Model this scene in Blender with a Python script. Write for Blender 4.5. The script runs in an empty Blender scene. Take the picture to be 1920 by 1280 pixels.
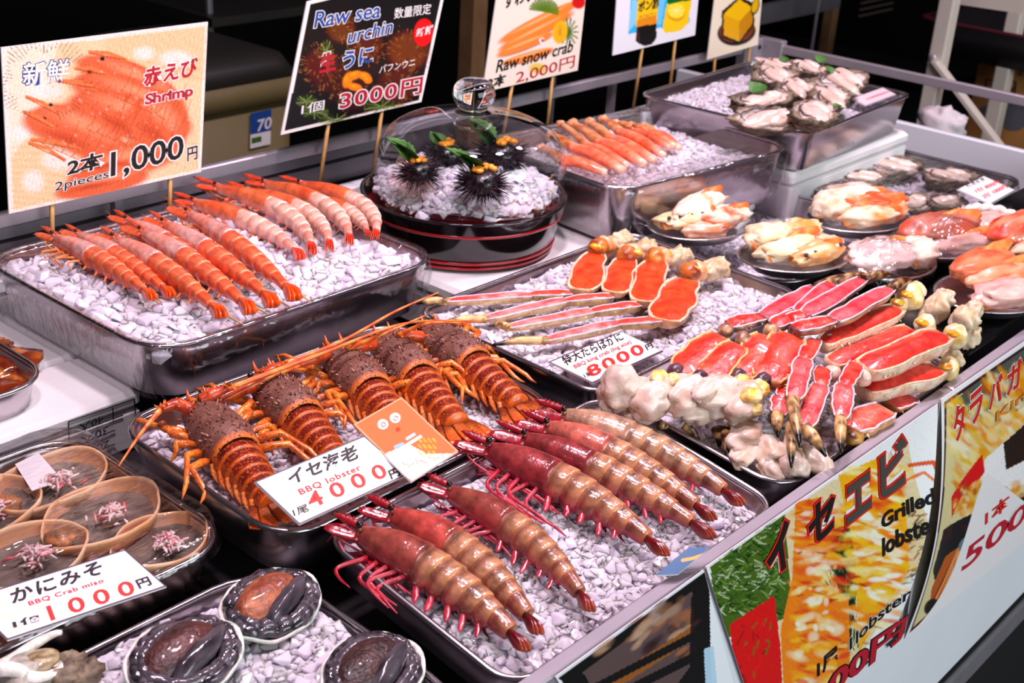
import bpy, bmesh, math, random
import numpy as np
from mathutils import Vector, Matrix, noise

SC = bpy.context.scene
COL = SC.collection
PI = math.pi

# ------------------------------------------------------------------ camera
CAMM = np.array([[0.65943793, -0.27823156, 0.69837584],
                 [-0.74956838, -0.31422044, 0.58259142],
                 [0.05734864, -0.90766333, -0.41576245]])     # columns: right, down, forward in the world
FPX = 2489.48                                                 # focal length in pixels of the 1920x1280 frame
CAM = np.array([0.0, 0.0, 1.5])
cam_data = bpy.data.cameras.new('camera')
cam_data.sensor_width = 36.0
cam_data.lens = FPX * 36.0 / 1920.0
cam_data.clip_start = 0.02
cam_data.dof.use_dof = True
cam_data.dof.focus_distance = 1.28
cam_data.dof.aperture_fstop = 11.0
cam = bpy.data.objects.new('camera', cam_data)
COL.objects.link(cam)
r_, d_, f_ = CAMM[:, 0], CAMM[:, 1], CAMM[:, 2]
cam.matrix_world = Matrix([[r_[0], -d_[0], -f_[0], CAM[0]], [r_[1], -d_[1], -f_[1], CAM[1]],
                           [r_[2], -d_[2], -f_[2], CAM[2]], [0, 0, 0, 1]])
SC.camera = cam

# ------------------------------------------------------------------ world, lamps, exposure
SC.view_settings.view_transform = 'Standard'
SC.view_settings.look = 'None'
SC.view_settings.gamma = 1.0
SC.view_settings.exposure = 0.0
SC.view_settings.use_curve_mapping = False
w = bpy.data.worlds.new('night_street')
SC.world = w
w.use_nodes = True
w.node_tree.nodes['Background'].inputs[0].default_value = (0.75, 0.72, 0.85, 1)
w.node_tree.nodes['Background'].inputs[1].default_value = 0.045


def lamp(name, kind, loc, aim, power, color, size=0.2, size_y=None):
    L = bpy.data.lights.new(name, kind)
    L.energy = power
    L.color = color
    if kind == 'AREA':
        L.size = size
        if size_y:
            L.shape = 'RECTANGLE'
            L.size_y = size_y
        else:
            L.shape = 'DISK'
    else:
        L.shadow_soft_size = size
    o = bpy.data.objects.new(name, L)
    COL.objects.link(o)
    o.location = loc
    o.rotation_euler = (Vector(aim) - Vector(loc)).to_track_quat('-Z', 'Y').to_euler()
    return o


# the stall's own LED bulbs hang in a row under its awning, tinted pink as fishmongers' lamps are
for k, (lx, ly, pw) in enumerate(((0.35, 0.62, 6.0), (0.95, 0.80, 7.6), (1.55, 0.66, 7.3), (2.2, 0.85, 5.0), (2.9, 0.7, 3.4))):
    L_ = lamp('stall_bulb', 'AREA', (lx, ly, 2.35), (lx, ly + 0.10, 0.8), pw, (1.0, 0.79, 0.93), 0.16)
    L_.data.spread = math.radians(115)
# daylight of the covered street falls on the customers' side
lamp('street_daylight', 'AREA', (1.2, -2.7, 1.9), (1.4, 0.5, 0.6), 118, (0.86, 0.94, 1.0), 3.2, 1.6)

# ------------------------------------------------------------------ pixel rays of the photograph (for measuring where things stand)


def ray(px, py):
    return CAMM @ np.array([(px - 960) / FPX, (py - 640) / FPX, 1.0])


def at(px, py, z):
    d = ray(px, py)
    return CAM + (z - CAM[2]) / d[2] * d


def ony(px, py, Y):
    d = ray(px, py)
    return CAM + Y / d[1] * d


def onx(px, py, X):
    d = ray(px, py)
    return CAM + X / d[0] * d


def onplane(px, py, P, N):
    d = ray(px, py)
    return CAM + float(np.dot(np.asarray(P) - CAM, N) / np.dot(d, N)) * d


def proj(P):
    c = (np.asarray(P, float) - CAM) @ CAMM
    return 960 + FPX * c[..., 0] / c[..., 2], 640 + FPX * c[..., 1] / c[..., 2]


# ------------------------------------------------------------------ colours and materials


def lin(h):
    h = h.lstrip('#')
    v = [int(h[i:i + 2], 16) / 255.0 for i in (0, 2, 4)]
    return np.array([(c / 12.92 if c <= 0.04045 else ((c + 0.055) / 1.055) ** 2.4) for c in v])


def mixc(a, b, t):
    t = np.clip(t, 0, 1)
    return a * (1 - t) + b * t


def nd(nt, typ, **kw):
    n = nt.nodes.new(typ)
    for k, v in kw.items():
        if k in n.inputs:
            n.inputs[k].default_value = v
        else:
            setattr(n, k, v)
    return n


def mat(name, color=None, rough=0.5, metal=0.0, vcol=False, var=0.0, vscale=40.0, bump=0.0, bscale=120.0, spec=0.5,
        trans=0.0, sss=0.0, coat=0.0, spots=None, spot_scale=200.0, ior=1.45, sss_col=None, emit=None):
    m = bpy.data.materials.new(name)
    m.use_nodes = True
    nt = m.node_tree
    b = nt.nodes['Principled BSDF']
    b.inputs['Roughness'].default_value = rough
    b.inputs['Metallic'].default_value = metal
    b.inputs['Specular IOR Level'].default_value = spec
    b.inputs['IOR'].default_value = ior
    b.inputs['Transmission Weight'].default_value = trans
    b.inputs['Coat Weight'].default_value = coat
    b.inputs['Coat Roughness'].default_value = 0.08
    if sss:
        b.inputs['Subsurface Weight'].default_value = sss
        b.inputs['Subsurface Radius'].default_value = (0.012, 0.006, 0.005)
        b.inputs['Subsurface Scale'].default_value = 0.5
    tc = nd(nt, 'ShaderNodeTexCoord')
    if vcol:
        a = nd(nt, 'ShaderNodeAttribute')
        a.attribute_name = 'Col'
        src = a.outputs['Color']
    else:
        rgb = nd(nt, 'ShaderNodeRGB')
        c = lin(color) if isinstance(color, str) else color
        rgb.outputs[0].default_value = (*c, 1)
        src = rgb.outputs[0]
    if var:
        n = nd(nt, 'ShaderNodeTexNoise', Scale=vscale, Detail=5.0)
        nt.links.new(tc.outputs['Object'], n.inputs['Vector'])
        mr = nd(nt, 'ShaderNodeMapRange')
        mr.inputs[1].default_value = 0.3
        mr.inputs[2].default_value = 0.7
        mr.inputs[3].default_value = 1 - var
        mr.inputs[4].default_value = 1 + var
        nt.links.new(n.outputs['Fac'], mr.inputs[0])
        mx = nd(nt, 'ShaderNodeVectorMath', operation='SCALE')
        nt.links.new(src, mx.inputs[0])
        nt.links.new(mr.outputs[0], mx.inputs['Scale'])
        src = mx.outputs[0]
    if spots is not None:
        v = nd(nt, 'ShaderNodeTexVoronoi', Scale=spot_scale)
        nt.links.new(tc.outputs['Object'], v.inputs['Vector'])
        mr = nd(nt, 'ShaderNodeMapRange')
        mr.inputs[1].default_value = 0.22
        mr.inputs[2].default_value = 0.34
        mr.inputs[3].default_value = 0.85
        mr.inputs[4].default_value = 0.0
        nt.links.new(v.outputs['Distance'], mr.inputs[0])
        mx = nd(nt, 'ShaderNodeMix', data_type='RGBA')
        nt.links.new(mr.outputs[0], mx.inputs[0])
        nt.links.new(src, mx.inputs[6])
        mx.inputs[7].default_value = (*lin(spots), 1)
        src = mx.outputs[2]
    nt.links.new(src, b.inputs['Base Color'])
    if bump:
        n = nd(nt, 'ShaderNodeTexNoise', Scale=bscale, Detail=4.0)
        nt.links.new(tc.outputs['Object'], n.inputs['Vector'])
        bp = nd(nt, 'ShaderNodeBump', Strength=bump, Distance=0.002)
        nt.links.new(n.outputs['Fac'], bp.inputs['Height'])
        nt.links.new(bp.outputs['Normal'], b.inputs['Normal'])
    return m


def film(name, tint=(1, 1, 1), gloss=0.10, fres=0.6, rough=0.08, bump=0.6, bscale=45.0, stretch=(1, 1, 1)):
    """thin clear sheet: mostly see-through, glossy at grazing angles, wrinkled"""
    m = bpy.data.materials.new(name)
    m.use_nodes = True
    nt = m.node_tree
    nt.nodes.remove(nt.nodes['Principled BSDF'])
    out = nt.nodes['Material Output']
    t = nd(nt, 'ShaderNodeBsdfTransparent')
    t.inputs[0].default_value = (*tint, 1)
    g = nd(nt, 'ShaderNodeBsdfGlossy', Roughness=rough)
    lw = nd(nt, 'ShaderNodeLayerWeight', Blend=0.25)
    mr = nd(nt, 'ShaderNodeMapRange')
    mr.inputs[3].default_value = gloss
    mr.inputs[4].default_value = fres
    mx = nd(nt, 'ShaderNodeMixShader')
    nt.links.new(lw.outputs['Facing'], mr.inputs[0])
    nt.links.new(mr.outputs[0], mx.inputs[0])
    nt.links.new(t.outputs[0], mx.inputs[1])
    nt.links.new(g.outputs[0], mx.inputs[2])
    nt.links.new(mx.outputs[0], out.inputs[0])
    if bump:
        tc = nd(nt, 'ShaderNodeTexCoord')
        mp = nd(nt, 'ShaderNodeMapping')
        mp.inputs['Scale'].default_value = stretch
        n = nd(nt, 'ShaderNodeTexNoise', Scale=bscale, Detail=3.0)
        bp = nd(nt, 'ShaderNodeBump', Strength=bump, Distance=0.006)
        nt.links.new(tc.outputs['Object'], mp.inputs[0])
        nt.links.new(mp.outputs[0], n.inputs['Vector'])
        nt.links.new(n.outputs['Fac'], bp.inputs['Height'])
        nt.links.new(bp.outputs['Normal'], g.inputs['Normal'])
        nt.links.new(bp.outputs['Normal'], lw.inputs['Normal'])
    return m


def ice_mat():
    m = mat('crushed_ice', np.array([0.87, 0.79, 0.93]), 0.10, spec=0.6, ior=1.31, trans=0.18, bump=0.2, bscale=110)
    b = m.node_tree.nodes['Principled BSDF']
    b.inputs['Subsurface Weight'].default_value = 1.0
    b.inputs['Subsurface Radius'].default_value = (0.9, 0.85, 1.0)
    b.inputs['Subsurface Scale'].default_value = 0.006
    return m


MT = {}
MT['prawn'] = mat('prawn_gloss', vcol=True, rough=0.2, var=0.5, vscale=75, bump=0.45, bscale=130, sss=0.08, coat=0.4)
MT['crabflesh'] = mat('red_crab_flesh', vcol=True, rough=0.3, var=0.34, vscale=130, bump=0.5, bscale=190, coat=0.25)
MT['steel'] = mat('stainless_steel', '#c4bcc0', 0.24, 1.0, bump=0.05, bscale=60)
MT['alu'] = mat('brushed_aluminium', '#b3aab2', 0.38, 0.55, var=0.06, vscale=20)
MT['alu_dull'] = mat('dull_aluminium', '#8d878d', 0.5, 0.55, var=0.08, vscale=20)
MT['panel'] = mat('white_laminate', '#e4e6ea', 0.35, var=0.02, vscale=8)
MT['foam'] = mat('styrofoam', '#dcdad8', 0.75, var=0.05, vscale=14, bump=0.25, bscale=300)
MT['ice'] = ice_mat()
MT['flesh'] = mat('shellfish_gloss', vcol=True, rough=0.24, var=0.36, vscale=95, bump=0.45, bscale=150, sss=0.10, coat=0.35)
MT['shell'] = mat('shell_gloss', vcol=True, rough=0.3, var=0.25, vscale=140, bump=0.4, bscale=220, coat=0.2)
MT['spiny'] = mat('speckled_carapace', vcol=True, rough=0.42, var=0.25, vscale=120, bump=0.7, bscale=170, spots='#2a1210', spot_scale=260)
MT['lobtail'] = mat('speckled_tail_shell', vcol=True, rough=0.3, var=0.25, vscale=150, bump=0.3, bscale=200, coat=0.25, spots='#45120a', spot_scale=420)
MT['lobabd'] = mat('dotted_tail_shell', vcol=True, rough=0.3, var=0.3, vscale=150, bump=0.3, bscale=200, coat=0.25, spots='#cf5f22', spot_scale=330)
MT['abfoot'] = mat('abalone_foot', vcol=True, rough=0.4, var=0.4, vscale=160, bump=1.0, bscale=220, coat=0.2)
MT['crabshell'] = mat('orange_crab_shell', vcol=True, rough=0.38, var=0.12, vscale=45, bump=0.2, bscale=90, sss=0.1)
MT['meat'] = mat('white_crab_meat', vcol=True, rough=0.36, var=0.14, vscale=70, bump=0.5, bscale=120, sss=0.2, coat=0.2)
MT['oyster_shell'] = mat('rough_oyster_shell', vcol=True, rough=0.65, var=0.5, vscale=60, bump=1.0, bscale=110)
MT['wet'] = mat('wet_flesh', vcol=True, rough=0.16, var=0.15, vscale=50, bump=0.3, bscale=60, sss=0.15, coat=0.4)
MT['matte'] = mat('matte_colour', vcol=True, rough=0.7, var=0.08, vscale=40)
MT['print'] = mat('printed_paper', vcol=True, rough=0.32, coat=0.15)
MT['leaf'] = mat('green_leaf', '#3f6d26', 0.5, var=0.4, vscale=120, bump=0.3, bscale=200)
MT['black'] = mat('black_gloss', '#0b0a0b', 0.15)
MT['ink'] = mat('black_ink', '#15110f', 0.5)
MT['red_ink'] = mat('red_ink', '#d4210f', 0.5)
MT['crimson_ink'] = mat('crimson_ink', '#b8162a', 0.5)
MT['orange_ink'] = mat('orange_ink', '#e0872a', 0.5)
MT['blue_ink'] = mat('blue_ink', '#1d4a94', 0.5)
MT['white_ink'] = mat('white_ink', '#f1ece8', 0.5)
MT['grey_ink'] = mat('grey_ink', '#c9c2c2', 0.5)
MT['paper'] = mat('white_card', '#f4eeee', 0.35, coat=0.2)
MT['bamboo'] = mat('bamboo_stick', '#c79a5c', 0.6, var=0.2, vscale=60)
MT['wood'] = mat('pale_timber', '#8a6743', 0.7, var=0.25, vscale=12)
MT['lacquer'] = mat('black_lacquer', '#120a0c', 0.12, coat=0.6)
MT['lacquer_red'] = mat('red_lacquer', '#a3131b', 0.18, coat=0.5)
MT['glass'] = film('clear_glass', (0.97, 0.98, 0.98), 0.035, 0.75, 0.01, 0.0)
MT['wrap'] = film('cling_film', (0.95, 0.94, 0.95), 0.05, 0.55, 0.10, 0.9, 18.0, (1, 5, 1))
MT['foil'] = mat('pressed_foil', '#cfcacb', 0.30, 1.0, bump=0.9, bscale=60)
MT['dark'] = mat('dark_void', '#0a0809', 0.9)
MT['asphalt'] = mat('asphalt', '#2c2a2a', 0.85, var=0.8, vscale=420, bump=1.0, bscale=400)
MT['tub_grey'] = mat('grey_plastic', '#74663f', 0.5, var=0.08, vscale=6)
MT['tub_lid'] = mat('dark_grey_lid', '#2c2925', 0.5, var=0.1, vscale=6)
MT['card'] = mat('cardboard', '#b07a40', 0.8, var=0.12, vscale=14)
MT['cream_paint'] = mat('cream_paint', '#cfc4b6', 0.45)


# ------------------------------------------------------------------ mesh building


class MB:
    def __init__(self):
        self.v = []
        self.f = []
        self.c = []
        self.n = 0

    def add(self, verts, faces, col=(0.5, 0.5, 0.5)):
        verts = np.asarray(verts, float).reshape(-1, 3)
        col = np.asarray(col, float)
        if col.ndim == 1:
            col = np.tile(col, (len(verts), 1))
        self.v.append(verts)
        self.c.append(col)
        k = self.n
        self.f.extend([tuple(i + k for i in f) for f in faces])
        self.n += len(verts)
        return self

    def build(self, name, m, parent=None, smooth=True, loc=None, mtx=None):
        V = np.concatenate(self.v)
        C = np.concatenate(self.c)
        me = bpy.data.meshes.new(name)
        me.from_pydata(V.tolist(), [], self.f)
        a = me.color_attributes.new('Col', 'FLOAT_COLOR', 'POINT')
        a.data.foreach_set('color', np.concatenate([np.clip(C, 0, 1), np.ones((len(C), 1))], 1).ravel().astype(np.float32))
        if smooth:
            me.polygons.foreach_set('use_smooth', np.ones(len(me.polygons), dtype=bool))
        me.materials.append(MT[m] if isinstance(m, str) else m)
        me.update()
        o = bpy.data.objects.new(name, me)
        COL.objects.link(o)
        if parent is not None:
            o.parent = parent
        if loc is not None:
            o.location = loc
        if mtx is not None:
            o.matrix_world = mtx
        return o


def tag(o, label, cat, group=None, kind=None):
    o['label'] = label
    o['category'] = cat
    if group:
        o['group'] = group
    if kind:
        o['kind'] = kind
    return o


def thing(name, label, cat, mtx=None, group=None, kind=None):
    o = bpy.data.objects.new(name, None)
    o.empty_display_size = 0.02
    COL.objects.link(o)
    if mtx is not None:
        if isinstance(mtx, Matrix):
            o.matrix_world = mtx
        else:
            o.location = mtx
    return tag(o, label, cat, group, kind)


def copy_tree(o, parent=None):
    c = o.copy()
    COL.objects.link(c)
    if parent is not None:
        c.parent = parent
    for ch in list(o.children):
        copy_tree(ch, c)
    return c


def unit(v):
    v = np.asarray(v, float)
    return v / (np.linalg.norm(v) + 1e-12)


def frame(o, x, z):
    """matrix with local x along x and local z near z"""
    x = unit(x)
    z = np.asarray(z, float)
    z = unit(z - x * np.dot(x, z))
    y = np.cross(z, x)
    return Matrix([[x[0], y[0], z[0], o[0]], [x[1], y[1], z[1], o[1]], [x[2], y[2], z[2], o[2]], [0, 0, 0, 1]])


def loft(rings, closed=True, cap0=True, cap1=True):
    R = np.asarray(rings, float)
    m, n = R.shape[:2]
    F = []
    for i in range(m - 1):
        for j in range(n if closed else n - 1):
            k = (j + 1) % n
            F.append((i * n + j, i * n + k, (i + 1) * n + k, (i + 1) * n + j))
    if cap0:
        F.append(tuple(range(n - 1, -1, -1)))
    if cap1:
        F.append(tuple((m - 1) * n + j for j in range(n)))
    return R.reshape(-1, 3), F


def spl(P, k=6):
    P = [np.asarray(p, float) for p in P]
    if len(P) < 3:
        return np.array([P[0] + (P[1] - P[0]) * t for t in np.linspace(0, 1, k + 1)])
    Q = [2 * P[0] - P[1]] + P + [2 * P[-1] - P[-2]]
    out = []
    for i in range(1, len(Q) - 2):
        a, b, c, d = Q[i - 1], Q[i], Q[i + 1], Q[i + 2]
        for t in np.linspace(0, 1, k, endpoint=False):
            out.append(0.5 * (2 * b + (c - a) * t + (2 * a - 5 * b + 4 * c - d) * t * t + (3 * b - a - 3 * c + d) * t ** 3))
    out.append(P[-1])
    return np.array(out)


def tube(P, R, n=6, flat=1.0, up=(0, 0, 1)):
    P = np.asarray(P, float)
    m = len(P)
    R = np.interp(np.linspace(0, 1, m), np.linspace(0, 1, len(R)), R) if np.ndim(R) else np.full(m, R)
    T = np.gradient(P, axis=0)
    rings = []
    u = np.asarray(up, float)
    for i in range(m):
        t = unit(T[i])
        s = np.cross(t, u)
        if np.linalg.norm(s) < 1e-4:
            s = np.cross(t, (1, 0.3, 0))
        s = unit(s)
        q = np.cross(s, t)
        rings.append([P[i] + R[i] * (math.cos(a) * s + flat * math.sin(a) * q) for a in np.linspace(0, 2 * PI, n, endpoint=False)])
    return loft(rings)


def leafblade(p, d, nrm, L, W, T, k=7, curl=0.0, tipw=0.25, root=0.35):
    """flat lens-shaped blade from p along d, face normal nrm"""
    d = unit(d)
    nrm = unit(np.asarray(nrm, float) - d * np.dot(d, nrm))
    s = np.cross(d, nrm)
    rings = []
    for t in np.linspace(0, 1, k):
        wd = W * (root + (1 - root) * math.sin(PI * min(1, 0.12 + t * 0.62))) * (1 if t < 0.75 else (1 - (t - 0.75) * 4 * (1 - tipw)))
        th = T * (1 - 0.6 * t)
        c = np.asarray(p, float) + d * L * t + nrm * curl * L * t * t
        rings.append([c + s * wd * math.cos(a) * 0.5 + nrm * th * math.sin(a) * 0.5 for a in np.linspace(0, 2 * PI, 8, endpoint=False)])
    return loft(rings)


def sphere(c, r, nu=10, nv=7):
    r = np.ones(3) * r
    rings = []
    for i in range(nv):
        th = PI * (0.03 + 0.94 * i / (nv - 1))
        rings.append([(c[0] + r[0] * math.sin(th) * math.cos(a), c[1] + r[1] * math.sin(th) * math.sin(a), c[2] + r[2] * math.cos(th)) for a in np.linspace(0, 2 * PI, nu, endpoint=False)])
    return loft(rings)


def boxv(x0, x1, y0, y1, z0, z1):
    v = [(x, y, z) for z in (z0, z1) for x, y in ((x0, y0), (x1, y0), (x1, y1), (x0, y1))]
    return v, [(3, 2, 1, 0), (4, 5, 6, 7), (0, 1, 5, 4), (1, 2, 6, 5), (2, 3, 7, 6), (3, 0, 4, 7)]


def bevbox(x0, x1, y0, y1, z0, z1, b=0.003):
    rings = []
    for z, i in ((z0, b), (z0 + b, 0), (z1 - b, 0), (z1, b)):
        rings.append(rrect((x1 - x0) - 2 * i, (y1 - y0) - 2 * i, max(b, 1e-4), 3, z, ((x0 + x1) / 2, (y0 + y1) / 2)))
    return loft(rings)


def rrect(lx, ly, r, k=6, z=0.0, c=(0, 0)):
    out = []
    for cx, cy, a0 in ((lx / 2 - r, ly / 2 - r, 0), (-lx / 2 + r, ly / 2 - r, PI / 2), (-lx / 2 + r, -ly / 2 + r, PI), (lx / 2 - r, -ly / 2 + r, 1.5 * PI)):
        for a in np.linspace(0, PI / 2, k):
            out.append((c[0] + cx + r * math.cos(a + a0), c[1] + cy + r * math.sin(a + a0), z))
    return out


def bar(p0, p1, wd, ht, up=(0, 0, 1)):
    p0, p1 = np.asarray(p0, float), np.asarray(p1, float)
    d = unit(p1 - p0)
    s = unit(np.cross(d, up))
    u = np.cross(s, d)
    return loft([[p + s * a * wd / 2 + u * b * ht / 2 for a, b in ((-1, -1), (1, -1), (1, 1), (-1, 1))] for p in (p0, p1)])


def fbm(p, sc, oct_=3):
    return noise.fractal(Vector(p) * sc, 1.0, 2.0, oct_)


def lumpy(c, r, seed, amp=0.25, sc=1.0, nu=18, nv=12, col=(0.8, 0.75, 0.7), col2=None, rot=0.0, fold=0.0):
    """irregular lump: ellipsoid pushed by noise; returns verts, faces, colours"""
    V, F = sphere((0, 0, 0), 1.0, nu, nv)
    r = np.ones(3) * r
    C = np.zeros((len(V), 3))
    cr, sr = math.cos(rot), math.sin(rot)
    col = np.asarray(col)
    col2 = col if col2 is None else np.asarray(col2)
    out = np.zeros_like(V)
    for i, p in enumerate(V):
        n = fbm(p + seed * 7.3, sc * 1.5, 3)
        if fold:
            n += fold * math.sin(9 * p[0] + 5 * p[1] + seed + 3 * n)
        q = p * (1 + amp * n) * r
        out[i] = (c[0] + q[0] * cr - q[1] * sr, c[1] + q[0] * sr + q[1] * cr, c[2] + q[2])
        C[i] = mixc(col, col2, 0.5 + 0.9 * fbm(p * 1.3 + seed * 3.1, sc, 2))
    return out, F, C


# ------------------------------------------------------------------ lettering


def text2d(body, weight=0.0, shear=0.0, spacing=1.0):
    cu = bpy.data.curves.new('lettering', 'FONT')
    cu.body = body
    cu.size = 1.0
    cu.offset = weight
    cu.shear = shear
    cu.space_character = spacing
    cu.resolution_u = 3
    o = bpy.data.objects.new('lettering', cu)
    COL.objects.link(o)
    dg = bpy.context.evaluated_depsgraph_get()
    me = bpy.data.meshes.new_from_object(o.evaluated_get(dg))
    V = np.zeros(len(me.vertices) * 3)
    me.vertices.foreach_get('co', V)
    F = [tuple(p.vertices) for p in me.polygons]
    bpy.data.objects.remove(o)
    bpy.data.curves.remove(cu)
    bpy.data.meshes.remove(me)
    return V.reshape(-1, 3)[:, :2], F


def put_text(parent, body, fn, bl, br, tl, m, nrm, weight=0.0, shear=0.0, spacing=1.0, off=0.0004, outline=None, owt=0.03, ocol='white_ink', inv=None):
    """lettering whose box runs bl -> br along its foot and bl -> tl up its side; fn turns a pixel of the photo into a point of the sheet"""
    P0, P1, P2 = fn(*bl), fn(*br), fn(*tl)
    base, F0 = text2d(body, weight, shear, spacing)
    if len(base) == 0:
        return
    lo, hi = base.min(0), base.max(0)
    nrm = np.asarray(nrm)
    jobs = ([(weight + owt, ocol, off * 0.6)] if outline else []) + [(weight, m, off)]
    for wt, mm, of in jobs:
        V, F = (base, F0) if wt == weight else text2d(body, wt, shear, spacing)
        q = (V - lo) / (hi - lo)
        W = P0 + q[:, :1] * (P1 - P0) + q[:, 1:] * (P2 - P0) + nrm * of
        if inv is not None:
            W = inv(W)
        MB().add(W, F).build('lettering', mm, parent, smooth=False)


# ------------------------------------------------------------------ printed pictures: colour laid on a fine sheet


class Print:
    def __init__(self, X, Y, base):
        self.X, self.Y = X, Y
        self.C = np.tile(lin(base), X.shape + (1,)).astype(float)

    def _put(self, mask, col, a=1.0):
        m = (mask * a)[..., None]
        self.C = self.C * (1 - m) + np.asarray(lin(col) if isinstance(col, str) else col) * m

    def rect(self, x0, y0, x1, y1, col, a=1.0):
        self._put(((self.X > x0) & (self.X < x1) & (self.Y > y0) & (self.Y < y1)).astype(float), col, a)

    def ell(self, cx, cy, rx, ry, ang, col, a=1.0, soft=0.12, bend=0.0):
        c, s = math.cos(math.radians(ang)), math.sin(math.radians(ang))
        dx, dy = self.X - cx, self.Y - cy
        u = (dx * c + dy * s) / rx
        v = (-dx * s + dy * c) / ry + bend * u * u
        self._put(np.clip((1 - np.sqrt(u * u + v * v)) / soft, 0, 1), col, a)

    def poly(self, pts, col, a=1.0):
        X, Y = self.X, self.Y
        inside = np.zeros(X.shape, bool)
        n = len(pts)
        for i in range(n):
            (x0, y0), (x1, y1) = pts[i], pts[(i + 1) % n]
            if y0 == y1:
                continue
            cond = ((y0 > Y) != (y1 > Y)) & (X < (x1 - x0) * (Y - y0) / (y1 - y0) + x0)
            inside ^= cond
        self._put(inside.astype(float), col, a)

    def line(self, pts, wd, col, a=1.0):
        D = np.full(self.X.shape, 1e9)
        for (x0, y0), (x1, y1) in zip(pts[:-1], pts[1:]):
            L2 = (x1 - x0) ** 2 + (y1 - y0) ** 2 + 1e-9
            t = np.clip(((self.X - x0) * (x1 - x0) + (self.Y - y0) * (y1 - y0)) / L2, 0, 1)
            D = np.minimum(D, np.hypot(self.X - x0 - t * (x1 - x0), self.Y - y0 - t * (y1 - y0)))
        self._put(np.clip((wd / 2 - D) / 0.8 + 0.5, 0, 1), col, a)

    def speckle(self, amt, sx=9.0, sy=9.0, seed=1, mask=None):
        rs = np.random.RandomState(seed)
        n = np.zeros(self.X.shape)
        for k in range(7):
            a = rs.rand() * 6.3
            f1, f2 = (0.5 + rs.rand()) / sx, (0.5 + rs.rand()) / sy
            n += np.sin(self.X * f1 * math.cos(a) * 6 + self.Y * f2 * math.sin(a) * 6 + rs.rand() * 6 + 1.5 * np.sin(self.Y * f1 * 2.3 + k))
        n /= 3.5
        m = 1.0 if mask is None else mask
        self.C = np.clip(self.C * (1 + amt * n * m)[..., None], 0, 1)


def sheet(P00, P10, P01, P11, nu, nv, bulge=None):
    """grid of points between four corners (top-left, top-right, bottom-left, bottom-right)"""
    u = np.linspace(0, 1, nu)[None, :, None]
    v = np.linspace(0, 1, nv)[:, None, None]
    G = (1 - v) * ((1 - u) * P00 + u * P10) + v * ((1 - u) * P01 + u * P11)
    if bulge is not None:
        G = G + bulge(u, v)
    return G


def grid_faces(nu, nv):
    return [(j * nu + i, (j + 1) * nu + i, (j + 1) * nu + i + 1, j * nu + i + 1) for j in range(nv - 1) for i in range(nu - 1)]

# ================================================================== setting: ground and the back of the shop, its unlit darkness put into the colour
g = MB().add(*boxv(-4, 7, -3, 8, -0.05, 0.0), lin('#2c2a2a')).build('ground', 'asphalt')
g['kind'] = 'structure'
g = MB().add(*boxv(-3, 7, 4.6, 4.7, 0, 3.2)).build('wall_back', 'dark')
g['kind'] = 'structure'
g = MB().add(*boxv(6.9, 7, -0.5, 4.6, 0, 3.2)).build('wall_right', 'dark')
g['kind'] = 'structure'
g = MB().add(*boxv(-3, 6.9, 1.5, 4.6, 0.001, 0.012)).build('floor', 'dark')  # dark sheet over the ground, interior shade put into its colour
g['kind'] = 'structure'

# ================================================================== the stall itself
FY, RZ = 0.488, 0.85
stall = thing('market_stall', 'white fronted seafood stall counter with aluminium rails, carrying all the trays', 'stall', (0.9, 0.9, 0.0))


def part(mb, name, m, root, smooth=False, label=None):
    """part given in world coordinates, hung under root"""
    Mi = root.matrix_world.inverted()
    V = np.concatenate(mb.v)
    V = V @ np.array(Mi.to_3x3()).T + np.array(Mi.translation)
    q = MB()
    q.v, q.c, q.f, q.n = [V], mb.c, mb.f, mb.n
    o = q.build(name, m, root, smooth)
    if label:
        o['label'] = label
    return o


bpy.context.view_layer.update()
stall.matrix_world = Matrix.Translation((0.9, 0.9, 0.0))
DX0, DX1 = -0.5, 2.447
part(MB().add(*boxv(DX0, 3.2, FY, FY + 0.012, 0.324, RZ - 0.012), lin('#e6e8ee')), 'front_panel', 'panel', stall)
part(MB().add(*bevbox(DX0, 1.372, FY - 0.002, FY + 0.013, RZ - 0.014, RZ, 0.002)), 'front_rail', 'alu', stall)
part(MB().add(*bevbox(1.374, 3.2, FY - 0.002, FY + 0.013, RZ - 0.014, RZ + 0.001, 0.002)), 'front_rail', 'alu', stall)
part(MB().add(*boxv(DX0, 3.2, FY - 0.004, FY, 0.318, 0.322), lin('#333333')), 'trim_seam', 'dark', stall)
part(MB().add(*boxv(DX0, 3.2, FY - 0.012, FY + 0.01, 0.282, 0.318)), 'bottom_trim', 'alu_dull', stall)
part(MB().add(*boxv(DX0, 3.2, FY + 0.02, FY + 0.03, 0.0, 0.3)), 'plinth', 'dark', stall)
part(MB().add(*bevbox(DX1, DX1 + 0.016, FY + 0.012, 1.62, 0.60, RZ, 0.003)), 'end_panel', 'panel', stall)


def deckz(y):
    return 0.758 + (y - 0.5) * 0.04


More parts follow.
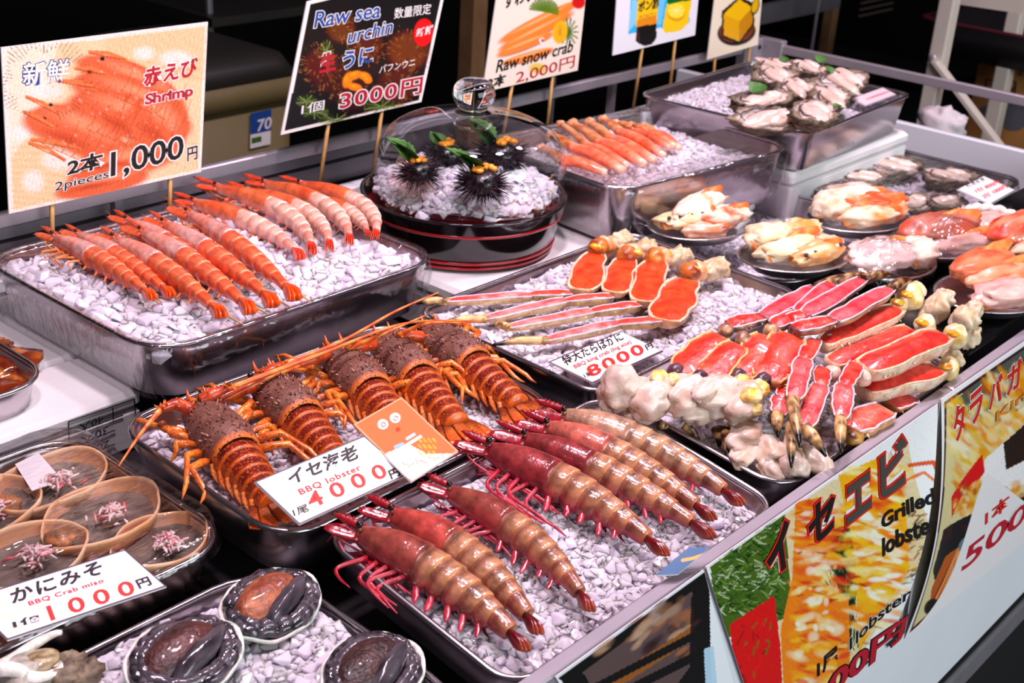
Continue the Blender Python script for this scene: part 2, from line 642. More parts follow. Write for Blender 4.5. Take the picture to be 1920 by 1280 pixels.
dk = [(x, y, deckz(y) - dz) for dz in (0.01, 0.0) for x, y in ((DX0, 0.5), (DX1, 0.5), (DX1, 1.46), (DX0, 1.46))]
part(MB().add(dk, [(3, 2, 1, 0), (4, 5, 6, 7), (0, 1, 5, 4), (1, 2, 6, 5), (2, 3, 7, 6), (3, 0, 4, 7)]), 'deck', mat('dark_steel_deck', '#4c474b', 0.4, 0.5, var=0.1, vscale=10), stall)
BY = 1.412
part(MB().add(*bevbox(DX0, 2.44, BY, BY + 0.012, 0.932, 0.950, 0.002)), 'back_rail', 'alu', stall)
part(MB().add(*bevbox(2.44, 2.452, 0.1, BY + 0.012, 0.932, 0.950, 0.002)), 'side_rail', 'alu', stall)
part(MB().add(*bevbox(2.37, 2.448, BY - 0.004, BY + 0.016, 0.90, 0.958, 0.002)).add(*bevbox(2.436, 2.456, BY - 0.05, BY + 0.016, 0.90, 0.958, 0.002)), 'corner_bracket', 'alu', stall)
for x in (2.385, 2.425):
    part(MB().add(*sphere((x, BY - 0.005, 0.94), (0.005, 0.003, 0.005))), 'bolt', 'dark', stall, True)
part(MB().add(*bevbox(DX0, 2.45, 1.425, 1.45, 0.845, 0.862, 0.002)), 'back_ledge', 'panel', stall)
part(MB().add(*boxv(DX0, 2.45, 1.45, 1.46, 0.30, 0.85)), 'back_panel', 'dark', stall)
part(MB().add(*boxv(DX0, 1.4, 1.462, 1.51, 0.862, 0.892)).add(*boxv(DX0, 1.4, 1.462, 1.50, 0.898, 0.912)), 'lower_back_rail', 'alu_dull', stall)
for x in (-0.2, 0.9, 1.95):
    part(MB().add(*boxv(x, x + 0.012, BY + 0.013, BY + 0.025, 0.85, 0.94)), 'rail_post', 'alu_dull', stall)

# ridged drain plate showing between the crab-shell tray and the abalone tray
rp = MB()
for i in range(24):
    x = 0.22 + i * 0.0165
    rp.add(*bevbox(x, x + 0.013, 0.68, 0.86, deckz(0.70) + 0.004, deckz(0.77) + 0.012, 0.003))
tag(rp.build('drain_plate', mat('brown_steel', '#6b5d58', 0.4, 0.7, var=0.15), smooth=False), 'brown ridged metal plate between the crab shell tray and the abalone ice', 'drain plate')

# ================================================================== styrofoam boxes


def foam(label, x0, x1, y0, y1, z0, z1):
    t = thing('styrofoam_box', label, 'box', ((x0 + x1) / 2, (y0 + y1) / 2, z0))
    t.matrix_world = Matrix.Translation(((x0 + x1) / 2, (y0 + y1) / 2, z0))
    zl = z1 - 0.022
    part(MB().add(*bevbox(x0, x1, y0, y1, z0, zl, 0.004)), 'box_body', 'foam', t, False)
    part(MB().add(*bevbox(x0 - 0.001, x1 + 0.001, y0 - 0.001, y1 + 0.001, zl + 0.0008, z1, 0.006)), 'box_lid', 'foam', t, False)
    return t


c0 = at(262, 728, 0.853)
fb = foam('white styrofoam box with printed table of numbers, under left corner of red shrimp tray', -0.25, c0[0], c0[1], 1.20, 0.785, 0.853)
fb2 = foam('white styrofoam box lid behind the numbered one, under back of red shrimp tray', -0.25, c0[0] + 0.34, 1.206, 1.405, 0.785, 0.853)
foam('white styrofoam box under the black tub of sea urchins', 1.135, 1.50, 1.015, 1.22, 0.79, 0.862)
fo = foam('white styrofoam box with small printed marks, under the tray of open oysters', 1.80, 2.20, 0.955, 1.26, 0.79, 0.903)
FFY = c0[1] - 0.0015
fdec = lambda x, y: ony(x, y, FFY)
inv = lambda root: (lambda W: (W - np.array(root.matrix_world.translation)))
put_text(fb, '40人', fdec, (193, 776), (148, 795), (193, 794), 'ink', (0, -1, 0), 0.0, inv=inv(fb))
put_text(fb, '30人', fdec, (202, 797), (150, 820), (203, 815), 'ink', (0, -1, 0), 0.0, inv=inv(fb))
put_text(fb, '20人', fdec, (205, 822), (152, 845), (206, 840), 'ink', (0, -1, 0), 0.0, inv=inv(fb))
put_text(fb, '15人', fdec, (208, 846), (155, 870), (209, 866), 'ink', (0, -1, 0), 0.0, inv=inv(fb))
ln = MB()
for a, b in (((128, 790), (252, 747)), ((129, 815), (230, 778)), ((129, 840), (215, 806)), ((130, 866), (215, 832)), ((128, 790), (130, 868)), ((211, 764), (212, 785)), ((252, 747), (253, 775))):
    ln.add(*bar(fdec(*a) + [0, -0.0004, 0], fdec(*b) + [0, -0.0004, 0], 0.0006, 0.0012, (0, 1, 0)))
part(ln, 'printed_table', 'ink', fb)
fy2 = 0.9535
for k, (s, a, b, c) in enumerate((('品名', (1436, 318), (1452, 312), (1436, 310)), ('口口口', (1340 + 230, 282), (1340 + 260, 271), (1570, 276)))):
    put_text(fo, s, lambda x, y: ony(x, y, fy2), a, b, c, 'ink', (0, -1, 0), 0, inv=inv(fo))

# ================================================================== steel trays


class Tray:
    def __init__(self, label, x0, x1, y0, y1, zf, zb, depth=0.05, cr=0.035, yaw=0.0, taper=0.014, rough=None, wrap=None):
        ly = math.hypot(y1 - y0, zb - zf)
        lx = x1 - x0
        c = ((x0 + x1) / 2, (y0 + y1) / 2, (zf + zb) / 2)
        tl = math.atan2(zb - zf, y1 - y0)
        self.M = Matrix.Translation(c) @ Matrix.Rotation(math.radians(yaw), 4, 'Z') @ Matrix.Rotation(tl, 4, 'X')
        self.Mi = self.M.inverted()
        self.ice = 0.02
        self.lx, self.ly, self.depth, self.cr, self.taper = lx, ly, depth, cr, taper
        self.n = np.array(self.M.to_3x3() @ Vector((0, 0, 1)))
        self.o = np.array(c)
        t = thing('steel_tray', label, 'tray', self.M)
        d, tp = depth, taper
        R = []
        prof = [(0.030, -d + 0.0015), (tp + 0.008, -d + 0.0015), (tp + 0.002, -d + 0.006), (0.006, -0.004), (0.004, -0.001), (0.004, -0.0022), (tp - 0.001 + 0.001, -d + 0.004), (tp + 0.006, -d), (0.03, -d)]
        for i, z in prof:
            R.append(rrect(lx - 2 * i, ly - 2 * i, max(cr - i * 0.7, 0.008), 7, z))
        MB().add(*loft(R)).build('tray_pan', 'steel', t)
        Rr = []
        for a in np.linspace(0, 2 * PI, 9):
            i = 0.003 - 0.003 * math.cos(a)
            Rr.append(rrect(lx - 2 * i, ly - 2 * i, cr - i, 7, 0.0003 + 0.0024 * math.sin(a)))
        MB().add(*loft(Rr, cap0=False, cap1=False)).build('rolled_rim', 'steel', t)
        self.t = t

    def on(self, px, py, h=0.0):
        return onplane(px, py, self.o + self.n * h, self.n)

    def loc(self, P):
        return np.array(self.Mi @ Vector(P))


def hulls(n, seed):
    rs = np.random.RandomState(seed)
    out = []
    for k in range(n):
        P = rs.normal(size=(11, 3))
        P /= np.abs(P).max(1, keepdims=True) ** 0.75 * np.linalg.norm(P, axis=1, keepdims=True) ** 0.25
        P *= np.array([1.0, 0.75 + 0.3 * rs.rand(), 0.6 + 0.3 * rs.rand()])
        bm = bmesh.new()
        for p in P:
            bm.verts.new(p)
        bmesh.ops.convex_hull(bm, input=bm.verts)
        bmesh.ops.delete(bm, geom=[v for v in bm.verts if not v.link_faces], context='VERTS')
        bm.verts.ensure_lookup_table()
        keep = [v for v in bm.verts if v.link_faces]
        idx = {v: i for i, v in enumerate(keep)}
        out.append((np.array([v.co for v in keep]), [tuple(idx[v] for v in f.verts) for f in bm.faces]))
        bm.free()
    return out


HULL = hulls(14, 5)


def ice_bed(label, M, lx, ly, top, seed, size=0.0085, step=0.0115, mound=None, circ=False, floor_h=-0.04, dens=1.0):
    """one bed of crushed ice; top(x, y) is the height of its surface in the frame M"""
    k_ = 0.74 if size < 0.0095 and not circ else 0.86
    size, step = size * k_, step * k_
    rs = np.random.RandomState(seed)
    mb = MB()
    n = 0
    for layer in (0, 1):
        xs = np.arange(-lx / 2 + size, lx / 2 - size, step)
        ys = np.arange(-ly / 2 + size, ly / 2 - size, step)
        for x in xs:
            for y in ys:
                if rs.rand() > (0.98 if layer == 0 else 0.45 * dens):
                    continue
                X = x + rs.uniform(-1, 1) * step * 0.55
                Y = y + rs.uniform(-1, 1) * step * 0.55
                X = min(max(X, -lx / 2 + size * 1.15), lx / 2 - size * 1.15)
                Y = min(max(Y, -ly / 2 + size * 1.15), ly / 2 - size * 1.15)
                if circ and math.hypot(X / (lx / 2), Y / (ly / 2)) > 0.95:
                    continue
                V, F = HULL[rs.randint(len(HULL))]
                s = size * (0.5 + 0.95 * rs.rand() ** 1.2)
                a, b = rs.rand() * 6.3, rs.normal() * 0.5
                ca, sa, cb, sb = math.cos(a), math.sin(a), math.cos(b), math.sin(b)
                Rm = np.array([[ca, -sa * cb, sa * sb], [sa, ca * cb, -ca * sb], [0, sb, cb]])
                z = top(X, Y) - size * 0.42 + layer * size * 0.28 + rs.normal() * size * 0.22
                mb.add(V @ Rm.T * s + [X, Y, z], F)
                n += 1
    nu, nv = 90, 64
    G = []
    for v in np.linspace(-ly / 2 + 0.004, ly / 2 - 0.004, nv):
        for u in np.linspace(-lx / 2 + 0.004, lx / 2 - 0.004, nu):
            if circ:
                r = max(1e-6, math.hypot(u / (lx / 2), v / (ly / 2)))
                k = min(1, 0.95 / r)
                u2, v2 = u * k, v * k
            else:
                u2, v2 = u, v
            G.append((u2, v2, top(u2, v2) - size * 0.10 + 0.0035 * fbm((u * 150, v * 150, seed), 1.0, 2)))
    mb.add(np.array(G), [(f[3], f[2], f[1], f[0]) for f in grid_faces(nu, nv)])
    o = mb.build('crushed_ice', 'ice', None, smooth=False, mtx=M)
    return tag(o, label, 'ice', kind='stuff')


def skirt(label, T, inn, out_drop, seed, amp=0.004, m='wrap', top_h=0.003):
    """cling film hugging a tray: from inside the rim, over it and down the wall"""
    prof = [(inn, -0.005), (inn * 0.5, -0.001), (0.004, top_h + 0.001), (-0.002, top_h), (-0.005, -0.006), (-0.004, -out_drop * 0.35), (-0.001, -out_drop * 0.7), (0.004, -out_drop)]
    R = []
    k = 26
    for j, (i, z) in enumerate(prof):
        ring = []
        for q, p in enumerate(rrect(T.lx - 2 * i, T.ly - 2 * i, max(T.cr - i, 0.01), k, z)):
            nz = fbm((p[0] * 26 + seed, p[1] * 26, j * 0.5), 1.0, 3)
            f = amp * (0.25 if j in (2, 3) else 1.0)
            s = 1 + nz * f / 0.16
            zz = p[2] + nz * f * 1.2 + (0.008 * max(0, fbm((p[0] * 9 + seed, p[1] * 9, 3), 1.0, 2)) if j == len(prof) - 1 else 0)
            ring.append((p[0] * (s if j > 2 else 1), p[1] * (s if j > 2 else 1), zz))
        R.append(ring)
    o = MB().add(*loft(R, cap0=False, cap1=False)).build('plastic_wrap', m, None, mtx=T.M)
    return tag(o, label, 'plastic wrap')


def cover(label, T, h, seed, sag=0.003, ext=0.004, drop=0.02, m='wrap'):
    """film stretched flat over a tray, its hem folded down outside the rim"""
    nu, nv = 60, 44
    G = []
    for v in np.linspace(-1, 1, nv):
        for u in np.linspace(-1, 1, nu):
            x, y = u * (T.lx / 2 + ext), v * (T.ly / 2 + ext)
            e = max(abs(u), abs(v))
            z = h - sag * (1 - e * e) + 0.0012 * fbm((x * 40 + seed, y * 14, 1), 1.0, 2)
            if e > 0.965:
                z -= drop * (e - 0.965) / 0.035
                x *= 1 + 0.012 * fbm((x * 30, y * 30, seed), 1.0, 2)
            # round the corners like the tray
            cx, cy = T.lx / 2 + ext - T.cr, T.ly / 2 + ext - T.cr
            if abs(x) > cx and abs(y) > cy:
                dx, dy = abs(x) - cx, abs(y) - cy
                r = math.hypot(dx, dy)
                lim = max(dx, dy)
                k = lim / r if r > 0 else 1
                x = math.copysign(cx + dx * k, x)
                y = math.copysign(cy + dy * k, y)
            G.append((x, y, z))
    o = MB().add(np.array(G), grid_faces(nu, nv)).build('plastic_wrap', m, None, mtx=T.M)
    return tag(o, label, 'plastic wrap')


T_prawn = Tray('shallow steel tray of big striped prawns on ice, against the front rail', 0.637, 1.032, 0.507, 0.733, 0.832, 0.868, 0.045, 0.03)
T_abal = Tray('steel tray of ice with three abalones, at the lower left corner', 0.20, 0.612, 0.51, 0.772, 0.826, 0.836, 0.05, 0.06)
T_pile = Tray('steel tray under the big pile of cut king crab', 1.045, 1.46, 0.512, 0.742, 0.838, 0.865, 0.045, 0.04)
T_lob = Tray('steel tray of five spiny lobsters on ice', 0.608, 0.984, 0.744, 1.0, 0.866, 0.880, 0.055, 0.045)
T_king = Tray('deep steel tray of ice with four split king crab legs and a price card', 1.012, 1.435, 0.722, 0.998, 0.876, 0.883, 0.058, 0.03)
T_miso = Tray('film-covered steel tray of crab shells filled with crab paste, on the left', 0.19, 0.611, 0.808, 1.07, 0.840, 0.844, 0.045, 0.05)
T_eel = Tray('small steel tray of glazed grilled eel at the left edge', 0.30, 0.622, 1.108, 1.36, 0.885, 0.885, 0.05, 0.05)
T_shr = Tray('large film-wrapped steel tray of red shrimp on ice', 0.680, 1.094, 1.024, 1.372, 0.92, 0.92, 0.066, 0.055)
T_snow = Tray('film-wrapped steel tray of shelled snow crab legs on ice, right of the glass dome', 1.405, 1.80, 0.968, 1.255, 0.95, 0.95, 0.085, 0.045, yaw=-6)
T_oyu = Tray('tall steel tray of open oysters raised on a styrofoam box at the back corner', 1.785, 2.185, 0.945, 1.262, 0.97, 0.97, 0.066, 0.03, yaw=3)
T_oyl = Tray('film-covered steel tray of raw oysters in the shell beside the white end panel', 1.875, 2.22, 0.742, 1.012, 0.862, 0.862, 0.05, 0.04)
T_deep = Tray('half-empty deep steel tray of ice behind the cooked crab dishes', 1.465, 1.832, 0.76, 1.035, 0.862, 0.862, 0.065, 0.06)


for T_, i_ in ((T_prawn, .018), (T_abal, .016), (T_lob, .024), (T_king, .018), (T_shr, .02), (T_snow, .03), (T_oyu, .026), (T_oyl, .03), (T_deep, .036), (T_pile, .03)):
    T_.ice = i_ + 0.004


def flat(h, amp=0.004, sc=14, seed=0, tilt=0.0):
    return lambda x, y: h + amp * fbm((x * sc + seed, y * sc, seed), 1.0, 2) + tilt * x


def shrtop(x, y):
    e = max(abs(x) / 0.19, abs(y) / 0.16)
    return -0.012 + 0.020 * (1 - min(1, e) ** 2) + 0.003 * fbm((x * 14, y * 14, 2), 1.0, 2)


ice_bed('bed of crushed ice under the striped prawns', T_prawn.M, T_prawn.lx - T_prawn.ice, T_prawn.ly - T_prawn.ice, flat(-0.013, 0.006, 12, 1), 11, 0.0078, 0.0102)
ice_bed('heap of crushed ice around the three abalones', T_abal.M, T_abal.lx - T_abal.ice, T_abal.ly - T_abal.ice, flat(0.0, 0.012, 10, 2), 12, 0.0085, 0.0108)
ice_bed('bed of crushed ice under the spiny lobsters', T_lob.M, T_lob.lx - T_lob.ice, T_lob.ly - T_lob.ice, flat(-0.02, 0.007, 12, 3), 13, 0.0072, 0.0098)
ice_bed('bed of crushed ice under the four split king crab legs', T_king.M, T_king.lx - T_king.ice, T_king.ly - T_king.ice, flat(-0.008, 0.008, 9, 4), 14, 0.009, 0.0118)
ice_bed('broad bed of crushed ice under the red shrimp', T_shr.M, T_shr.lx - T_shr.ice, T_shr.ly - T_shr.ice, shrtop, 15, 0.0105, 0.0135, dens=0.7)
ice_bed('bed of crushed ice under the shelled snow crab legs', T_snow.M, T_snow.lx - T_snow.ice, T_snow.ly - T_snow.ice, lambda x, y: -0.028 + 0.016 * (1 - min(1, abs(x) / 0.18)) + 0.006 * fbm((x * 15, y * 15, 5), 1, 2), 16, 0.0075, 0.011)
ice_bed('bed of crushed ice beside and under the open oysters', T_oyu.M, T_oyu.lx - T_oyu.ice, T_oyu.ly - T_oyu.ice, lambda x, y: -0.016 + 0.02 * max(0, 1 - math.hypot((x + 0.05) / 0.16, (y + 0.0) / 0.16)) + 0.006 * fbm((x * 18, y * 18, 6), 1, 2), 17, 0.0065, 0.010)
ice_bed('thin bed of crushed ice under the film-covered oysters', T_oyl.M, T_oyl.lx - T_oyl.ice, T_oyl.ly - T_oyl.ice, flat(-0.03, 0.006, 14, 7), 18, 0.007, 0.0115)
ice_bed('low bed of crushed ice in the half-empty deep tray', T_deep.M, T_deep.lx - T_deep.ice, T_deep.ly - T_deep.ice, flat(-0.034, 0.005, 12, 8), 19, 0.0062, 0.0098)
ice_bed('ice showing under the pile of cut king crab', T_pile.M, T_pile.lx - T_pile.ice, T_pile.ly - T_pile.ice, flat(-0.026, 0.004, 12, 9), 20, 0.0075, 0.0125)
skirt('clear film wrapped around the red shrimp tray', T_shr, 0.02, 0.062, 3, 0.0035)
skirt('clear film wrapped around the snow crab tray', T_snow, 0.05, 0.07, 8, 0.005)

# ================================================================== prawns and shrimps
TIGER = dict(head='#98543f', head2='#7e2a2c', belly='#96182a', body='#b07a58', band='#633028', lip='#d88a50', leg='#a01428', leg2='#c04a58', scale='#96141e', tail='#6a1218', tail2='#b8583a', eye=True)
REDSH = dict(head='#dc6a45', head2='#c9a39c', belly='#d94a22', body='#e06a40', band='#d2401f', lip='#f0a070', leg='#e2702e', leg2='#ec9a58', scale='#dd5228', tail='#e04a14', tail2='#f06a20', eye=True)
COOKED = dict(head='#cc4a24', head2='#dc6a3c', belly='#e3a48c', body='#ecc0aa', band='#e69c84', lip='#f2d5c4', leg='#da4a2a', leg2='#e88a60', scale='#d84424', tail='#e03c20', tail2='#ee6a48', eye=True)


def shrimp(name, label, cat, group, T, p0, p1, h, R, sag, roll, pal, seed, m='flesh', scale=(1, 1), legl=1.0, ant=1.0, spotty=False, rise=0.0, clump=0.5, skip_front=False):
    rs = random.Random(seed)
    a, b = T.on(*p0, h), T.on(*p1, h)
    L = float(np.linalg.norm(b - a))
    root = thing(name, label, cat, frame(a, b - a, T.n), group)
    cr, sr = math.cos(roll), math.sin(roll)

    def cen(s):
        return np.array([L * s, 4 * sag * s * (1 - s) * L, R * 0.75 + rise * L * max(0, 0.35 - s) + 0.0])

    def fr(s):
        t = unit(cen(s + 0.01) - cen(s - 0.01))
        n = unit(np.array([-t[1], t[0], 0]))
        z = np.cross(t, n)
        D = cr * n + sr * z            # dorsal
        S = np.cross(D, t)             # flank that faces up
        return t, D, S

    def ring(s, r, n=16, vent=0.86, pleura=0.0, ph=0.0):
        t, D, S = fr(s)
        c = cen(s)
        out = []
        for k in range(n):
            q = 2 * PI * k / n
            f = 1.0
            if math.cos(q) < -0.2:
                f = vent
            w = pleura * max(0, math.sin(abs(math.atan2(math.sin(q), math.cos(q))) - 1.2)) if abs(math.atan2(math.sin(q), math.cos(q))) > 1.2 else 0
            rr = r * (f + w)
            out.append(c + D * rr * math.cos(q) + S * rr * 0.84 * math.sin(q))
        return out

    col = {k: lin(v) for k, v in pal.items() if isinstance(v, str)}
    n = 16
    cosq = np.array([math.cos(2 * PI * k / n) for k in range(n)])
    # head shield
    rings, cols = [], []
    for s in np.linspace(0.03, 0.375, 13):
        u = (s - 0.03) / 0.345
        r = R * (0.40 + 0.62 * math.sin(PI / 2 * min(1, u * 1.25)) ** 0.9)
        if u > 0.9:
            r *= 1.02
        rings.append(ring(s, r, n, 0.92))
        base = mixc(col['head'], col['head2'], 0.5 + 0.6 * fbm((u * 3, seed * 1.7, 0.3), 1.0, 2) + 0.35 * (u - 0.4))
        cols += [mixc(base, col['belly'], 0.9 * max(0, -cq - 0.05) + 0.25 * max(0, 0.25 - u) * 3) for cq in cosq]
    V, F = loft(rings)
    MB().add(V, F, np.array(cols)).build('head_shell', m, root)
    # abdomen: six overlapping rings
    mb = MB()
    bd = [0.355, 0.455, 0.545, 0.635, 0.72, 0.795, 0.905]
    rad = [1.0, 0.99, 0.93, 0.84, 0.73, 0.60, 0.44]
    for i in range(6):
        rg, cl = [], []
        s0, s1 = bd[i], bd[i + 1] + (0.012 if i < 5 else 0.0)
        for j, u in enumerate((0, 0.12, 0.35, 0.6, 0.82, 0.95, 1.0)):
            s = s0 + (s1 - s0) * u
            r = R * (rad[i] + (rad[i + 1] - rad[i]) * u) * (0.955 + 0.075 * u ** 1.5 + 0.02 * math.sin(PI * u))
            if j == 6:
                r *= 0.965
            rg.append(ring(s, r, n, 0.80, 0.34 * math.sin(PI * min(1, u * 0.9 + 0.1)) if i < 5 else 0.05))
            dk = math.exp(-((u - 0.30) / 0.20) ** 2)
            base = mixc(mixc(col['body'], col['band'], 0.8 * dk), col['lip'], 0.75 * max(0, (u - 0.82) / 0.18))
            base = mixc(base, col['tail'], 0.45 * max(0, (i - 3.2) / 2))
            cl += [mixc(base, col['belly'], max(0, 1.35 * (-cq - 0.18))) for cq in cosq]
        V, F = loft(rg)
        mb.add(V, F, np.array(cl))
    mb.build('abdomen', m, root)
    # tail fan
    t, D, S = fr(0.9)
    c = cen(0.9)
    for k, (ang, ln, wd) in enumerate(((-0.26, 0.125, 0.052), (-0.12, 0.135, 0.05), (0, 0.11, 0.036), (0.12, 0.135, 0.05), (0.26, 0.125, 0.052))):
        mb = MB()
        d = unit(t + math.tan(ang) * (0.45 * D + 0.9 * S * 0.35))
        V, F = leafblade(c + D * 0.1 * R * (2 - abs(k - 2)) * 0.2 + S * R * 0.05 * (k - 2) * 1.4, d, S + 0.45 * D, L * ln, L * wd, L * 0.010)
        g = (V - c) @ t / (L * 0.13)
        mb.add(V, F, np.array([mixc(col['tail'], col['tail2'], max(0, x - 0.55) * 1.6) for x in g]))
        mb.build('tail_blade', m, root)
    # beak and feeler plates
    t, D, S = fr(0.05)
    c = cen(0.05)
    mb = MB()
    V, F = leafblade(c + D * R * 0.38, -t + 0.05 * D, S, L * 0.17, R * 0.42, R * 0.16, 7, 0.02, 0.05, 0.6)
    mb.add(V, F, col['scale'])
    for k in range(5):
        p = c + D * R * (0.5 + 0.02 * k) - t * L * (0.02 + 0.022 * k)
        mb.add(*tube([p, p + D * R * 0.16 - t * L * 0.012], [R * 0.06, R * 0.01], 5), col['scale'])
    mb.build('rostrum', 'shell', root)
    if not skip_front:
        for sg in (-1, 1):
            V, F = leafblade(c - D * R * 0.12 + S * R * 0.28 * sg, -t - 0.10 * D + S * 0.12 * sg, S + 0.35 * D * sg, L * 0.165 * scale[0], L * 0.055 * scale[1], L * 0.012, 8, 0.0, 0.5, 0.7)
            g = np.clip(((V - c) @ D) / (R * 0.5) + 0.5, 0, 1)
            MB().add(V, F, np.array([mixc(col['scale'], col['leg2'], 0.12 * (1 - x)) for x in g])).build('antenna_plate', m, root)
    for sg in (-1, 1):
        p = c + D * R * 0.26 + S * R * 0.42 * sg - t * L * 0.012
        mb = MB()
        mb.add(*sphere(p + S * R * 0.2 * sg + D * R * 0.12, R * 0.18, 10, 7), lin('#0b0908'))
        mb.add(*tube([c + S * R * 0.15 * sg + D * R * 0.1, p + S * R * 0.1 * sg], [R * 0.1, R * 0.09], 6), col['head'])
        mb.build('eye', 'shell', root)
    # walking legs
    zmin = -h - 0.006 if False else 0.001
    for i in range(5):
        for sg in (1, -1):
            s = 0.13 + 0.052 * i
            t, D, S = fr(s)
            p = cen(s) - D * R * 0.78 + S * R * 0.35 * sg
            l = R * (1.5 + 0.35 * rs.random()) * legl
            bk = rs.uniform(-0.55, 0.15) + clump * 0.5
            q1 = p - D * l * 0.55 + t * l * 0.5 * (bk - 0.6) + S * l * 0.18 * sg
            q2 = q1 - D * l * 0.25 + t * l * (0.75 * bk + 0.35) + S * l * 0.08 * sg
            q3 = q2 - D * l * 0.22 + t * l * (0.35 + 0.3 * rs.random())
            P = [p, q1, q2, q3]
            for x in P[1:]:
                x[2] = max(x[2], 0.002 + 0.003 * rs.random())
            w = R * 0.125
            V, F = tube(spl(P, 4), [w, w * 0.85, w * 0.6, w * 0.25], 6)
            MB().add(V, F, mixc(col['leg'], col['leg2'], rs.random() * 0.8)).build('leg', 'flesh', root)
    # mouth legs bundle at the front
    for i in range(4):
        t, D, S = fr(0.09)
        p = cen(0.09 + 0.012 * i) - D * R * 0.55 + S * R * 0.4
        q = p - t * L * rs.uniform(0.04, 0.1) - D * R * rs.uniform(0.3, 0.8) + S * R * rs.uniform(0, 0.5)
        q2 = q - t * L * rs.uniform(-0.02, 0.05) - D * R * rs.uniform(0.0, 0.5)
        q2[2] = max(q2[2], 0.002)
        V, F = tube(spl([p, q, q2], 4), [R * 0.1, R * 0.08, R * 0.03], 6)
        MB().add(V, F, mixc(col['leg'], col['leg2'], rs.random())).build('leg', 'flesh', root)
    # swimmerets
    for i in range(5):
        s = bd[i] + 0.05
        t, D, S = fr(s)
        rr = R * rad[i]
        for sg in (1, -1):
            p = cen(s) - D * rr * 0.72 + S * rr * 0.4 * sg
            d = -D * 0.8 + t * rs.uniform(0.2, 0.9) + S * 0.25 * sg
            V, F = leafblade(p, d, S * sg + 0.2 * t, rr * rs.uniform(0.8, 1.25), rr * 0.34, rr * 0.12, 6, 0.1, 0.2)
            V[:, 2] = np.maximum(V[:, 2], 0.0015)
            MB().add(V, F, mixc(col['leg'], col['leg2'], rs.random() * 0.6)).build('swimmeret', 'flesh', root)
    # antennae
    t, D, S = fr(0.06)
    for i in range(2 if ant else 0):
        p = cen(0.05) - D * R * 0.2 + S * R * 0.2 * (1 if i else -1)
        sgn = rs.choice((-1, 1))
        P = [p, p - t * L * 0.09 * ant - D * R * rs.uniform(0.1, 0.5), p + t * L * 0.02 - D * R * rs.uniform(0.9, 1.7) + S * R * 0.6, p + t * L * rs.uniform(0.1, 0.3) * ant - D * R * rs.uniform(0.7, 1.6) + S * R * 0.5]
        for x in P[1:]:
            x[2] = max(x[2], 0.003)
        V, F = tube(spl(P, 6), [R * 0.08, R * 0.06, R * 0.05, R * 0.02], 5)
        MB().add(V, F, col['leg2']).build('antenna', 'flesh', root)
    for i in range(3 if ant else 0):
        p = cen(0.04) + S * R * 0.15 * (i - 1)
        P = [p, p - t * L * 0.1 + S * R * rs.uniform(-0.3, 0.5) - D * R * rs.uniform(-0.3, 0.5), p - t * L * rs.uniform(0.12, 0.22) - D * R * rs.uniform(-0.2, 1.0)]
        for x in P:
            x[2] = max(x[2], 0.003)
        MB().add(*tube(spl(P, 5), [R * 0.05, R * 0.035, R * 0.015], 5), col['leg']).build('antennule', 'flesh', root)
    if spotty:
        for i in range(6):
            t, D, S = fr(bd[i] + 0.03)
            rr = R * rad[i] * (0.96)
            p = cen(bd[i] + 0.02) + (-0.45 * D + 0.78 * S) * rr
            V, F = sphere((0, 0, 0), 1, 12, 7)
            B = np.stack([t, D, S])
            MB().add(p + (V * np.array([rr * 0.24, rr * 0.3, rr * 0.1])) @ B, F, lin('#14141c')).build('dark_spot', 'flesh', root)
    return root


G = 'striped prawns on the front tray'
shrimp('prawn', 'striped prawn nearest the tray corner, feelers hanging over the left rim', 'prawn', G, T_prawn, (655, 1022), (975, 1238), -0.004, 0.0195, 0.075, 0.75, TIGER, 1, m='prawn', legl=1.1)
shrimp('prawn', 'middle of the front three prawns, red head and curled glossy red tail', 'prawn', G, T_prawn, (715, 985), (1000, 1206), -0.004, 0.0185, 0.10, 0.85, {**TIGER, 'head': '#a03430', 'head2': '#b04a3e'}, 2, m='prawn', legl=0.9)
shrimp('prawn', 'slimmer prawn at the right of the front three, bare ice on its right side', 'prawn', G, T_prawn, (823, 938), (1098, 1160), -0.004, 0.0165, 0.10, 0.75, TIGER, 3, m='prawn', legl=1.0)
shrimp('prawn', 'big prawn with thick red legs folded over its head, tail beside the blue card', 'prawn', G, T_prawn, (895, 862), (1235, 1058), -0.004, 0.0195, 0.07, 0.75, {**TIGER, 'head': '#8e3634'}, 4, m='prawn', legl=1.25, clump=1.2)
shrimp('prawn', 'prawn lying under a tangle of crimson legs, second from the left in the rear four', 'prawn', G, T_prawn, (962, 838), (1322, 1022), -0.006, 0.0170, 0.06, 0.9, {**TIGER, 'head': '#8e3634'}, 5, m='prawn', legl=1.2, clump=1.2)
shrimp('prawn', 'prawn with a smooth pink head shield, in the rear four, beside the black spotted one', 'prawn', G, T_prawn, (1005, 818), (1325, 990), -0.004, 0.0180, 0.075, 0.95, {**TIGER, 'head': '#c06452', 'head2': '#b85a4c'}, 6, m='prawn', legl=0.7)
shrimp('prawn', 'tan prawn with a row of black spots along its side', 'prawn', G, T_prawn, (1035, 796), (1378, 962), -0.004, 0.0180, 0.09, 0.95, {**TIGER, 'head': '#b88a6c', 'head2': '#a98068', 'body': '#b88f6d'}, 7, m='prawn', legl=0.5, spotty=True)

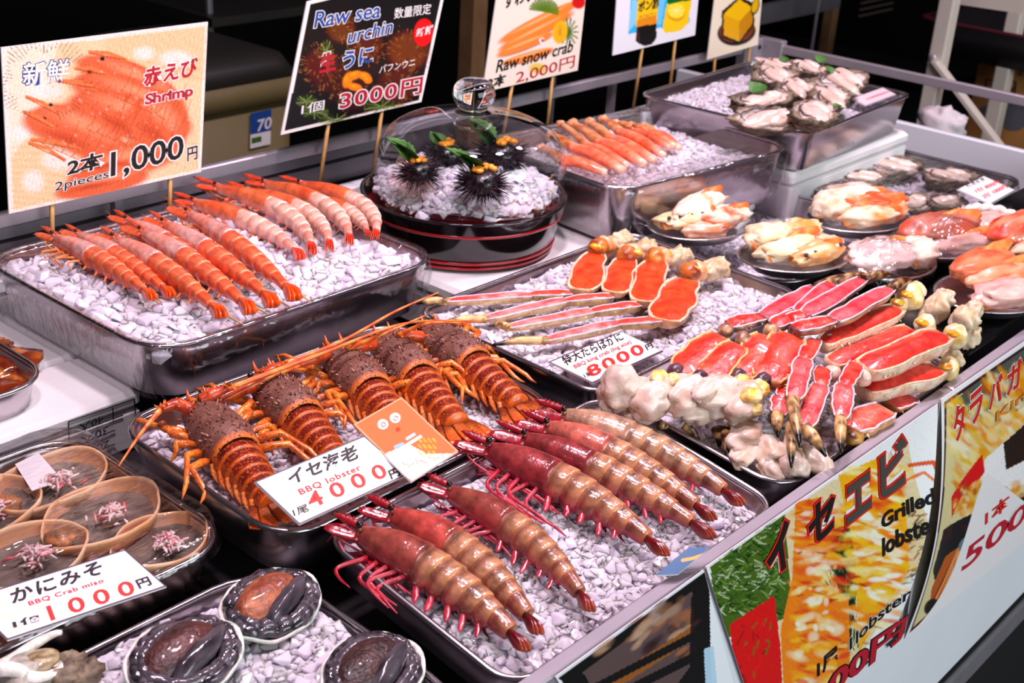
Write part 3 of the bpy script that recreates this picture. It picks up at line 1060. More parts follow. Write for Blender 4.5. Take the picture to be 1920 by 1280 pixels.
G = 'whole red shrimps on the film-wrapped tray'
for i, (p0, p1, R, lb) in enumerate((
        ((96, 458), (284, 572), 0.0130, 'red shrimp at the left end of its row, nearest the tray corner'),
        ((140, 452), (319, 566), 0.0118, 'red shrimp lying low behind the leftmost one, its tail showing beside the first tail'),
        ((208, 462), (413, 606), 0.0135, 'red shrimp reaching furthest forward, orange tail over open ice, third from the left end'),
        ((258, 448), (468, 597), 0.0130, 'red shrimp under a tangle of fine orange legs, fourth from the left end'),
        ((300, 432), (510, 584), 0.0130, 'red shrimp with a grey see-through head, fifth from the left end of its row'),
        ((345, 412), (551, 571), 0.0130, 'last whole red shrimp before the pale cooked ones, sixth from the left end'),
        ((232, 425), (420, 545), 0.0118, 'red shrimp half buried behind the third and fourth ones, upright beak at the rear'))):
    shrimp('red_shrimp', lb, 'shrimp', G, T_shr, p0, p1, 0.006 + (0.006 if i in (2, 3, 4, 5) else 0), R, 0.035, 0.9, REDSH, 20 + i, scale=(0.8, 0.7), legl=1.35, ant=1.2)
G = 'pale cooked shrimps with orange heads'
for i, (p0, p1, R, sg, lb) in enumerate((
        ((352, 394), (562, 496), 0.0125, 0.10, 'pale shrimp with a long whiskered orange head, leftmost of the cooked ones'),
        ((392, 366), (582, 488), 0.0130, 0.15, 'plump pale shrimp with a bright orange head shield, second of the cooked ones'),
        ((450, 372), (615, 480), 0.0122, 0.16, 'pale shrimp in the middle of the cooked group, third from its left'),
        ((482, 358), (652, 470), 0.0125, 0.16, 'pale shrimp with a tall orange head at the back rim, fourth of the cooked ones'),
        ((548, 360), (700, 460), 0.0128, 0.20, 'pale shrimp with pink ringed belly, tail pointing at the glass dome'),
        ((592, 382), (688, 450), 0.0095, 0.12, 'small shrimp with dark mouthparts at the right end of the cooked group'))):
    shrimp('cooked_shrimp', lb, 'shrimp', G, T_shr, p0, p1, 0.008, R, sg, 1.0, COOKED, 40 + i, scale=(0.7, 0.6), legl=0.5, ant=0.5, rise=0.03)
for i, (a, b, lb) in enumerate((((270, 552), (303, 570), 'thin bamboo skewer poking from the tail of the leftmost red shrimp'),
                                ((412, 582), (457, 609), 'thin bamboo skewer beside the furthest forward shrimp tail'),
                                ((470, 570), (503, 590), 'thin bamboo skewer beside the fourth red shrimp tail'),
                                ((510, 555), (547, 578), 'thin bamboo skewer beside the fifth red shrimp tail'),
                                ((555, 545), (583, 567), 'thin bamboo skewer beside the sixth red shrimp tail'))):
    A, B = T_shr.on(*a, 0.010), T_shr.on(*b, 0.006)
    o = MB().add(*tube([A - A, (B - A) * 0.5, B - A], [0.0012, 0.0012, 0.0006], 6)).build('skewer', 'bamboo', None, loc=A)
    tag(o, lb, 'skewer', 'skewers in the red shrimps')

# ================================================================== spiny lobsters


def lobster(label, p0, p1, seed, R, joint=0.44, ants=(), legs=(True, True), T=T_lob, h=-0.006):
    """p0 front of the head shield, p1 end of the tail fan"""
    rs = random.Random(seed)
    a, b = T.on(p0[0] + 4, p0[1] + 24, h), T.on(p1[0], p1[1] + 6, h)
    L = float(np.linalg.norm(b - a))
    M = frame(a, b - a, T.n)
    root = thing('spiny_lobster', label, 'lobster', M, 'spiny lobsters on ice')
    Mi = M.inverted()
    loc = lambda P: np.array(Mi @ Vector(P))
    brown, dkred, orange, cream = lin('#6a4238'), lin('#7c2214'), lin('#e0661a'), lin('#eab06a')
    n = 22
    Lc = L * joint
    # head shield
    rings, cols = [], []
    for u in np.linspace(0, 1, 22):
        r = R * (0.50 + 0.52 * math.sin(PI * (0.08 + 0.60 * u)) - 0.10 * max(0, u - 0.75) * 4 * 0.6)
        ring = []
        for k in range(n):
            q = 2 * PI * k / n
            y, z = math.cos(q), math.sin(q)
            bumpy = 1 + 0.045 * fbm((u * 22 + seed, math.cos(q) * 6, math.sin(q) * 6), 1.0, 2)
            groove = 1 - 0.07 * math.exp(-((u - 0.55 - 0.1 * abs(y)) / 0.035) ** 2)
            zz = z * (0.95 if z > 0 else 0.45) * r * bumpy * groove
            ring.append((u * Lc, y * r * bumpy * groove, 0.45 * R + zz))
            c = mixc(brown, lin('#7c5244'), 0.5 + 0.8 * fbm((u * 5 + seed, y * 3, z * 3), 1, 2))
            c = mixc(c, orange, 0.8 * max(0, -z + 0.05) + (0.75 if u > 0.97 else 0))
            c = mixc(c, lin('#c8481c'), 0.6 * max(0, 0.25 - u) * 2)
            cols.append(c)
        rings.append(ring)
    for f_, dx in ((0.93, 0.004), (0.84, 0.002), (0.70, -0.006), (0.45, -0.010)):
        rings.append([(x + dx, y * f_, 0.45 * R + (z - 0.45 * R) * f_) for x, y, z in rings[21]])
        cols += [lin('#d8742a') if f_ > 0.9 else lin('#4a3430')] * n
    V, F = loft(rings)
    MB().add(V, F, np.array(cols)).build('head_shield', 'spiny', root)
    # spines on the shield
    mb = MB()
    for i in range(95):
        u, q = rs.uniform(0.05, 0.93), rs.uniform(0.12, PI - 0.12)
        r = R * (0.50 + 0.52 * math.sin(PI * (0.08 + 0.60 * u)))
        p = np.array([u * Lc, math.cos(q) * r, 0.45 * R + math.sin(q) * 0.95 * r])
        nn = np.array([-0.5, math.cos(q), math.sin(q)])
        l = R * rs.uniform(0.05, 0.10)
        mb.add(*tube([p - nn * l * 0.3, p + nn * l], [l * 0.5, l * 0.1], 5), mixc(lin('#5a2218'), lin('#d8a08a'), rs.random() ** 2))
    mb.build('shield_spines', 'shell', root)
    # front horns and eyes
    for sg in (-1, 1):
        p = np.array([0.02 * L, sg * R * 0.28, R * 0.95])
        MB().add(*tube(spl([p, p + [-R * 0.25, sg * R * 0.03, R * 0.12], p + [-R * 0.45, sg * R * 0.02, R * 0.32]], 3), [R * 0.11, R * 0.08, R * 0.02], 7), mixc(orange, dkred, 0.4)).build('horn', 'shell', root)
        MB().add(*sphere(p + [-R * 0.15, sg * R * 0.25, -R * 0.1], R * 0.13), lin('#120a08')).build('eye', 'shell', root)
    mb = MB()
    for i in range(10):
        y = rs.uniform(-0.6, 0.6) * R
        p = np.array([rs.uniform(-0.01, 0.02) * L, y, R * rs.uniform(0.5, 0.95)])
        mb.add(*tube([p, p + [-R * rs.uniform(0.1, 0.3), y * 0.15, R * rs.uniform(0.05, 0.25)]], [R * 0.07, R * 0.01], 5), mixc(orange, dkred, rs.random()))
    mb.build('face_spines', 'shell', root)
    # abdomen rings
    mb = MB()
    La = L * (0.83 - joint)
    for i in range(6):
        f0, f1 = i / 6, (i + 1.18) / 6
        rg, cl = [], []
        for j, u in enumerate((0, 0.2, 0.45, 0.7, 0.9, 1.0)):
            f = f0 + (f1 - f0) * u
            r = R * (0.87 - 0.38 * f) * (0.95 + 0.08 * u)
            if j == 5:
                r *= 0.95
            ring = []
            for k in range(n):
                q = 2 * PI * k / n
                y, z = math.cos(q), math.sin(q)
                skirt_ = 1.0 + (0.12 * math.sin(PI * u) if z < 0.1 else 0)
                ring.append((Lc * 0.99 + La * f, y * r * skirt_, 0.40 * R + z * r * (0.86 if z > 0 else 0.5) - 0.16 * R * f))
                c = mixc(dkred, lin('#54160f'), 0.5 + 0.9 * fbm((f * 14 + seed, y * 6, z * 6), 1, 2))
                c = mixc(c, orange, (0.62 if u > 0.88 else 0) + (0.65 if z < 0.05 else 0) + 0.35 * max(0, f - 0.6))
                cl.append(c)
            rg.append(ring)
        V, F = loft(rg)
        mb.add(V, F, np.array(cl))
    mb.build('abdomen', 'lobabd', root)
    for sg in (-1, 1):
        mb = MB()
        for i in range(6):
            f = (i + 0.9) / 6
            r = R * (0.88 - 0.38 * f)
            p = np.array([Lc + La * f - 0.01, sg * r * 0.98, 0.34 * R - 0.1 * R * f])
            mb.add(*tube(spl([p, p + [0.006, sg * 0.003, -0.005], p + [0.014, sg * 0.003, -0.011]], 3), [R * 0.17, R * 0.12, R * 0.02], 6, 0.6), mixc(orange, cream, 0.3 * rs.random()))
        mb.build('side_points', 'lobtail', root)
    # tail fan
    x0 = Lc + La
    for k, (ang, ln, wd) in enumerate(((-0.5, 0.19, 0.075), (-0.26, 0.21, 0.08), (0, 0.21, 0.075), (0.26, 0.21, 0.08), (0.5, 0.19, 0.075))):
        d = (math.cos(ang), math.sin(ang), -0.10)
        V, F = leafblade((x0 - 0.012, math.sin(ang) * R * 0.7, 0.30 * R - 0.002 * abs(k - 2)), d, (0.1, 0, 1), L * ln, L * wd, 0.004, 8, 0.0, 0.85, 0.5)
        t = np.clip((V[:, 0] - x0) / (L * 0.2), 0, 1)
        MB().add(V, F, np.array([mixc(lin('#c8561a'), lin('#e2581a'), x) if x > 0.35 else mixc(lin('#7c2a12'), lin('#cf6a20'), x * 2.5) for x in t])).build('tail_blade', 'lobtail', root)
    for sg in (-1, 1):
        MB().add(*sphere((x0 - 0.004, sg * R * 0.30, 0.44 * R), (R * 0.16, R * 0.14, R * 0.08)), lin('#24120c')).build('tail_spot', 'shell', root)
    # legs
    for sg in (-1, 1):
        if not legs[0 if sg < 0 else 1]:
            continue
        for i in range(5):
            f = 0.32 + 0.145 * i
            p = np.array([Lc * f, sg * R * 0.75, R * 0.22])
            fo = -1 if i < 2 else (0.2 if i == 2 else 1)
            l = R * rs.uniform(1.2, 1.6)
            k1 = p + [fo * l * 0.35, sg * l * rs.uniform(0.45, 0.75), R * rs.uniform(0.15, 0.55)]
            k2 = k1 + [fo * l * rs.uniform(0.55, 0.95), sg * l * rs.uniform(-0.1, 0.4), -R * rs.uniform(0.1, 0.4)]
            k3 = k2 + [fo * l * rs.uniform(0.2, 0.5), sg * l * rs.uniform(0.0, 0.3), -R * 0.25]
            P = [p, (p + k1) / 2 + [0, 0, R * 0.08], k1, k1 + (k2 - k1) * 0.15, (k1 + k2) / 2, k2, (k2 + k3) / 2, k3]
            for x in P:
                x[2] = max(x[2], 0.001)
            V, F = tube(P, [R * 0.15, R * 0.15, R * 0.135, R * 0.10, R * 0.105, R * 0.09, R * 0.07, R * 0.02], 8)
            tt = np.repeat(np.linspace(0, 1, len(P)), 8)
            MB().add(V, F, np.array([mixc(lin('#c4501a'), lin('#e8882e'), 0.5 + 0.5 * math.sin(14 * x + i)) for x in tt])).build('leg', 'lobtail', root)
    # antennae: spiny base joints then a long whip
    for wp, hs in ants:
        P = [loc(T.on(x, y, hh)) for (x, y), hh in zip(wp, hs)]
        base = spl(P[:3], 5)
        mb = MB()
        V, F = tube(base, [R * 0.26, R * 0.24, R * 0.24, R * 0.16, R * 0.13], 10)
        mb.add(V, F, np.array([mixc(lin('#8a2414'), lin('#d8501c'), 0.5 + fbm(v * 90, 1, 2)) for v in V]))
        for k in range(22):
            p = base[rs.randrange(len(base))]
            d = unit((rs.uniform(-1, 1), rs.uniform(-1, 1), rs.uniform(0.1, 1)))
            mb.add(*tube([p + d * R * 0.15, p + d * R * rs.uniform(0.3, 0.4)], [R * 0.055, R * 0.008], 5), lin('#e0702a'))
        mb.build('antenna_base', 'shell', root)
        wv = spl(P[2:], 8)
        V, F = tube(wv, [R * 0.12, R * 0.075, R * 0.05, R * 0.03], 7)
        tt = np.repeat(np.arange(len(wv)), 7)
        MB().add(V, F, np.array([mixc(lin('#d2441a'), lin('#e88a3a'), 0.5 + 0.5 * math.sin(x * 1.9)) for x in tt])).build('antenna_whip', 'shell', root)
    return root


lobster('leftmost spiny lobster, thick feeler bent down over the left rim of the tray', (368, 768), (545, 985), 1, 0.0275, 0.44,
        ants=[(((360, 770), (330, 758), (300, 768), (262, 815), (222, 874)), (0.02, 0.026, 0.026, 0.016, 0.006)), (((376, 752), (402, 738), (428, 728), (600, 664), (760, 606), (905, 602)), (0.024, 0.03, 0.032, 0.045, 0.055, 0.035))])
lobster('second spiny lobster from the left, its tail hidden under the white price card', (490, 712), (668, 905), 2, 0.0275, 0.44,
        ants=[(((478, 722), (440, 735), (405, 752), (372, 770), (330, 790)), (0.022, 0.02, 0.018, 0.01, 0.004)), (((494, 704), (510, 694), (528, 684), (640, 640), (740, 584), (822, 548)), (0.025, 0.03, 0.032, 0.045, 0.06, 0.07))], legs=(True, True))
lobster('middle spiny lobster, its tail hidden under the orange card', (622, 662), (792, 850), 3, 0.0275, 0.44,
        ants=[(((612, 662), (590, 672), (560, 684), (500, 710), (420, 750)), (0.025, 0.028, 0.028, 0.03, 0.02))], legs=(True, True))
lobster('fourth spiny lobster from the left, tail fan beside the orange card', (712, 640), (888, 830), 4, 0.0275, 0.42,
        ants=[(((700, 645), (672, 650), (650, 655), (720, 625), (800, 590)), (0.025, 0.03, 0.03, 0.05, 0.06))], legs=(False, True))
lobster('rightmost spiny lobster, orange tail fan spread against the front rim', (800, 622), (1008, 790), 5, 0.0275, 0.42,
        ants=[(((790, 632), (765, 628), (745, 630), (800, 606), (870, 605)), (0.025, 0.03, 0.03, 0.05, 0.045))], legs=(True, True))

# ================================================================== king crab
FLESH, FLESH2 = lin('#c8221c'), lin('#e25440')
ORFL, ORFL2 = lin('#d93414'), lin('#ea5a28')
CREAM, BROWN, PURP, YEL = lin('#e6cfa4'), lin('#7a3a1c'), lin('#5a2c3c'), lin('#e8b02c')


def crabseg(root, p0, p1, w0, w1, th=0.7, up=(0, 0, 1), fl=FLESH, fl2=FLESH2, sh=CREAM, sh2=BROWN, seed=0, spines=6, bulge=0.12, lift=0.12, names=('shell', 'flesh', 'cut_edge'), edge='#d9c6cf', curve=0.0):
    """one length of leg whose upper shell has been cut away: shell trough, red flesh, pale cut edge"""
    p0, p1, up = np.asarray(p0, float), np.asarray(p1, float), np.asarray(up, float)
    a = unit(p1 - p0)
    s = unit(np.cross(a, up))
    u = np.cross(s, a)
    L = np.linalg.norm(p1 - p0)
    rs = random.Random(seed)
    n, m = 18, 15
    rings, fr_, e0, e1, ci = [], [], [], [], []
    for i, t in enumerate(np.linspace(0, 1, m)):
        w = (w0 + (w1 - w0) * t) * (1 + bulge * math.sin(PI * t)) * (0.80 + 0.20 * min(1, min(t, 1 - t) * 7))
        c = p0 + a * L * t + s * curve * L * math.sin(PI * t)
        wob = 1 + 0.13 * fbm((t * 4, seed * 1.7, 0.5), 1, 2)
        c = c + s * w * 0.10 * fbm((t * 3, seed * 2.3, 1.5), 1, 2)
        ring = []
        for k in range(n):
            q = 2 * PI * k / n
            y, z = math.cos(q), math.sin(q)
            z = min(z, lift)
            ring.append(c + s * y * w / 2 * wob + u * z * w * th)
            col = mixc(sh, sh2, 0.35 + 0.9 * fbm((t * 6 + seed, y * 3, z * 3), 1, 2) + 0.5 * max(0, 0.12 - t) * 6 + 0.5 * max(0, t - 0.88) * 6)
            ci.append(col)
        rings.append(ring)
        yy = math.sqrt(1 - lift * lift) * w / 2 * wob
        e0.append(c + s * yy * 0.95 + u * lift * w * th)
        e1.append(c - s * yy * 0.95 + u * lift * w * th)
        fr_.append([c + s * yy * 0.94 * x + u * w * th * (lift - 0.03 + 0.26 * (1 - x * x) * min(1, min(t, 1 - t) * 6 + 0.1) * (1 + 0.5 * fbm((t * 6, x * 2, seed), 1, 2))) for x in np.linspace(-1, 1, 9)])
    V, F = loft(rings)
    mb = MB().add(V, F, np.array(ci))
    for k in range(spines):
        t = rs.uniform(0.08, 0.92)
        sg = rs.choice((-1, 1))
        w = w0 + (w1 - w0) * t
        p = p0 + a * L * t + s * sg * w * 0.48 + u * rs.uniform(-0.25, 0.05) * w * th
        mb.add(*tube([p, p + s * sg * w * 0.13 - u * w * 0.05], [w * 0.06, w * 0.008], 5), mixc(sh, CREAM, 0.6))
    mb.build(names[0], 'shell', root)
    V, F = loft(fr_, closed=False, cap0=False, cap1=False)
    C = np.array([mixc(fl, fl2, 0.35 + 0.8 * fbm(v * 60 + seed, 1, 3)) for v in V])
    MB().add(V, F, C).build(names[1], 'crabflesh', root)
    pe = lin(edge)
    r = 0.030 * (w0 + w1) / 2 + 0.0004
    MB().add(*tube(spl(e0[::2], 3), r, 6), pe).add(*tube(spl(e1[::2], 3), r, 6), pe).build(names[2], 'shell', root)


def clawtip(root, p0, p1, w, bend, seed=0, dark=0.5):
    p0, p1 = np.asarray(p0, float), np.asarray(p1, float)
    P = spl([p0, (p0 + p1) / 2 + bend, p1], 5)
    V, F = tube(P, [w * 0.5, w * 0.5, w * 0.36, w * 0.1], 10)
    t = np.repeat(np.linspace(0, 1, len(P)), 10)
    C = np.array([mixc(mixc(lin('#e2b678'), lin('#4a1c0c'), dark + 1.6 * fbm(v * 150 + seed, 1, 2)), lin('#0d0a0a'), max(0, (x - 0.6) * 5)) for v, x in zip(V, t)])
    MB().add(V, F, C).build('claw_tip', 'shell', root)


def knuckle(root, p, r, seed=0, col=lin('#c98f4a'), col2=lin('#4c2230')):
    V, F, C = lumpy(np.asarray(p, float), np.asarray(r), seed, 0.12, 1.0, 14, 10, col, col2)
    MB().add(V, F, C).build('joint', 'shell', root)


def meatlump(root, p, r, seed, rot=0.0, col=lin('#efdfd0'), col2=lin('#dcbca6'), name='white_meat', fold=0.05, amp=0.26, m='meat'):
    V, F, C = lumpy(np.asarray(p, float), np.asarray(r), seed, amp, 0.8, 30, 20, col, col2, rot, fold)
    MB().add(V, F, C).build(name, m, root)


class Crab:
    def __init__(self, name, label, cat, group, T, px, h=0.0):
        self.T = T
        a = T.on(*px, h)
        R = np.array(T.M.to_3x3())
        M = Matrix([[*R[0], a[0]], [*R[1], a[1]], [*R[2], a[2]], [0, 0, 0, 1]])
        self.Mi = M.inverted()
        self.root = thing(name, label, cat, M, group)

    def P(self, px, h):
        return np.array(self.Mi @ Vector(self.T.on(*px, h)))


Kc = lambda x, y: (760 + x / 2.6667, 380 + y / 2.6667)
G = 'split king crab legs laid on the ice tray'
legs = (
    ('split king crab leg at the back of its tray, red thigh nearest the black tub',
     dict(mj=(965, 225), m0=(955, 255), m1=(872, 432), wm=0.050, c0=(828, 455), c1=(625, 462), q1=(205, 492), d1=(55, 505), meat=(1085, 200), yel=(955, 218))),
    ('second split king crab leg from the back, white flesh at its hip, blackened claw',
     dict(mj=(1105, 262), m0=(1110, 278), m1=(1040, 445), wm=0.046, c0=(1032, 470), c1=(805, 490), q1=(395, 580), d1=(150, 608), meat=(1210, 235), yel=(1150, 245))),
    ('third split king crab leg, orange thigh with a yellow hip, blunt claw end',
     dict(mj=(1245, 275), m0=(1252, 288), m1=(1185, 490), wm=0.050, c0=(1168, 512), c1=(935, 545), q1=(515, 622), d1=(432, 616), meat=(1375, 275), yel=(1300, 250))),
    ('front split king crab leg with a black claw point, just behind its price card',
     dict(mj=(1420, 345), m0=(1405, 385), m1=(1290, 585), wm=0.060, c0=(1272, 590), c1=(1062, 605), q1=(695, 688), d1=(430, 712), meat=(1560, 335), yel=(1440, 325))))
for i, (lb, d) in enumerate(legs):
    k = Crab('split_king_crab', lb, 'crab leg', G, T_king, Kc(*d['m1']))
    r = k.root
    P = lambda q, h: k.P(Kc(*q), h)
    crabseg(r, P(d['m0'], 0.016), P(d['m1'], 0.014), d['wm'] * 0.60, d['wm'] * 0.76, 0.30, fl=ORFL, fl2=ORFL2, seed=i, bulge=0.22, sh=lin('#e8c49a'), sh2=lin('#d88a4a'), spines=4, names=('thigh_shell', 'thigh_flesh', 'cut_edge'), edge='#f2c7a8')
    crabseg(r, P(d['c0'], 0.010), P(d['c1'], 0.012), 0.017, 0.014, 0.5, seed=i + 10, sh=lin('#d8b06a'), sh2=lin('#8a5a48'), fl=lin('#dc3c2c'), spines=5, lift=0.3, names=('knee_shell', 'knee_flesh', 'cut_edge'))
    crabseg(r, P(d['c1'], 0.012), P(d['q1'], 0.007), 0.018, 0.012, 0.5, seed=i + 20, fl=lin('#d93a38'), fl2=lin('#ee9a92'), sh=lin('#e6cf9c'), sh2=lin('#b06a3a'), spines=7, lift=0.25, names=('shin_shell', 'shin_flesh', 'cut_edge'))
    q, e = P(d['q1'], 0.007), P(d['d1'], 0.004)
    knuckle(r, q, (0.007, 0.005, 0.005), i, lin('#d8a860'), lin('#4a2010'))
    clawtip(r, q, e, 0.010, np.array([0, 0.001, 0.002]), i, 0.1 if i != 0 else 0.35)
    mj, mt = P(d['mj'], 0.020), P(d['meat'], 0.012)
    knuckle(r, mj + (mt - mj) * 0.02, (0.015, 0.014, 0.013), i + 3, lin('#e08a3a'), lin('#8c2a14'))
    meatlump(r, mj + (mt - mj) * 0.26, (0.014, 0.015, 0.014), i + 5, 0.2, lin('#e9b48a'), lin('#d8884a'), 'hip_joint', amp=0.12)
    meatlump(r, P(d['yel'], 0.026), (0.006, 0.009, 0.004), i + 9, 0.4, lin('#efb62a'), lin('#e0921c'), 'yellow_skin', m='flesh')
    for j in range(3):
        meatlump(r, mj + (mt - mj) * (0.62 + 0.27 * j) + [0, 0.003 * (j - 1), 0.002 * (j % 2)], (0.018, 0.013, 0.012), i * 7 + j, 0.3 * j, lin('#dcc6a4'), lin('#c09c6c'), amp=0.42, fold=0.14)

Pc = lambda x, y: (1100 + x / 2.4615, 480 + y / 2.4615)
G = 'cut king crab clusters piled on the front tray'
# cluster at the front left: white shoulder meat towards the viewer, thighs up, shins folded over to the back
k = Crab('king_crab_cluster', 'front king crab cluster, four broad red thighs over a long lump of white shoulder meat', 'crab', G, T_pile, Pc(520, 700))
r = k.root
P = lambda q, h: k.P(Pc(*q), h)
for j, (q, h, rr, rot) in enumerate((((160, 605), 0.040, (0.026, 0.022, 0.020), 0.2), ((120, 660), 0.022, (0.020, 0.016, 0.013), 0), ((290, 660), 0.034, (0.030, 0.024, 0.022), 0.5), ((330, 610), 0.044, (0.022, 0.016, 0.012), 0.2),
                                     ((470, 640), 0.040, (0.032, 0.021, 0.020), 0.1), ((600, 650), 0.040, (0.032, 0.022, 0.021), -0.2), ((720, 670), 0.038, (0.030, 0.021, 0.021), 0.3), ((560, 610), 0.052, (0.03, 0.012, 0.010), 0.1), ((540, 715), 0.024, (0.032, 0.014, 0.012), 0), ((690, 735), 0.022, (0.022, 0.012, 0.010), 0.2), ((240, 720), 0.016, (0.02, 0.014, 0.011), 0))):
    meatlump(r, P(q, h), rr, 60 + j, rot, lin('#e6d5c6'), lin('#d0b09c'), amp=0.34, fold=0.10)
for j, (q, h, rr) in enumerate((((330, 560), 0.054, (0.014, 0.008, 0.006)), ((400, 565), 0.052, (0.010, 0.007, 0.006)), ((760, 640), 0.056, (0.013, 0.010, 0.007)), ((800, 610), 0.054, (0.012, 0.010, 0.008)), ((710, 575), 0.050, (0.011, 0.009, 0.007)), ((760, 700), 0.044, (0.009, 0.012, 0.007)))):
    meatlump(r, P(q, h), rr, 80 + j, 0.3, lin('#f0b92a'), lin('#e8d0a0'), 'yellow_skin', amp=0.3, m='flesh')
th = [((425, 535), (620, 375), 0.045, 0.034), ((535, 570), (700, 415), 0.046, 0.034), ((715, 560), (830, 375), 0.050, 0.036), ((830, 580), (945, 370), 0.052, 0.042)]
for j, (a, b, h, w) in enumerate(th):
    crabseg(r, P(a, h), P(b, h + 0.016), w, w * 0.9, 0.30, fl=lin('#cf2a1a'), fl2=lin('#e4583e'), sh=lin('#e0a860'), sh2=lin('#c86a3a'), seed=30 + j, bulge=0.18, spines=4, lift=0.35, names=('thigh_shell', 'thigh_flesh', 'cut_edge'), edge='#e8b070')
    knuckle(r, P((a[0] - 15, a[1] - 2), h - 0.001), (0.012, 0.009, 0.010), 33 + j, lin('#6a4650'), lin('#30202c'))
    knuckle(r, P((b[0] + 22, b[1] - 30), h + 0.018), (0.010, 0.009, 0.009), 43 + j, lin('#d8a878'), lin('#5a2c3c'))
# folded-over knees and shins towards the back
for j, (a, b, c, e) in enumerate((((655, 320), (812, 285), (1055, 150), (1250, 95)), ((860, 322), (985, 270), (1130, 130), (1330, 92)), ((935, 300), (1010, 275), (1270, 112), (1420, 92)), ((960, 338), (1138, 300), (1400, 155), (1500, 110)))):
    h = 0.066 + 0.004 * j
    crabseg(r, P(a, h), P(b, h + 0.004), 0.021, 0.019, 0.42, sh=lin('#b07a58'), sh2=PURP, seed=50 + j, spines=4, lift=0.35, names=('knee_shell', 'knee_flesh', 'cut_edge'))
    crabseg(r, P(b, h + 0.005), P(c, h + 0.006), 0.023, 0.019, 0.42, fl=lin('#d02c38'), fl2=lin('#e86c70'), sh=lin('#c89a70'), sh2=PURP, seed=60 + j, spines=6, lift=0.35, names=('shin_shell', 'shin_flesh', 'cut_edge'))
    clawtip(r, P((c[0] + 8, c[1] - 4), h + 0.004), P(e, h + 0.002), 0.014, np.array([0, 0, 0.004]), 70 + j, 0.9)

# cluster behind and to the right
k = Crab('king_crab_cluster', 'right king crab cluster, long red thighs running to yellow joints and white meat', 'crab', G, T_pile, Pc(1400, 600))
r = k.root
P = lambda q, h: k.P(Pc(*q), h)
for j, (a, b, h, w) in enumerate((((1095, 405), (1435, 245), 0.062, 0.026), ((1130, 495), (1500, 345), 0.052, 0.028), ((1285, 520), (1650, 372), 0.056, 0.034), ((1275, 615), (1620, 525), 0.030, 0.032))):
    crabseg(r, P(a, h), P(b, h + 0.004), w, w * 1.05, 0.55, fl=lin('#c41c18'), fl2=lin('#dc4634'), sh=lin('#ecd9c2'), sh2=lin('#d8a070'), seed=90 + j, bulge=0.10, spines=16, lift=0.22, names=('thigh_shell', 'thigh_flesh', 'cut_edge'), edge='#eec2a0')
for j, (q, h, rr) in enumerate((((1490, 190), 0.066, (0.015, 0.018, 0.017)), ((1520, 160), 0.062, (0.012, 0.012, 0.011)), ((1445, 225), 0.060, (0.011, 0.010, 0.011)), ((1560, 320), 0.052, (0.013, 0.013, 0.014)), ((1700, 370), 0.052, (0.013, 0.014, 0.016)), ((1670, 520), 0.028, (0.013, 0.012, 0.014)))):
    meatlump(r, P(q, h), rr, 100 + j, 0.3, lin('#ecc65a'), lin('#efe0c8'), 'leg_joint', amp=0.18, m='shell')
    meatlump(r, P((q[0] - 12, q[1] - 12), h + rr[2] * 0.7), (0.006, 0.008, 0.004), 110 + j, 0.3, lin('#eeb81e'), lin('#c8781a'), 'yellow_skin', amp=0.2, m='flesh')
for j, (q, h, rr) in enumerate((((1620, 240), 0.050, (0.017, 0.015, 0.018)), ((1655, 195), 0.044, (0.013, 0.012, 0.012)), ((1740, 300), 0.052, (0.018, 0.016, 0.019)), ((1780, 255), 0.046, (0.013, 0.012, 0.013)), ((1760, 370), 0.034, (0.014, 0.014, 0.016)), ((1690, 470), 0.020, (0.014, 0.012, 0.012)), ((1580, 265), 0.040, (0.012, 0.012, 0.013)))):
    meatlump(r, P(q, h), rr, 120 + j, 0.2 * j, lin('#e0d0b4'), lin('#ccb084'), amp=0.36, fold=0.16)
meatlump(r, P((1120, 395), 0.058), (0.011, 0.010, 0.010), 140, 0, lin('#e6b0a0'), lin('#e8d2bc'), 'leg_joint', amp=0.1, m='shell')
meatlump(r, P((1130, 545), 0.046), (0.012, 0.010, 0.010), 141, 0, lin('#e6b0a0'), lin('#e8d2bc'), 'leg_joint', amp=0.1, m='shell')
meatlump(r, P((1275, 560), 0.046), (0.012, 0.010, 0.010), 142, 0, lin('#e6b0a0'), lin('#e8d2bc'), 'leg_joint', amp=0.1, m='shell')
# knees and shins hanging down towards the front rail
for j, (a, b, c, e, h) in enumerate((((1055, 390), (1000, 480), (950, 660), (985, 880), 0.066), ((1095, 520), (1075, 600), (1010, 790), (1105, 925), 0.050), ((1245, 495), (1190, 600), (1170, 750), (1175, 910), 0.054), ((930, 610), (905, 660), (880, 730), (882, 838), 0.044))):
    crabseg(r, P(a, h), P(b, h + 0.002), 0.018, 0.018, 0.45, sh=lin('#c8963c'), sh2=PURP, seed=150 + j, spines=6, lift=0.35, names=('knee_shell', 'knee_flesh', 'cut_edge'))
    crabseg(r, P(b, h + 0.003), P(c, h - 0.004), 0.023, 0.018, 0.42, fl=lin('#d42a30'), fl2=lin('#e87a72'), sh=lin('#c88a3a'), sh2=PURP, seed=160 + j, spines=14, lift=0.35, names=('shin_shell', 'shin_flesh', 'cut_edge'))
    clawtip(r, P(c, h - 0.005), P(e, h - 0.018), 0.013, np.array([-0.002, 0, 0.003]), 170 + j, 0.35)
clawtip(r, P((945, 780), 0.046), P((945, 975), 0.030), 0.012, np.array([-0.002, 0, 0.003]), 180, 0.4)

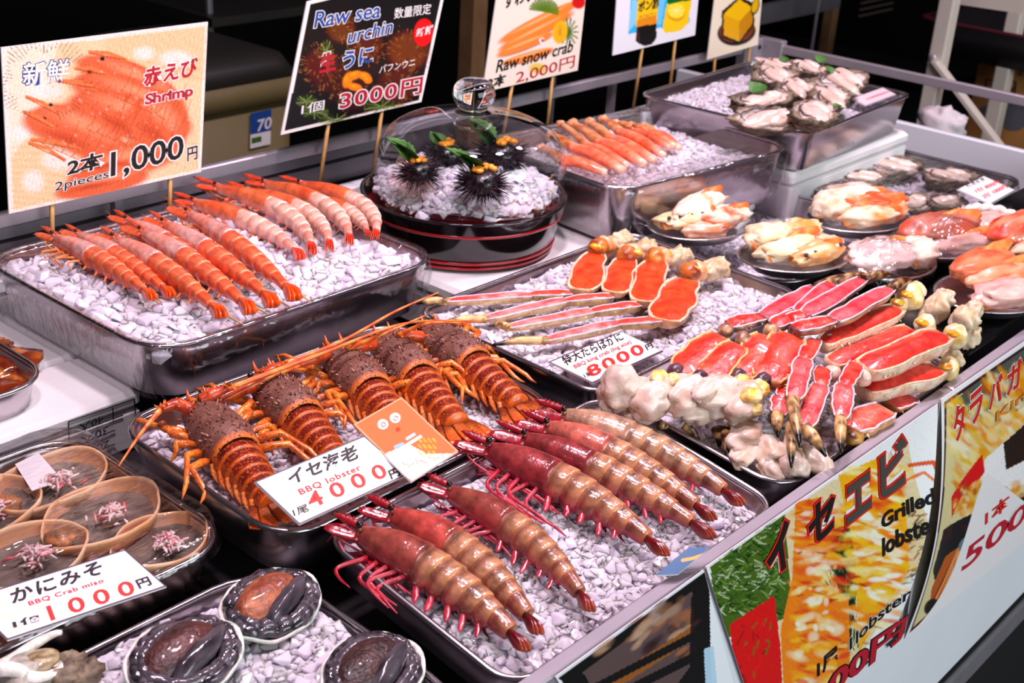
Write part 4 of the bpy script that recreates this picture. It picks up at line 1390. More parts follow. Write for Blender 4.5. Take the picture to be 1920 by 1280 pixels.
# cluster underneath, at the rail
k = Crab('king_crab_cluster', 'lowest king crab cluster, pale wet meat and dark claws under the pile', 'crab', G, T_pile, Pc(850, 880))
r = k.root
P = lambda q, h: k.P(Pc(*q), h)
for j, (q, h, rr) in enumerate((((730, 840), 0.012, (0.024, 0.020, 0.014)), ((720, 910), 0.004, (0.022, 0.014, 0.011)), ((860, 900), 0.008, (0.022, 0.020, 0.014)), ((960, 960), 0.010, (0.018, 0.016, 0.012)), ((1050, 940), 0.010, (0.022, 0.016, 0.012)), ((850, 980), 0.000, (0.016, 0.014, 0.010)), ((960, 890), 0.012, (0.018, 0.014, 0.010)))):
    meatlump(r, P(q, h), rr, 190 + j, 0.3 * j, lin('#e2cfc0'), lin('#c8a88e'), amp=0.34, fold=0.10)
crabseg(r, P((1215, 800), 0.018), P((1375, 710), 0.020), 0.034, 0.034, 0.35, fl=lin('#dc4634'), fl2=lin('#ea7a62'), sh=lin('#d8a878'), sh2=lin('#b8683a'), seed=200, lift=0.35, spines=3, names=('thigh_shell', 'thigh_flesh', 'cut_edge'))
crabseg(r, P((1400, 690), 0.012), P((1500, 655), 0.010), 0.026, 0.024, 0.35, fl=lin('#a81c1c'), fl2=lin('#c84038'), sh=lin('#c8863a'), sh2=BROWN, seed=201, lift=0.3, spines=3, names=('thigh_shell', 'thigh_flesh', 'cut_edge'))
knuckle(r, P((1235, 840), 0.014), (0.013, 0.010, 0.008), 3, lin('#d8a040'), lin('#3a1a24'))
for j, (a, e, w) in enumerate((((450, 775), (520, 862), 0.011), ((600, 790), (612, 880), 0.013), ((640, 800), (650, 945), 0.013), ((340, 780), (375, 800), 0.009), ((860, 730), (880, 835), 0.013))):
    clawtip(r, P(a, 0.008), P(e, -0.006), w, np.array([0.001, 0, 0.002]), 210 + j, 0.75)

# ================================================================== shelled snow crab legs
Sc = lambda x, y: (1000 + x / 4.0, 160 + y / 4.0)
G = 'shelled snow crab legs on film-wrapped ice'
for i, (a, b, c, w, lb) in enumerate((
        ((60, 470), (200, 560), (545, 655), 0.020, 'shelled snow crab leg nearest the front rim, partly behind the glass dome'),
        ((130, 380), (285, 465), (675, 640), 0.022, 'second shelled snow crab leg from the front, thick pink end towards the viewer'),
        ((205, 290), (385, 445), (705, 600), 0.017, 'third shelled snow crab leg from the front, long bronze upper joint'),
        ((300, 290), (485, 420), (830, 590), 0.022, 'fourth shelled snow crab leg from the front, torn orange end'),
        ((420, 280), (560, 395), (905, 565), 0.022, 'fifth shelled snow crab leg, in the middle of the row'),
        ((520, 255), (640, 345), (975, 525), 0.020, 'sixth shelled snow crab leg, orange tip pointing up at its upper end'),
        ((620, 285), (750, 330), (1030, 470), 0.018, 'seventh shelled snow crab leg, third from the back of the row'),
        ((740, 300), (830, 345), (1060, 455), 0.016, 'eighth shelled snow crab leg, second from the back of the row'),
        ((830, 310), (900, 360), (1095, 470), 0.019, 'hindmost shelled snow crab leg, brown joint at its upper end, bare ice beyond'))):
    k = Crab('shelled_snow_crab', lb, 'crab leg', G, T_snow, Sc(*b))
    P = lambda q, h: k.P(Sc(*q), h)
    hh = 0.004 + 0.003 * (i % 2)
    A, B, C_ = P(a, 0.006 + hh), P(b, 0.004 + hh), P(c, -0.002 + hh)
    pts = spl([B, (B + C_) / 2 + [0, 0.004, 0.004], C_], 7)
    V, F = tube(pts, [w * 0.42, w * 0.52, w * 0.50, w * 0.46, w * 0.30], 12, 0.8)
    t = np.repeat(np.linspace(0, 1, len(pts)), 12)
    MB().add(V, F, np.array([mixc(mixc(lin('#ef5b35'), lin('#f58a66'), 0.5 + 0.8 * fbm(v * 70 + i, 1, 2)), lin('#f3c6ac'), max(0, (x - 0.8) * 4)) for v, x in zip(V, t)])).build('leg_meat', 'flesh', k.root)
    V, F = tube(spl([A, (A + B) / 2 + [0, 0, 0.003], B + (C_ - B) * 0.06], 4), [w * 0.28, w * 0.34, w * 0.42, w * 0.44], 9, 0.8)
    MB().add(V, F, np.array([mixc(lin('#b0582a'), lin('#e6a06a'), 0.5 + 1.2 * fbm(v * 110 + i, 1, 2)) for v in V])).build('joint_shell', 'shell', k.root)
    V, F, Cc = lumpy(A, (w * 0.45, w * 0.4, w * 0.35), i, 0.3, 1.2, 12, 9, lin('#c8703a'), lin('#e8b48c'))
    MB().add(V, F, Cc).build('knuckle', 'shell', k.root)

# ================================================================== oysters


def oyster(label, T, px, h, lx, ly, yaw, seed, group, leaf=None, tiltx=0.0, tilty=0.0, flesh='#d8b4a2', lid=False, name='oyster'):
    a = T.on(*px, h + 0.006)
    R = T.M.to_3x3().to_4x4()
    M = Matrix.Translation(a) @ R @ Matrix.Rotation(math.radians(yaw), 4, 'Z') @ Matrix.Rotation(math.radians(tiltx), 4, 'X') @ Matrix.Rotation(math.radians(tilty), 4, 'Y')
    root = thing(name, label, 'oyster', M, group)
    n = 44
    rings, cols = [], []
    lev = [(0.20, -0.022, 0), (0.60, -0.020, 0), (0.84, -0.011, 0), (0.93, -0.008, 1), (0.92, -0.005, 0), (1.02, -0.001, 1), (0.98, 0.002, 0), (1.07, 0.0055, 1), (0.98, 0.0078, 2), (0.86, 0.0055, 2), (0.76, 0.004, 3), (0.5, 0.002, 3), (0.08, 0.0015, 3)]
    for li, (f, z, kind) in enumerate(lev):
        ring = []
        for k in range(n):
            q = 2 * PI * k / n
            egg = 1 + 0.22 * math.cos(q) * -0.6
            fr = 1 + 0.20 * fbm((math.cos(q) * 2.2 + seed, math.sin(q) * 2.2, li * 0.25), 1.0, 3) + (0.05 * math.sin(q * 13 + seed + li) + 0.05 * fbm((q * 5, seed, li), 1, 2) if kind in (1, 2) else 0)
            x, y = lx / 2 * f * fr * math.cos(q), ly / 2 * f * fr * egg * math.sin(q)
            zz = z + 0.004 * fbm((math.cos(q) * 3, math.sin(q) * 3, seed + li * 0.4), 1.0, 2) * (1 if li > 5 else 0.4)
            ring.append((x, y, zz))
            nn = 0.5 + 0.9 * fbm((x * 110, y * 110, seed + li * 0.8), 1.0, 2)
            if kind == 3:
                c = mixc(lin('#d2c2b8'), lin('#a08c86'), nn)
            elif kind == 2:
                c = mixc(lin('#8d7a60'), lin('#40322a'), nn)
            else:
                c = mixc(lin('#4a3b2d'), lin('#8e7a5c'), nn * 0.8) if kind == 0 else mixc(lin('#241c16'), lin('#6c5a42'), nn)
            cols.append(c)
        rings.append(ring)
    V, F = loft(rings)
    MB().add(V, F, np.array(cols)).build('shell', 'oyster_shell', root)
    fc = lin(flesh)
    for j, (x, y, rx, ry, rz, c1, c2) in enumerate(((-0.04, 0.0, 0.34, 0.31, 0.0065, fc, mixc(fc, lin('#f0e0d4'), 0.6)), (0.17, 0.03, 0.22, 0.24, 0.0075, lin('#eedccf'), fc))):
        V, F, C = lumpy((x * lx, y * ly, 0.0055), (rx * lx, ry * ly, rz), seed + j, 0.20, 1.3, 24, 12, c1, c2, 0.2 * seed, 0.07)
        MB().add(V, F, C).build('oyster_flesh', 'wet', root)
    mb = MB()
    th = np.linspace(0.3, PI * 1.2, 26)
    P = [(lx * 0.36 * math.cos(q) - 0.02 * lx, ly * 0.35 * math.sin(q), 0.0085 + 0.0014 * math.sin(9 * q + seed)) for q in th]
    mb.add(*tube(P, [0.0006, 0.0017, 0.0017, 0.0006], 6), lin('#4a3c40'))
    mb.build('dark_frill', 'wet', root)
    if leaf:
        x, y, rot, l = leaf
        leafpart(root, (x * lx, y * ly, 0.012), rot, l)
    return root


def leafpart(root, p, rot, l, up=(0, 0, 1), stand=0.5):
    """toothed perilla leaf"""
    d = np.array([math.cos(rot), math.sin(rot), stand])
    d = unit(d)
    s = unit(np.cross(d, up))
    u = np.cross(s, d)
    n = 15
    L_, R_, Mi = [], [], []
    for i in range(n):
        t = i / (n - 1)
        w = l * 0.42 * math.sin(PI * (0.06 + 0.94 * t) ** 0.8) * (1 + (0.16 if i % 2 else -0.05))
        c = np.asarray(p) + d * l * t - u * l * 0.25 * t * t
        L_.append(c + s * w + u * w * 0.35)
        R_.append(c - s * w + u * w * 0.35)
        Mi.append(c)
    V = L_ + Mi + R_
    V = V + [v - u * 0.0007 for v in V]
    F = []
    for o, fl in ((0, 0), (3 * n, 1)):
        for i in range(n - 1):
            for a in (0, 1):
                q = (o + a * n + i, o + a * n + i + 1, o + (a + 1) * n + i + 1, o + (a + 1) * n + i)
                F.append(q if fl else q[::-1])
    MB().add(np.array(V), F).build('green_leaf', 'leaf', root)


Oc = lambda x, y: (1160 + x / 3.368, 60 + y / 3.368)
G = 'open oysters on the raised ice tray'
for a in (
        ('open oyster with a toothed green leaf, nearest the bare ice', Oc(900, 440), 0.016, 0.125, 0.062, -14, 1, (-0.12, 0.22, 0.1, 0.034), 12, 0),
        ('oyster tipped on its edge against the front rim, frilled dark shell facing the viewer', Oc(945, 560), 0.004, 0.115, 0.055, -52, 2, None, 38, 0),
        ('plump open oyster at the front rim, cream flesh folded in three', Oc(1240, 520), 0.016, 0.125, 0.080, 8, 3, (0.25, -0.25, -0.6, 0.014), 10, 0),
        ('open oyster with long white flesh and a grey tip, behind the front one', Oc(1340, 425), 0.014, 0.130, 0.066, 8, 4, None, 10, 0),
        ('pale flat oyster in the middle of the heap', Oc(1115, 370), 0.016, 0.110, 0.055, -4, 5, None, 14, 0),
        ('oyster beside the ice slope at the back left of the heap', Oc(985, 290), 0.012, 0.110, 0.060, -8, 6, None, 14, 0),
        ('large rough oyster at the back with parsley on it, touching the right rim', Oc(1400, 318), 0.012, 0.150, 0.070, -10, 7, (-0.1, 0.25, 1.3, 0.020), 14, 0),
        ('small brown oyster at the back rim, next to the parsley', Oc(1190, 238), 0.010, 0.085, 0.05, -5, 8, (0.3, -0.1, 0.4, 0.026), 12, 0),
        ('dark oyster at the back left corner with a green leaf edge', Oc(985, 228), 0.008, 0.110, 0.055, -6, 9, (0.1, -0.1, 0.2, 0.020), 10, 0)):
    oyster(a[0], T_oyu, a[1], a[2] + 0.004, a[3], a[4] * 0.82, a[5], a[6], G, a[7], a[8], a[9])
Lc_ = lambda x, y: (1200 + x / 2.6667, y / 2.6667)
G = 'raw oysters under film'
for a in (
        ('film-covered oyster at the back, pale flesh, nearest the end panel', Lc_(1270, 840), -0.012, 0.120, 0.060, -20, 11),
        ('film-covered oyster at the right end, beside the small price card', Lc_(1545, 890), -0.014, 0.105, 0.055, -28, 12),
        ('film-covered oyster in the middle with a pointed shell', Lc_(1110, 900), -0.012, 0.100, 0.045, -16, 13),
        ('long dark film-covered oyster in front of the pointed one', Lc_(1040, 960), -0.014, 0.125, 0.048, -12, 14),
        ('rounded film-covered oyster at the front rim, beige flesh', Lc_(1360, 1025), -0.014, 0.095, 0.056, -4, 15),
        ('small ridged film-covered oyster at the front right', Lc_(1525, 1020), -0.014, 0.075, 0.045, -28, 16),
        ('film-covered oyster in the left corner beside the deep empty tray', Lc_(870, 925), -0.014, 0.090, 0.045, -14, 17)):
    oyster(a[0], T_oyl, a[1], a[2], a[3], a[4], a[5], a[6], G, None, 8, 0, flesh='#b9a290')
cover('clear film stretched over the oyster tray beside the white end panel', T_oyl, 0.004, 4, 0.004)

# ================================================================== abalones


def abalone(label, px, h, lx, ly, yaw, tiltx, seed, foot, foot2):
    a = T_abal.on(*px, h)
    M = Matrix.Translation(a) @ T_abal.M.to_3x3().to_4x4() @ Matrix.Rotation(math.radians(yaw), 4, 'Z') @ Matrix.Rotation(math.radians(tiltx), 4, 'X')
    root = thing('abalone', label, 'abalone', M, 'abalones on ice')
    n = 48
    rings, cols = [], []
    for li, (f, z, k) in enumerate(((0.25, -0.016, 0), (0.7, -0.010, 0), (0.96, 0.000, 0), (1.02, 0.004, 1), (1.0, 0.0065, 1), (0.94, 0.005, 2), (0.84, 0.000, 2), (0.4, -0.006, 2))):
        ring = []
        for j in range(n):
            q = 2 * PI * j / n
            w = 1 + 0.02 * math.sin(3 * q + seed) + 0.015 * fbm((math.cos(q) * 3 + seed, math.sin(q) * 3, 0), 1, 2)
            ring.append((lx / 2 * f * w * math.cos(q), ly / 2 * f * w * math.sin(q), z + 0.0015 * math.sin(7 * q + seed)))
            nn = 0.5 + 1.0 * fbm((q * 2.2, li * 0.4, seed), 1, 2)
            cols.append(mixc(lin('#4a4a3c'), lin('#7c6a52'), nn) if k == 0 else (mixc(lin('#e4dccf'), lin('#9dbca8'), nn * 0.9) if k == 1 else mixc(lin('#efe6de'), lin('#c9a9ae'), nn)))
        rings.append(ring)
    V, F = loft(rings)
    MB().add(V, F, np.array(cols)).build('shell', 'shell', root)
    # frilled dark mantle
    mb = MB()
    for rr, z, rad, col in ((0.82, 0.0065, 0.0055, '#1c1a1e'), (0.70, 0.009, 0.0052, '#3a3338')):
        P = []
        for j in range(73):
            q = 2 * PI * j / 72
            w = 1 + 0.012 * math.sin(13 * q + seed) + 0.07 * fbm((math.cos(q) * 3, math.sin(q) * 3, seed + rr), 1, 3)
            P.append((lx / 2 * rr * w * math.cos(q), ly / 2 * rr * w * math.sin(q), z + 0.0030 * fbm((math.cos(q) * 5, math.sin(q) * 5, seed), 1, 2)))
        V, F = tube(P, rad, 9)
        mb.add(V, F, np.array([mixc(lin(col), lin('#6a6068'), 0.25 + 0.9 * fbm(v * 240, 1, 2)) for v in V]))
    mb.build('mantle', 'wet', root)
    V, F, C = lumpy((-0.02 * lx, 0.06 * ly, 0.009), (0.36 * lx, 0.28 * ly, 0.013), seed, 0.10, 1.0, 30, 18, lin(foot), lin(foot2), 0.1)
    MB().add(V, F, C).build('foot', 'abfoot', root)
    V, F, C = lumpy((0.06 * lx, -0.13 * ly, 0.012), (0.33 * lx, 0.13 * ly, 0.011), seed + 4, 0.14, 1.2, 28, 14, lin('#5a5158'), lin('#2a262a'), 0.28, 0.05)
    MB().add(V, F, C).build('foot_fold', 'wet', root)


abalone('abalone with an orange-brown foot, at the back rim of its ice tray', (508, 1140), 0.016, 0.093, 0.068, 6, 12, 1, '#84402a', '#b0683e')
abalone('dark abalone with a wine-red centre, at the left of its ice tray', (345, 1240), 0.020, 0.098, 0.072, 4, 12, 2, '#5a2c26', '#3a2424')
abalone('dark red abalone at the front of its ice tray, next to the prawn tray', (697, 1268), 0.012, 0.093, 0.070, 6, 12, 3, '#4c2a24', '#32201e')

# ================================================================== turban shell in the lower left corner
a = at(75, 1262, 0.845)
t = thing('turban_shell', 'white lipped turban shell at the lower left corner, mouth facing up', 'sea shell', a)
t.matrix_world = Matrix.Translation(a)
mb = MB()
rings, cols = [], []
for i, u in enumerate(np.linspace(0, 1, 40)):
    q = u * 2 * PI * 1.5 + 0.6
    r = 0.004 + 0.020 * u
    c = np.array([0.010 * math.cos(q) * (0.3 + u), 0.012 * math.sin(q) * (0.3 + u), -0.012 + 0.012 * u])
    t_ = np.array([-math.sin(q), math.cos(q), 0.1])
    s = np.array([math.cos(q), math.sin(q), 0])
    rings.append([c + s * r * 0.8 * math.cos(x) + np.array([0, 0, 1]) * r * 0.7 * math.sin(x) for x in np.linspace(0, 2 * PI, 14, endpoint=False)])
    cols += [mixc(lin('#d9cfc0'), lin('#6a7058'), 0.5 + 1.0 * fbm((u * 12, x, 2), 1, 2)) for x in range(14)]
V, F = loft(rings)
mb.add(V, F, np.array(cols))
mb.build('whorl', 'shell', t)
V, F = tube([((0.026 + 0.004 * math.sin(3 * q)) * math.cos(q), 0.006 + 0.018 * math.sin(q), 0.010 + 0.006 * math.sin(2 * q + 1)) for q in np.linspace(0.4, 1.7 * PI, 30)], [0.002, 0.0045, 0.0055, 0.006, 0.0055, 0.004, 0.002], 9)
MB().add(V, F, lin('#efe6d8')).build('lip', 'shell', t)
V, F = sphere((0, 0.006, 0.006), (0.020, 0.013, 0.006), 18, 9)
MB().add(V, F, np.array([mixc(lin('#6d5a3c'), lin('#c8b48a'), 0.5 + 0.5 * math.sin(math.hypot(v[0], v[1]) * 900)) for v in V])).build('lid', 'shell', t)
for j, px in enumerate(((135, 1248), (165, 1262), (120, 1270))):
    V, F, C = lumpy(at(*px, 0.842), (0.013, 0.011, 0.010), 5 + j, 0.45, 1.6, 18, 12, lin('#4a3c30'), lin('#8a7a62'))
    o = MB().add(V, F, C).build('turban_shell', 'oyster_shell')
    tag(o, ('knobbly brown sea shell right beside the white lipped turban shell', 'knobbly brown sea shell nearest the abalone ice', 'knobbly brown sea shell half out of view at the bottom left')[j], 'sea shell')

# ================================================================== crab shells filled with crab paste


def miso(label, px, h, lx, ly, yaw, seed):
    a = T_miso.on(*px, h)
    M = Matrix.Translation(a) @ T_miso.M.to_3x3().to_4x4() @ Matrix.Rotation(math.radians(yaw), 4, 'Z')
    root = thing('filled_crab_shell', label, 'crab shell', M, 'crab shells filled with paste')
    n = 48
    rings, cols = [], []
    for li, (f, z, k) in enumerate(((0.45, -0.030, 0), (0.78, -0.024, 0), (0.95, -0.008, 0), (1.01, 0.004, 1), (0.985, 0.0075, 1), (0.962, 0.006, 1), (0.948, 0.003, 2), (0.90, -0.004, 2), (0.78, -0.012, 2), (0.3, -0.014, 2))):
        ring = []
        for j in range(n):
            q = 2 * PI * j / n
            w = 1 + 0.035 * fbm((math.cos(q) * 1.6 + seed, math.sin(q) * 1.6, 0.2), 1, 2) + 0.10 * math.cos(q) * (1 if abs(math.sin(q)) < 0.6 else 0.6) * 0.4
            notch = 0.010 * math.exp(-((math.atan2(math.sin(q - 2.6), math.cos(q - 2.6))) / 0.5) ** 2)
            ring.append((lx / 2 * f * w * math.cos(q), ly / 2 * f * w * math.sin(q), z + (0.0022 * math.sin(3 * q + seed) - notch * 0.7 if li in (2, 3, 4, 5, 6) else 0)))
            nn = 0.5 + 1.0 * fbm((q * 2, li * 0.5, seed), 1, 2)
            cols.append(mixc(lin('#d0703a'), lin('#a84e24'), nn) if k == 0 else (mixc(lin('#f0d0a8'), lin('#dc9c60'), nn) if k == 1 else mixc(lin('#dc9c68'), lin('#bc8c74'), nn)))
        rings.append(ring)
    V, F = loft(rings)
    MB().add(V, F, np.array(cols)).build('crab_shell', 'crabshell', root)
    G_ = []
    for f in np.linspace(0.02, 0.9, 9):
        G_.append([(lx / 2 * f * math.cos(q), ly / 2 * f * math.sin(q), -0.005 + 0.0012 * fbm((f * 4, q, seed), 1, 2)) for q in np.linspace(0, 2 * PI, 36, endpoint=False)])
    V, F = loft(G_, cap1=False)
    MB().add(V, [f[::-1] for f in F], np.array([mixc(lin('#82766a'), lin('#5a4e46'), 0.5 + fbm(v * 60 + seed, 1, 2)) for v in V])).build('crab_paste', 'wet', root)
    rs = random.Random(seed)
    mb = MB()
    for j in range(85):
        q, r = rs.random() * 2 * PI, abs(rs.gauss(0, 0.4))
        p = np.array([0.02 * lx + lx * 0.19 * r * math.cos(q), -0.10 * ly + ly * 0.22 * r * math.sin(q), 0.002 + 0.008 * (1 - min(1, r)) * rs.random() + 0.002])
        d = np.array([rs.uniform(-1, 1), rs.uniform(-1, 1), rs.uniform(-0.4, 0.6)]) * 0.006
        c = mixc(lin('#f2dcd6'), lin('#d8465a'), rs.random() ** 2.2)
        mb.add(*tube([p - d, p + [0, 0, 0.001], p + d], [0.0009, 0.0015, 0.0008], 5), c)
    o = mb.build('shredded_crab', 'meat', root)
    V, F, C = lumpy((-0.38 * lx, 0.10 * ly, 0.001), (0.09 * lx, 0.16 * ly, 0.008), seed, 0.35, 1.3, 16, 10, lin('#6c5a48'), lin('#d9874a'))
    MB().add(V, F, C).build('shell_hinge', 'shell', root)


miso('filled crab shell at the back of its tray, white paper tip behind it', (94, 908), -0.004, 0.118, 0.085, 16, 1)
miso('largest crab shell of paste, in the middle of its tray, nearest the lobster tray', (190, 970), -0.002, 0.122, 0.090, 20, 2)
miso('crab shell of paste tucked in the right corner behind the price card', (298, 1022), -0.006, 0.098, 0.074, 16, 3)
miso('crab shell of paste at the front left, price card leaning on it', (52, 1050), -0.002, 0.112, 0.085, 18, 4)
miso('crab shell of paste cut off by the left edge, back row', (-30, 960), -0.004, 0.112, 0.085, 16, 5)
pp = MB()
pp.add([T_miso.loc(T_miso.on(x, y, 0.002)) for x, y in ((28, 870), (72, 848), (118, 900), (60, 920))], [(0, 1, 2, 3)])
tag(pp.build('paper_liner', 'paper', None, False, mtx=T_miso.M), 'corner of white lining paper behind the rearmost crab shell', 'paper')
cover('clear film stretched over the tray of filled crab shells', T_miso, 0.016, 9, -0.002)

# ================================================================== grilled eel at the left
for j, (px, r, rot, lb) in enumerate((((0, 690), (0.045, 0.030, 0.012), 0.2, 'large glazed eel fillet at the right end of its tray'), ((-12, 738), (0.040, 0.022, 0.010), 0.3, 'glazed eel fillet lying at the front of its tray'), ((-40, 664), (0.04, 0.026, 0.012), 0.1, 'glazed eel fillet at the back, cut off by the left edge'))):
    p = T_eel.on(*px, -0.018)
    V, F, C = lumpy((0, 0, 0), r, 30 + j, 0.25, 1.6, 30, 16, lin('#8a3210'), lin('#3a100a'), rot, 0.08)
    C = np.array([mixc(c, lin('#d8843a'), max(0, 1.4 * fbm(v * 70, 1, 2))) for c, v in zip(C, V)])
    o = MB().add(V, F, C).build('grilled_eel', 'wet', None, loc=p)
    tag(o, lb, 'eel', 'glazed eel fillets')

# ================================================================== foil dishes of cooked crab


def dish(label, px, z, rx, ry, yaw=-25):
    a = at(*px, z)
    M = Matrix.Translation(a) @ Matrix.Rotation(math.radians(yaw), 4, 'Z')
    n = 72
    R = []
    for f, z_, rip in ((0.30, 0.0006, 0), (0.66, 0.0006, 0), (0.72, 0.002, 0), (0.90, 0.014, 0.012), (0.94, 0.0165, 0.0), (1.0, 0.0165, 0.0), (1.0, 0.0150, 0), (0.93, 0.0150, 0), (0.90, 0.0125, 0.012), (0.73, 0.0, 0), (0.3, -0.001, 0)):
        R.append([(rx * f * (1 + rip * math.sin(36 * q)) * math.cos(q), ry * f * (1 + rip * math.sin(36 * q)) * math.sin(q), z_) for q in np.linspace(0, 2 * PI, n, endpoint=False)])
    o = MB().add(*loft(R)).build('foil_dish', 'foil', None, mtx=M)
    tag(o, label, 'dish', 'foil dishes of crab')
    return M


def piece(label, M, p, r, yaw, seed, c1, c2, group, c3=None, name='crab_piece', amp=0.3, claw=False):
    r = (r[0] * 1.18, r[1] * 1.32, r[2] * 1.25)
    m = M @ Matrix.Translation((p[0] * 1.1, p[1] * 1.1, p[2] + 0.003)) @ Matrix.Rotation(math.radians(yaw), 4, 'Z')
    t = thing(name, label, 'crab meat', m, group)
    V, F, C = lumpy((0, 0, 0), r, seed, amp, 1.3, 28, 16, lin(c1), lin(c2), 0, 0.08)
    if c3:
        C = np.array([mixc(c, lin(c3), max(0, 2.0 * fbm(v * 38 + seed, 1, 2) + 0.05)) for c, v in zip(C, V)])
    MB().add(V, F, C).build('meat', 'meat', t)
    rs = random.Random(seed)
    mb = MB()
    V, F = leafblade((-r[0] * 0.9, -r[1] * 0.25, -r[2] * 0.25), (1, 0.08, 0.1), (0, -0.7, 0.7), r[0] * 1.8, r[1] * 1.1, r[2] * 0.5, 9, 0.1, 0.4)
    mb.add(V, F, np.array([mixc(lin('#e2571e'), lin('#f0a45a'), 0.5 + fbm(v * 90, 1, 2)) for v in V]))
    mb.build('orange_shell', 'shell', t)
    if claw:
        mb = MB()
        for k in range(9):
            x = -r[0] * 0.8 + r[0] * 1.5 * k / 8
            mb.add(*sphere((x, -r[1] * 0.55, r[2] * 0.62), (0.0035, 0.003, 0.003), 8, 6), lin('#f1e3cf') if k % 2 else lin('#3a2a22'))
        mb.build('claw_teeth', 'shell', t)
    return t


ZD = 0.872
Dc = lambda x, y: (1180 + x / 2.595, 340 + y / 2.595)
D1 = dish('foil dish of big claw meat, nearest the snow crab tray', Dc(345, 255), ZD, 0.088, 0.062, -12)
D2 = dish('foil dish heaped with cream and orange crab meat, in the middle, nearest the king crab', Dc(795, 410), ZD, 0.084, 0.062, -20)
D3 = dish('foil dish of broken crab claws in front of the film-covered oysters', Dc(1100, 225), ZD, 0.084, 0.062, -22)
D4 = dish('foil dish under wrinkled film behind the king crab pile, pale meat inside', Dc(1230, 450), ZD - 0.008, 0.078, 0.058, -20)
D5 = dish('foil dish with a film-covered rosy crab claw, right of the cooked ones', Dc(1530, 345), ZD - 0.006, 0.088, 0.062, -14)
D6 = dish('foil dish of film-covered crab cut off by the right edge', Dc(1900, 350), ZD - 0.004, 0.08, 0.06, -20)
D7 = dish('foil dish of orange crab claws beside the front rail at the right', Dc(1760, 590), ZD - 0.012, 0.09, 0.066, -14)
G1, G2, G3 = 'claw meat in the left dish', 'crab meat in the middle dish', 'broken claws in the far dish'
piece('long white claw meat with a burnt orange end, on top in the left dish', D1, (0.005, 0.012, 0.036), (0.052, 0.016, 0.013), 18, 1, '#f6e6d2', '#eed2b8', G1, '#f0a878')
piece('claw with a row of teeth, in the middle of the left dish', D1, (-0.028, 0.0, 0.026), (0.042, 0.018, 0.011), -8, 2, '#f0dcb4', '#e0b47a', G1, None, claw=True)
piece('white crab meat edged with red at the front of the left dish', D1, (0.022, -0.018, 0.024), (0.044, 0.017, 0.012), 8, 3, '#f5e6d4', '#eccfae', G1, '#e2683a')
piece('cut claw end with orange and cream flesh at the foot of the left dish', D1, (-0.022, -0.030, 0.018), (0.030, 0.013, 0.010), -20, 4, '#f2dcc4', '#e6743a', G1, '#dc4a24')
piece('cream knuckle meat at the back of the middle dish', D2, (-0.026, 0.022, 0.034), (0.036, 0.018, 0.014), 10, 5, '#f0e2bc', '#d8c294', G2)
piece('cream leg meat with an orange tip at the back of the middle dish', D2, (0.020, 0.024, 0.034), (0.034, 0.015, 0.013), 0, 6, '#f4e3c0', '#ecc48e', G2, '#ee9a4a')
piece('broad flat slab of cream crab meat across the middle dish', D2, (-0.012, -0.002, 0.028), (0.052, 0.019, 0.011), 14, 7, '#f3e4c2', '#e4c894', G2)
piece('orange-backed crab meat at the front of the middle dish', D2, (0.012, -0.026, 0.024), (0.042, 0.015, 0.011), 12, 8, '#f0d8a8', '#e8923c', G2, '#ea7424', claw=True)
piece('orange shell fragment at the right of the middle dish', D2, (0.042, -0.010, 0.022), (0.024, 0.015, 0.011), 30, 9, '#f2e0bc', '#e6a862', G2, '#ee8a34')
piece('white knuckle with orange spots at the left of the far dish', D3, (-0.042, 0.010, 0.030), (0.026, 0.018, 0.016), 0, 10, '#f0dfc8', '#dcb890', G3)
piece('pink and white claw on top in the far dish', D3, (0.002, 0.018, 0.038), (0.046, 0.017, 0.013), -14, 11, '#f4e0cc', '#ecb690', G3, '#e8582c')
piece('orange striped claw across the middle of the far dish', D3, (0.022, -0.002, 0.034), (0.044, 0.015, 0.012), -10, 12, '#ef9a5a', '#e2561e', G3, '#e24e18')
piece('cream claw meat at the front of the far dish', D3, (-0.004, -0.024, 0.024), (0.044, 0.016, 0.012), -4, 13, '#f2e2c8', '#e8c094', G3, '#f08a40')
piece('orange tipped meat at the right of the far dish', D3, (0.044, -0.018, 0.024), (0.022, 0.014, 0.012), 20, 14, '#f0d2a8', '#ea7a34', G3, '#e85a20')
piece('pale loose crab meat under the wrinkled film behind the pile', D4, (0.0, 0.004, 0.024), (0.05, 0.03, 0.014), 0, 15, '#efd9d2', '#dcb8ac', 'crab meat behind the pile')
piece('white crab meat at the right of the wrinkled film dish', D4, (0.044, -0.010, 0.026), (0.026, 0.022, 0.015), 20, 16, '#f0e0d2', '#e2c0a4', 'crab meat behind the pile')
piece('broad rosy crab claw under film in its foil dish', D5, (0.0, 0.012, 0.030), (0.062, 0.026, 0.016), -6, 17, '#c8806c', '#a85a48', 'claws under film', '#d2583a', name='crab_claw', amp=0.2)
piece('pale claw flesh in front of the rosy claw, under film', D5, (0.006, -0.022, 0.020), (0.060, 0.014, 0.010), -8, 18, '#e2c0b4', '#d0968a', 'claws under film', name='crab_claw')
piece('orange crab claw in the dish cut off by the right edge', D6, (0.0, 0.01, 0.03), (0.055, 0.024, 0.018), 10, 19, '#e0502a', '#e8a07a', 'claws under film', '#d83c20', name='crab_claw', amp=0.2)
piece('pale claw flesh in the dish cut off by the right edge', D6, (0.0, -0.024, 0.02), (0.05, 0.014, 0.011), 10, 20, '#e6c6ac', '#d8a078', 'claws under film', name='crab_claw')
piece('long orange claw shell on top in the dish by the rail', D7, (0.01, 0.030, 0.040), (0.062, 0.019, 0.013), 10, 21, '#e8603a', '#f09a6a', 'orange claws by the rail', '#e04e28', name='crab_claw', amp=0.14)
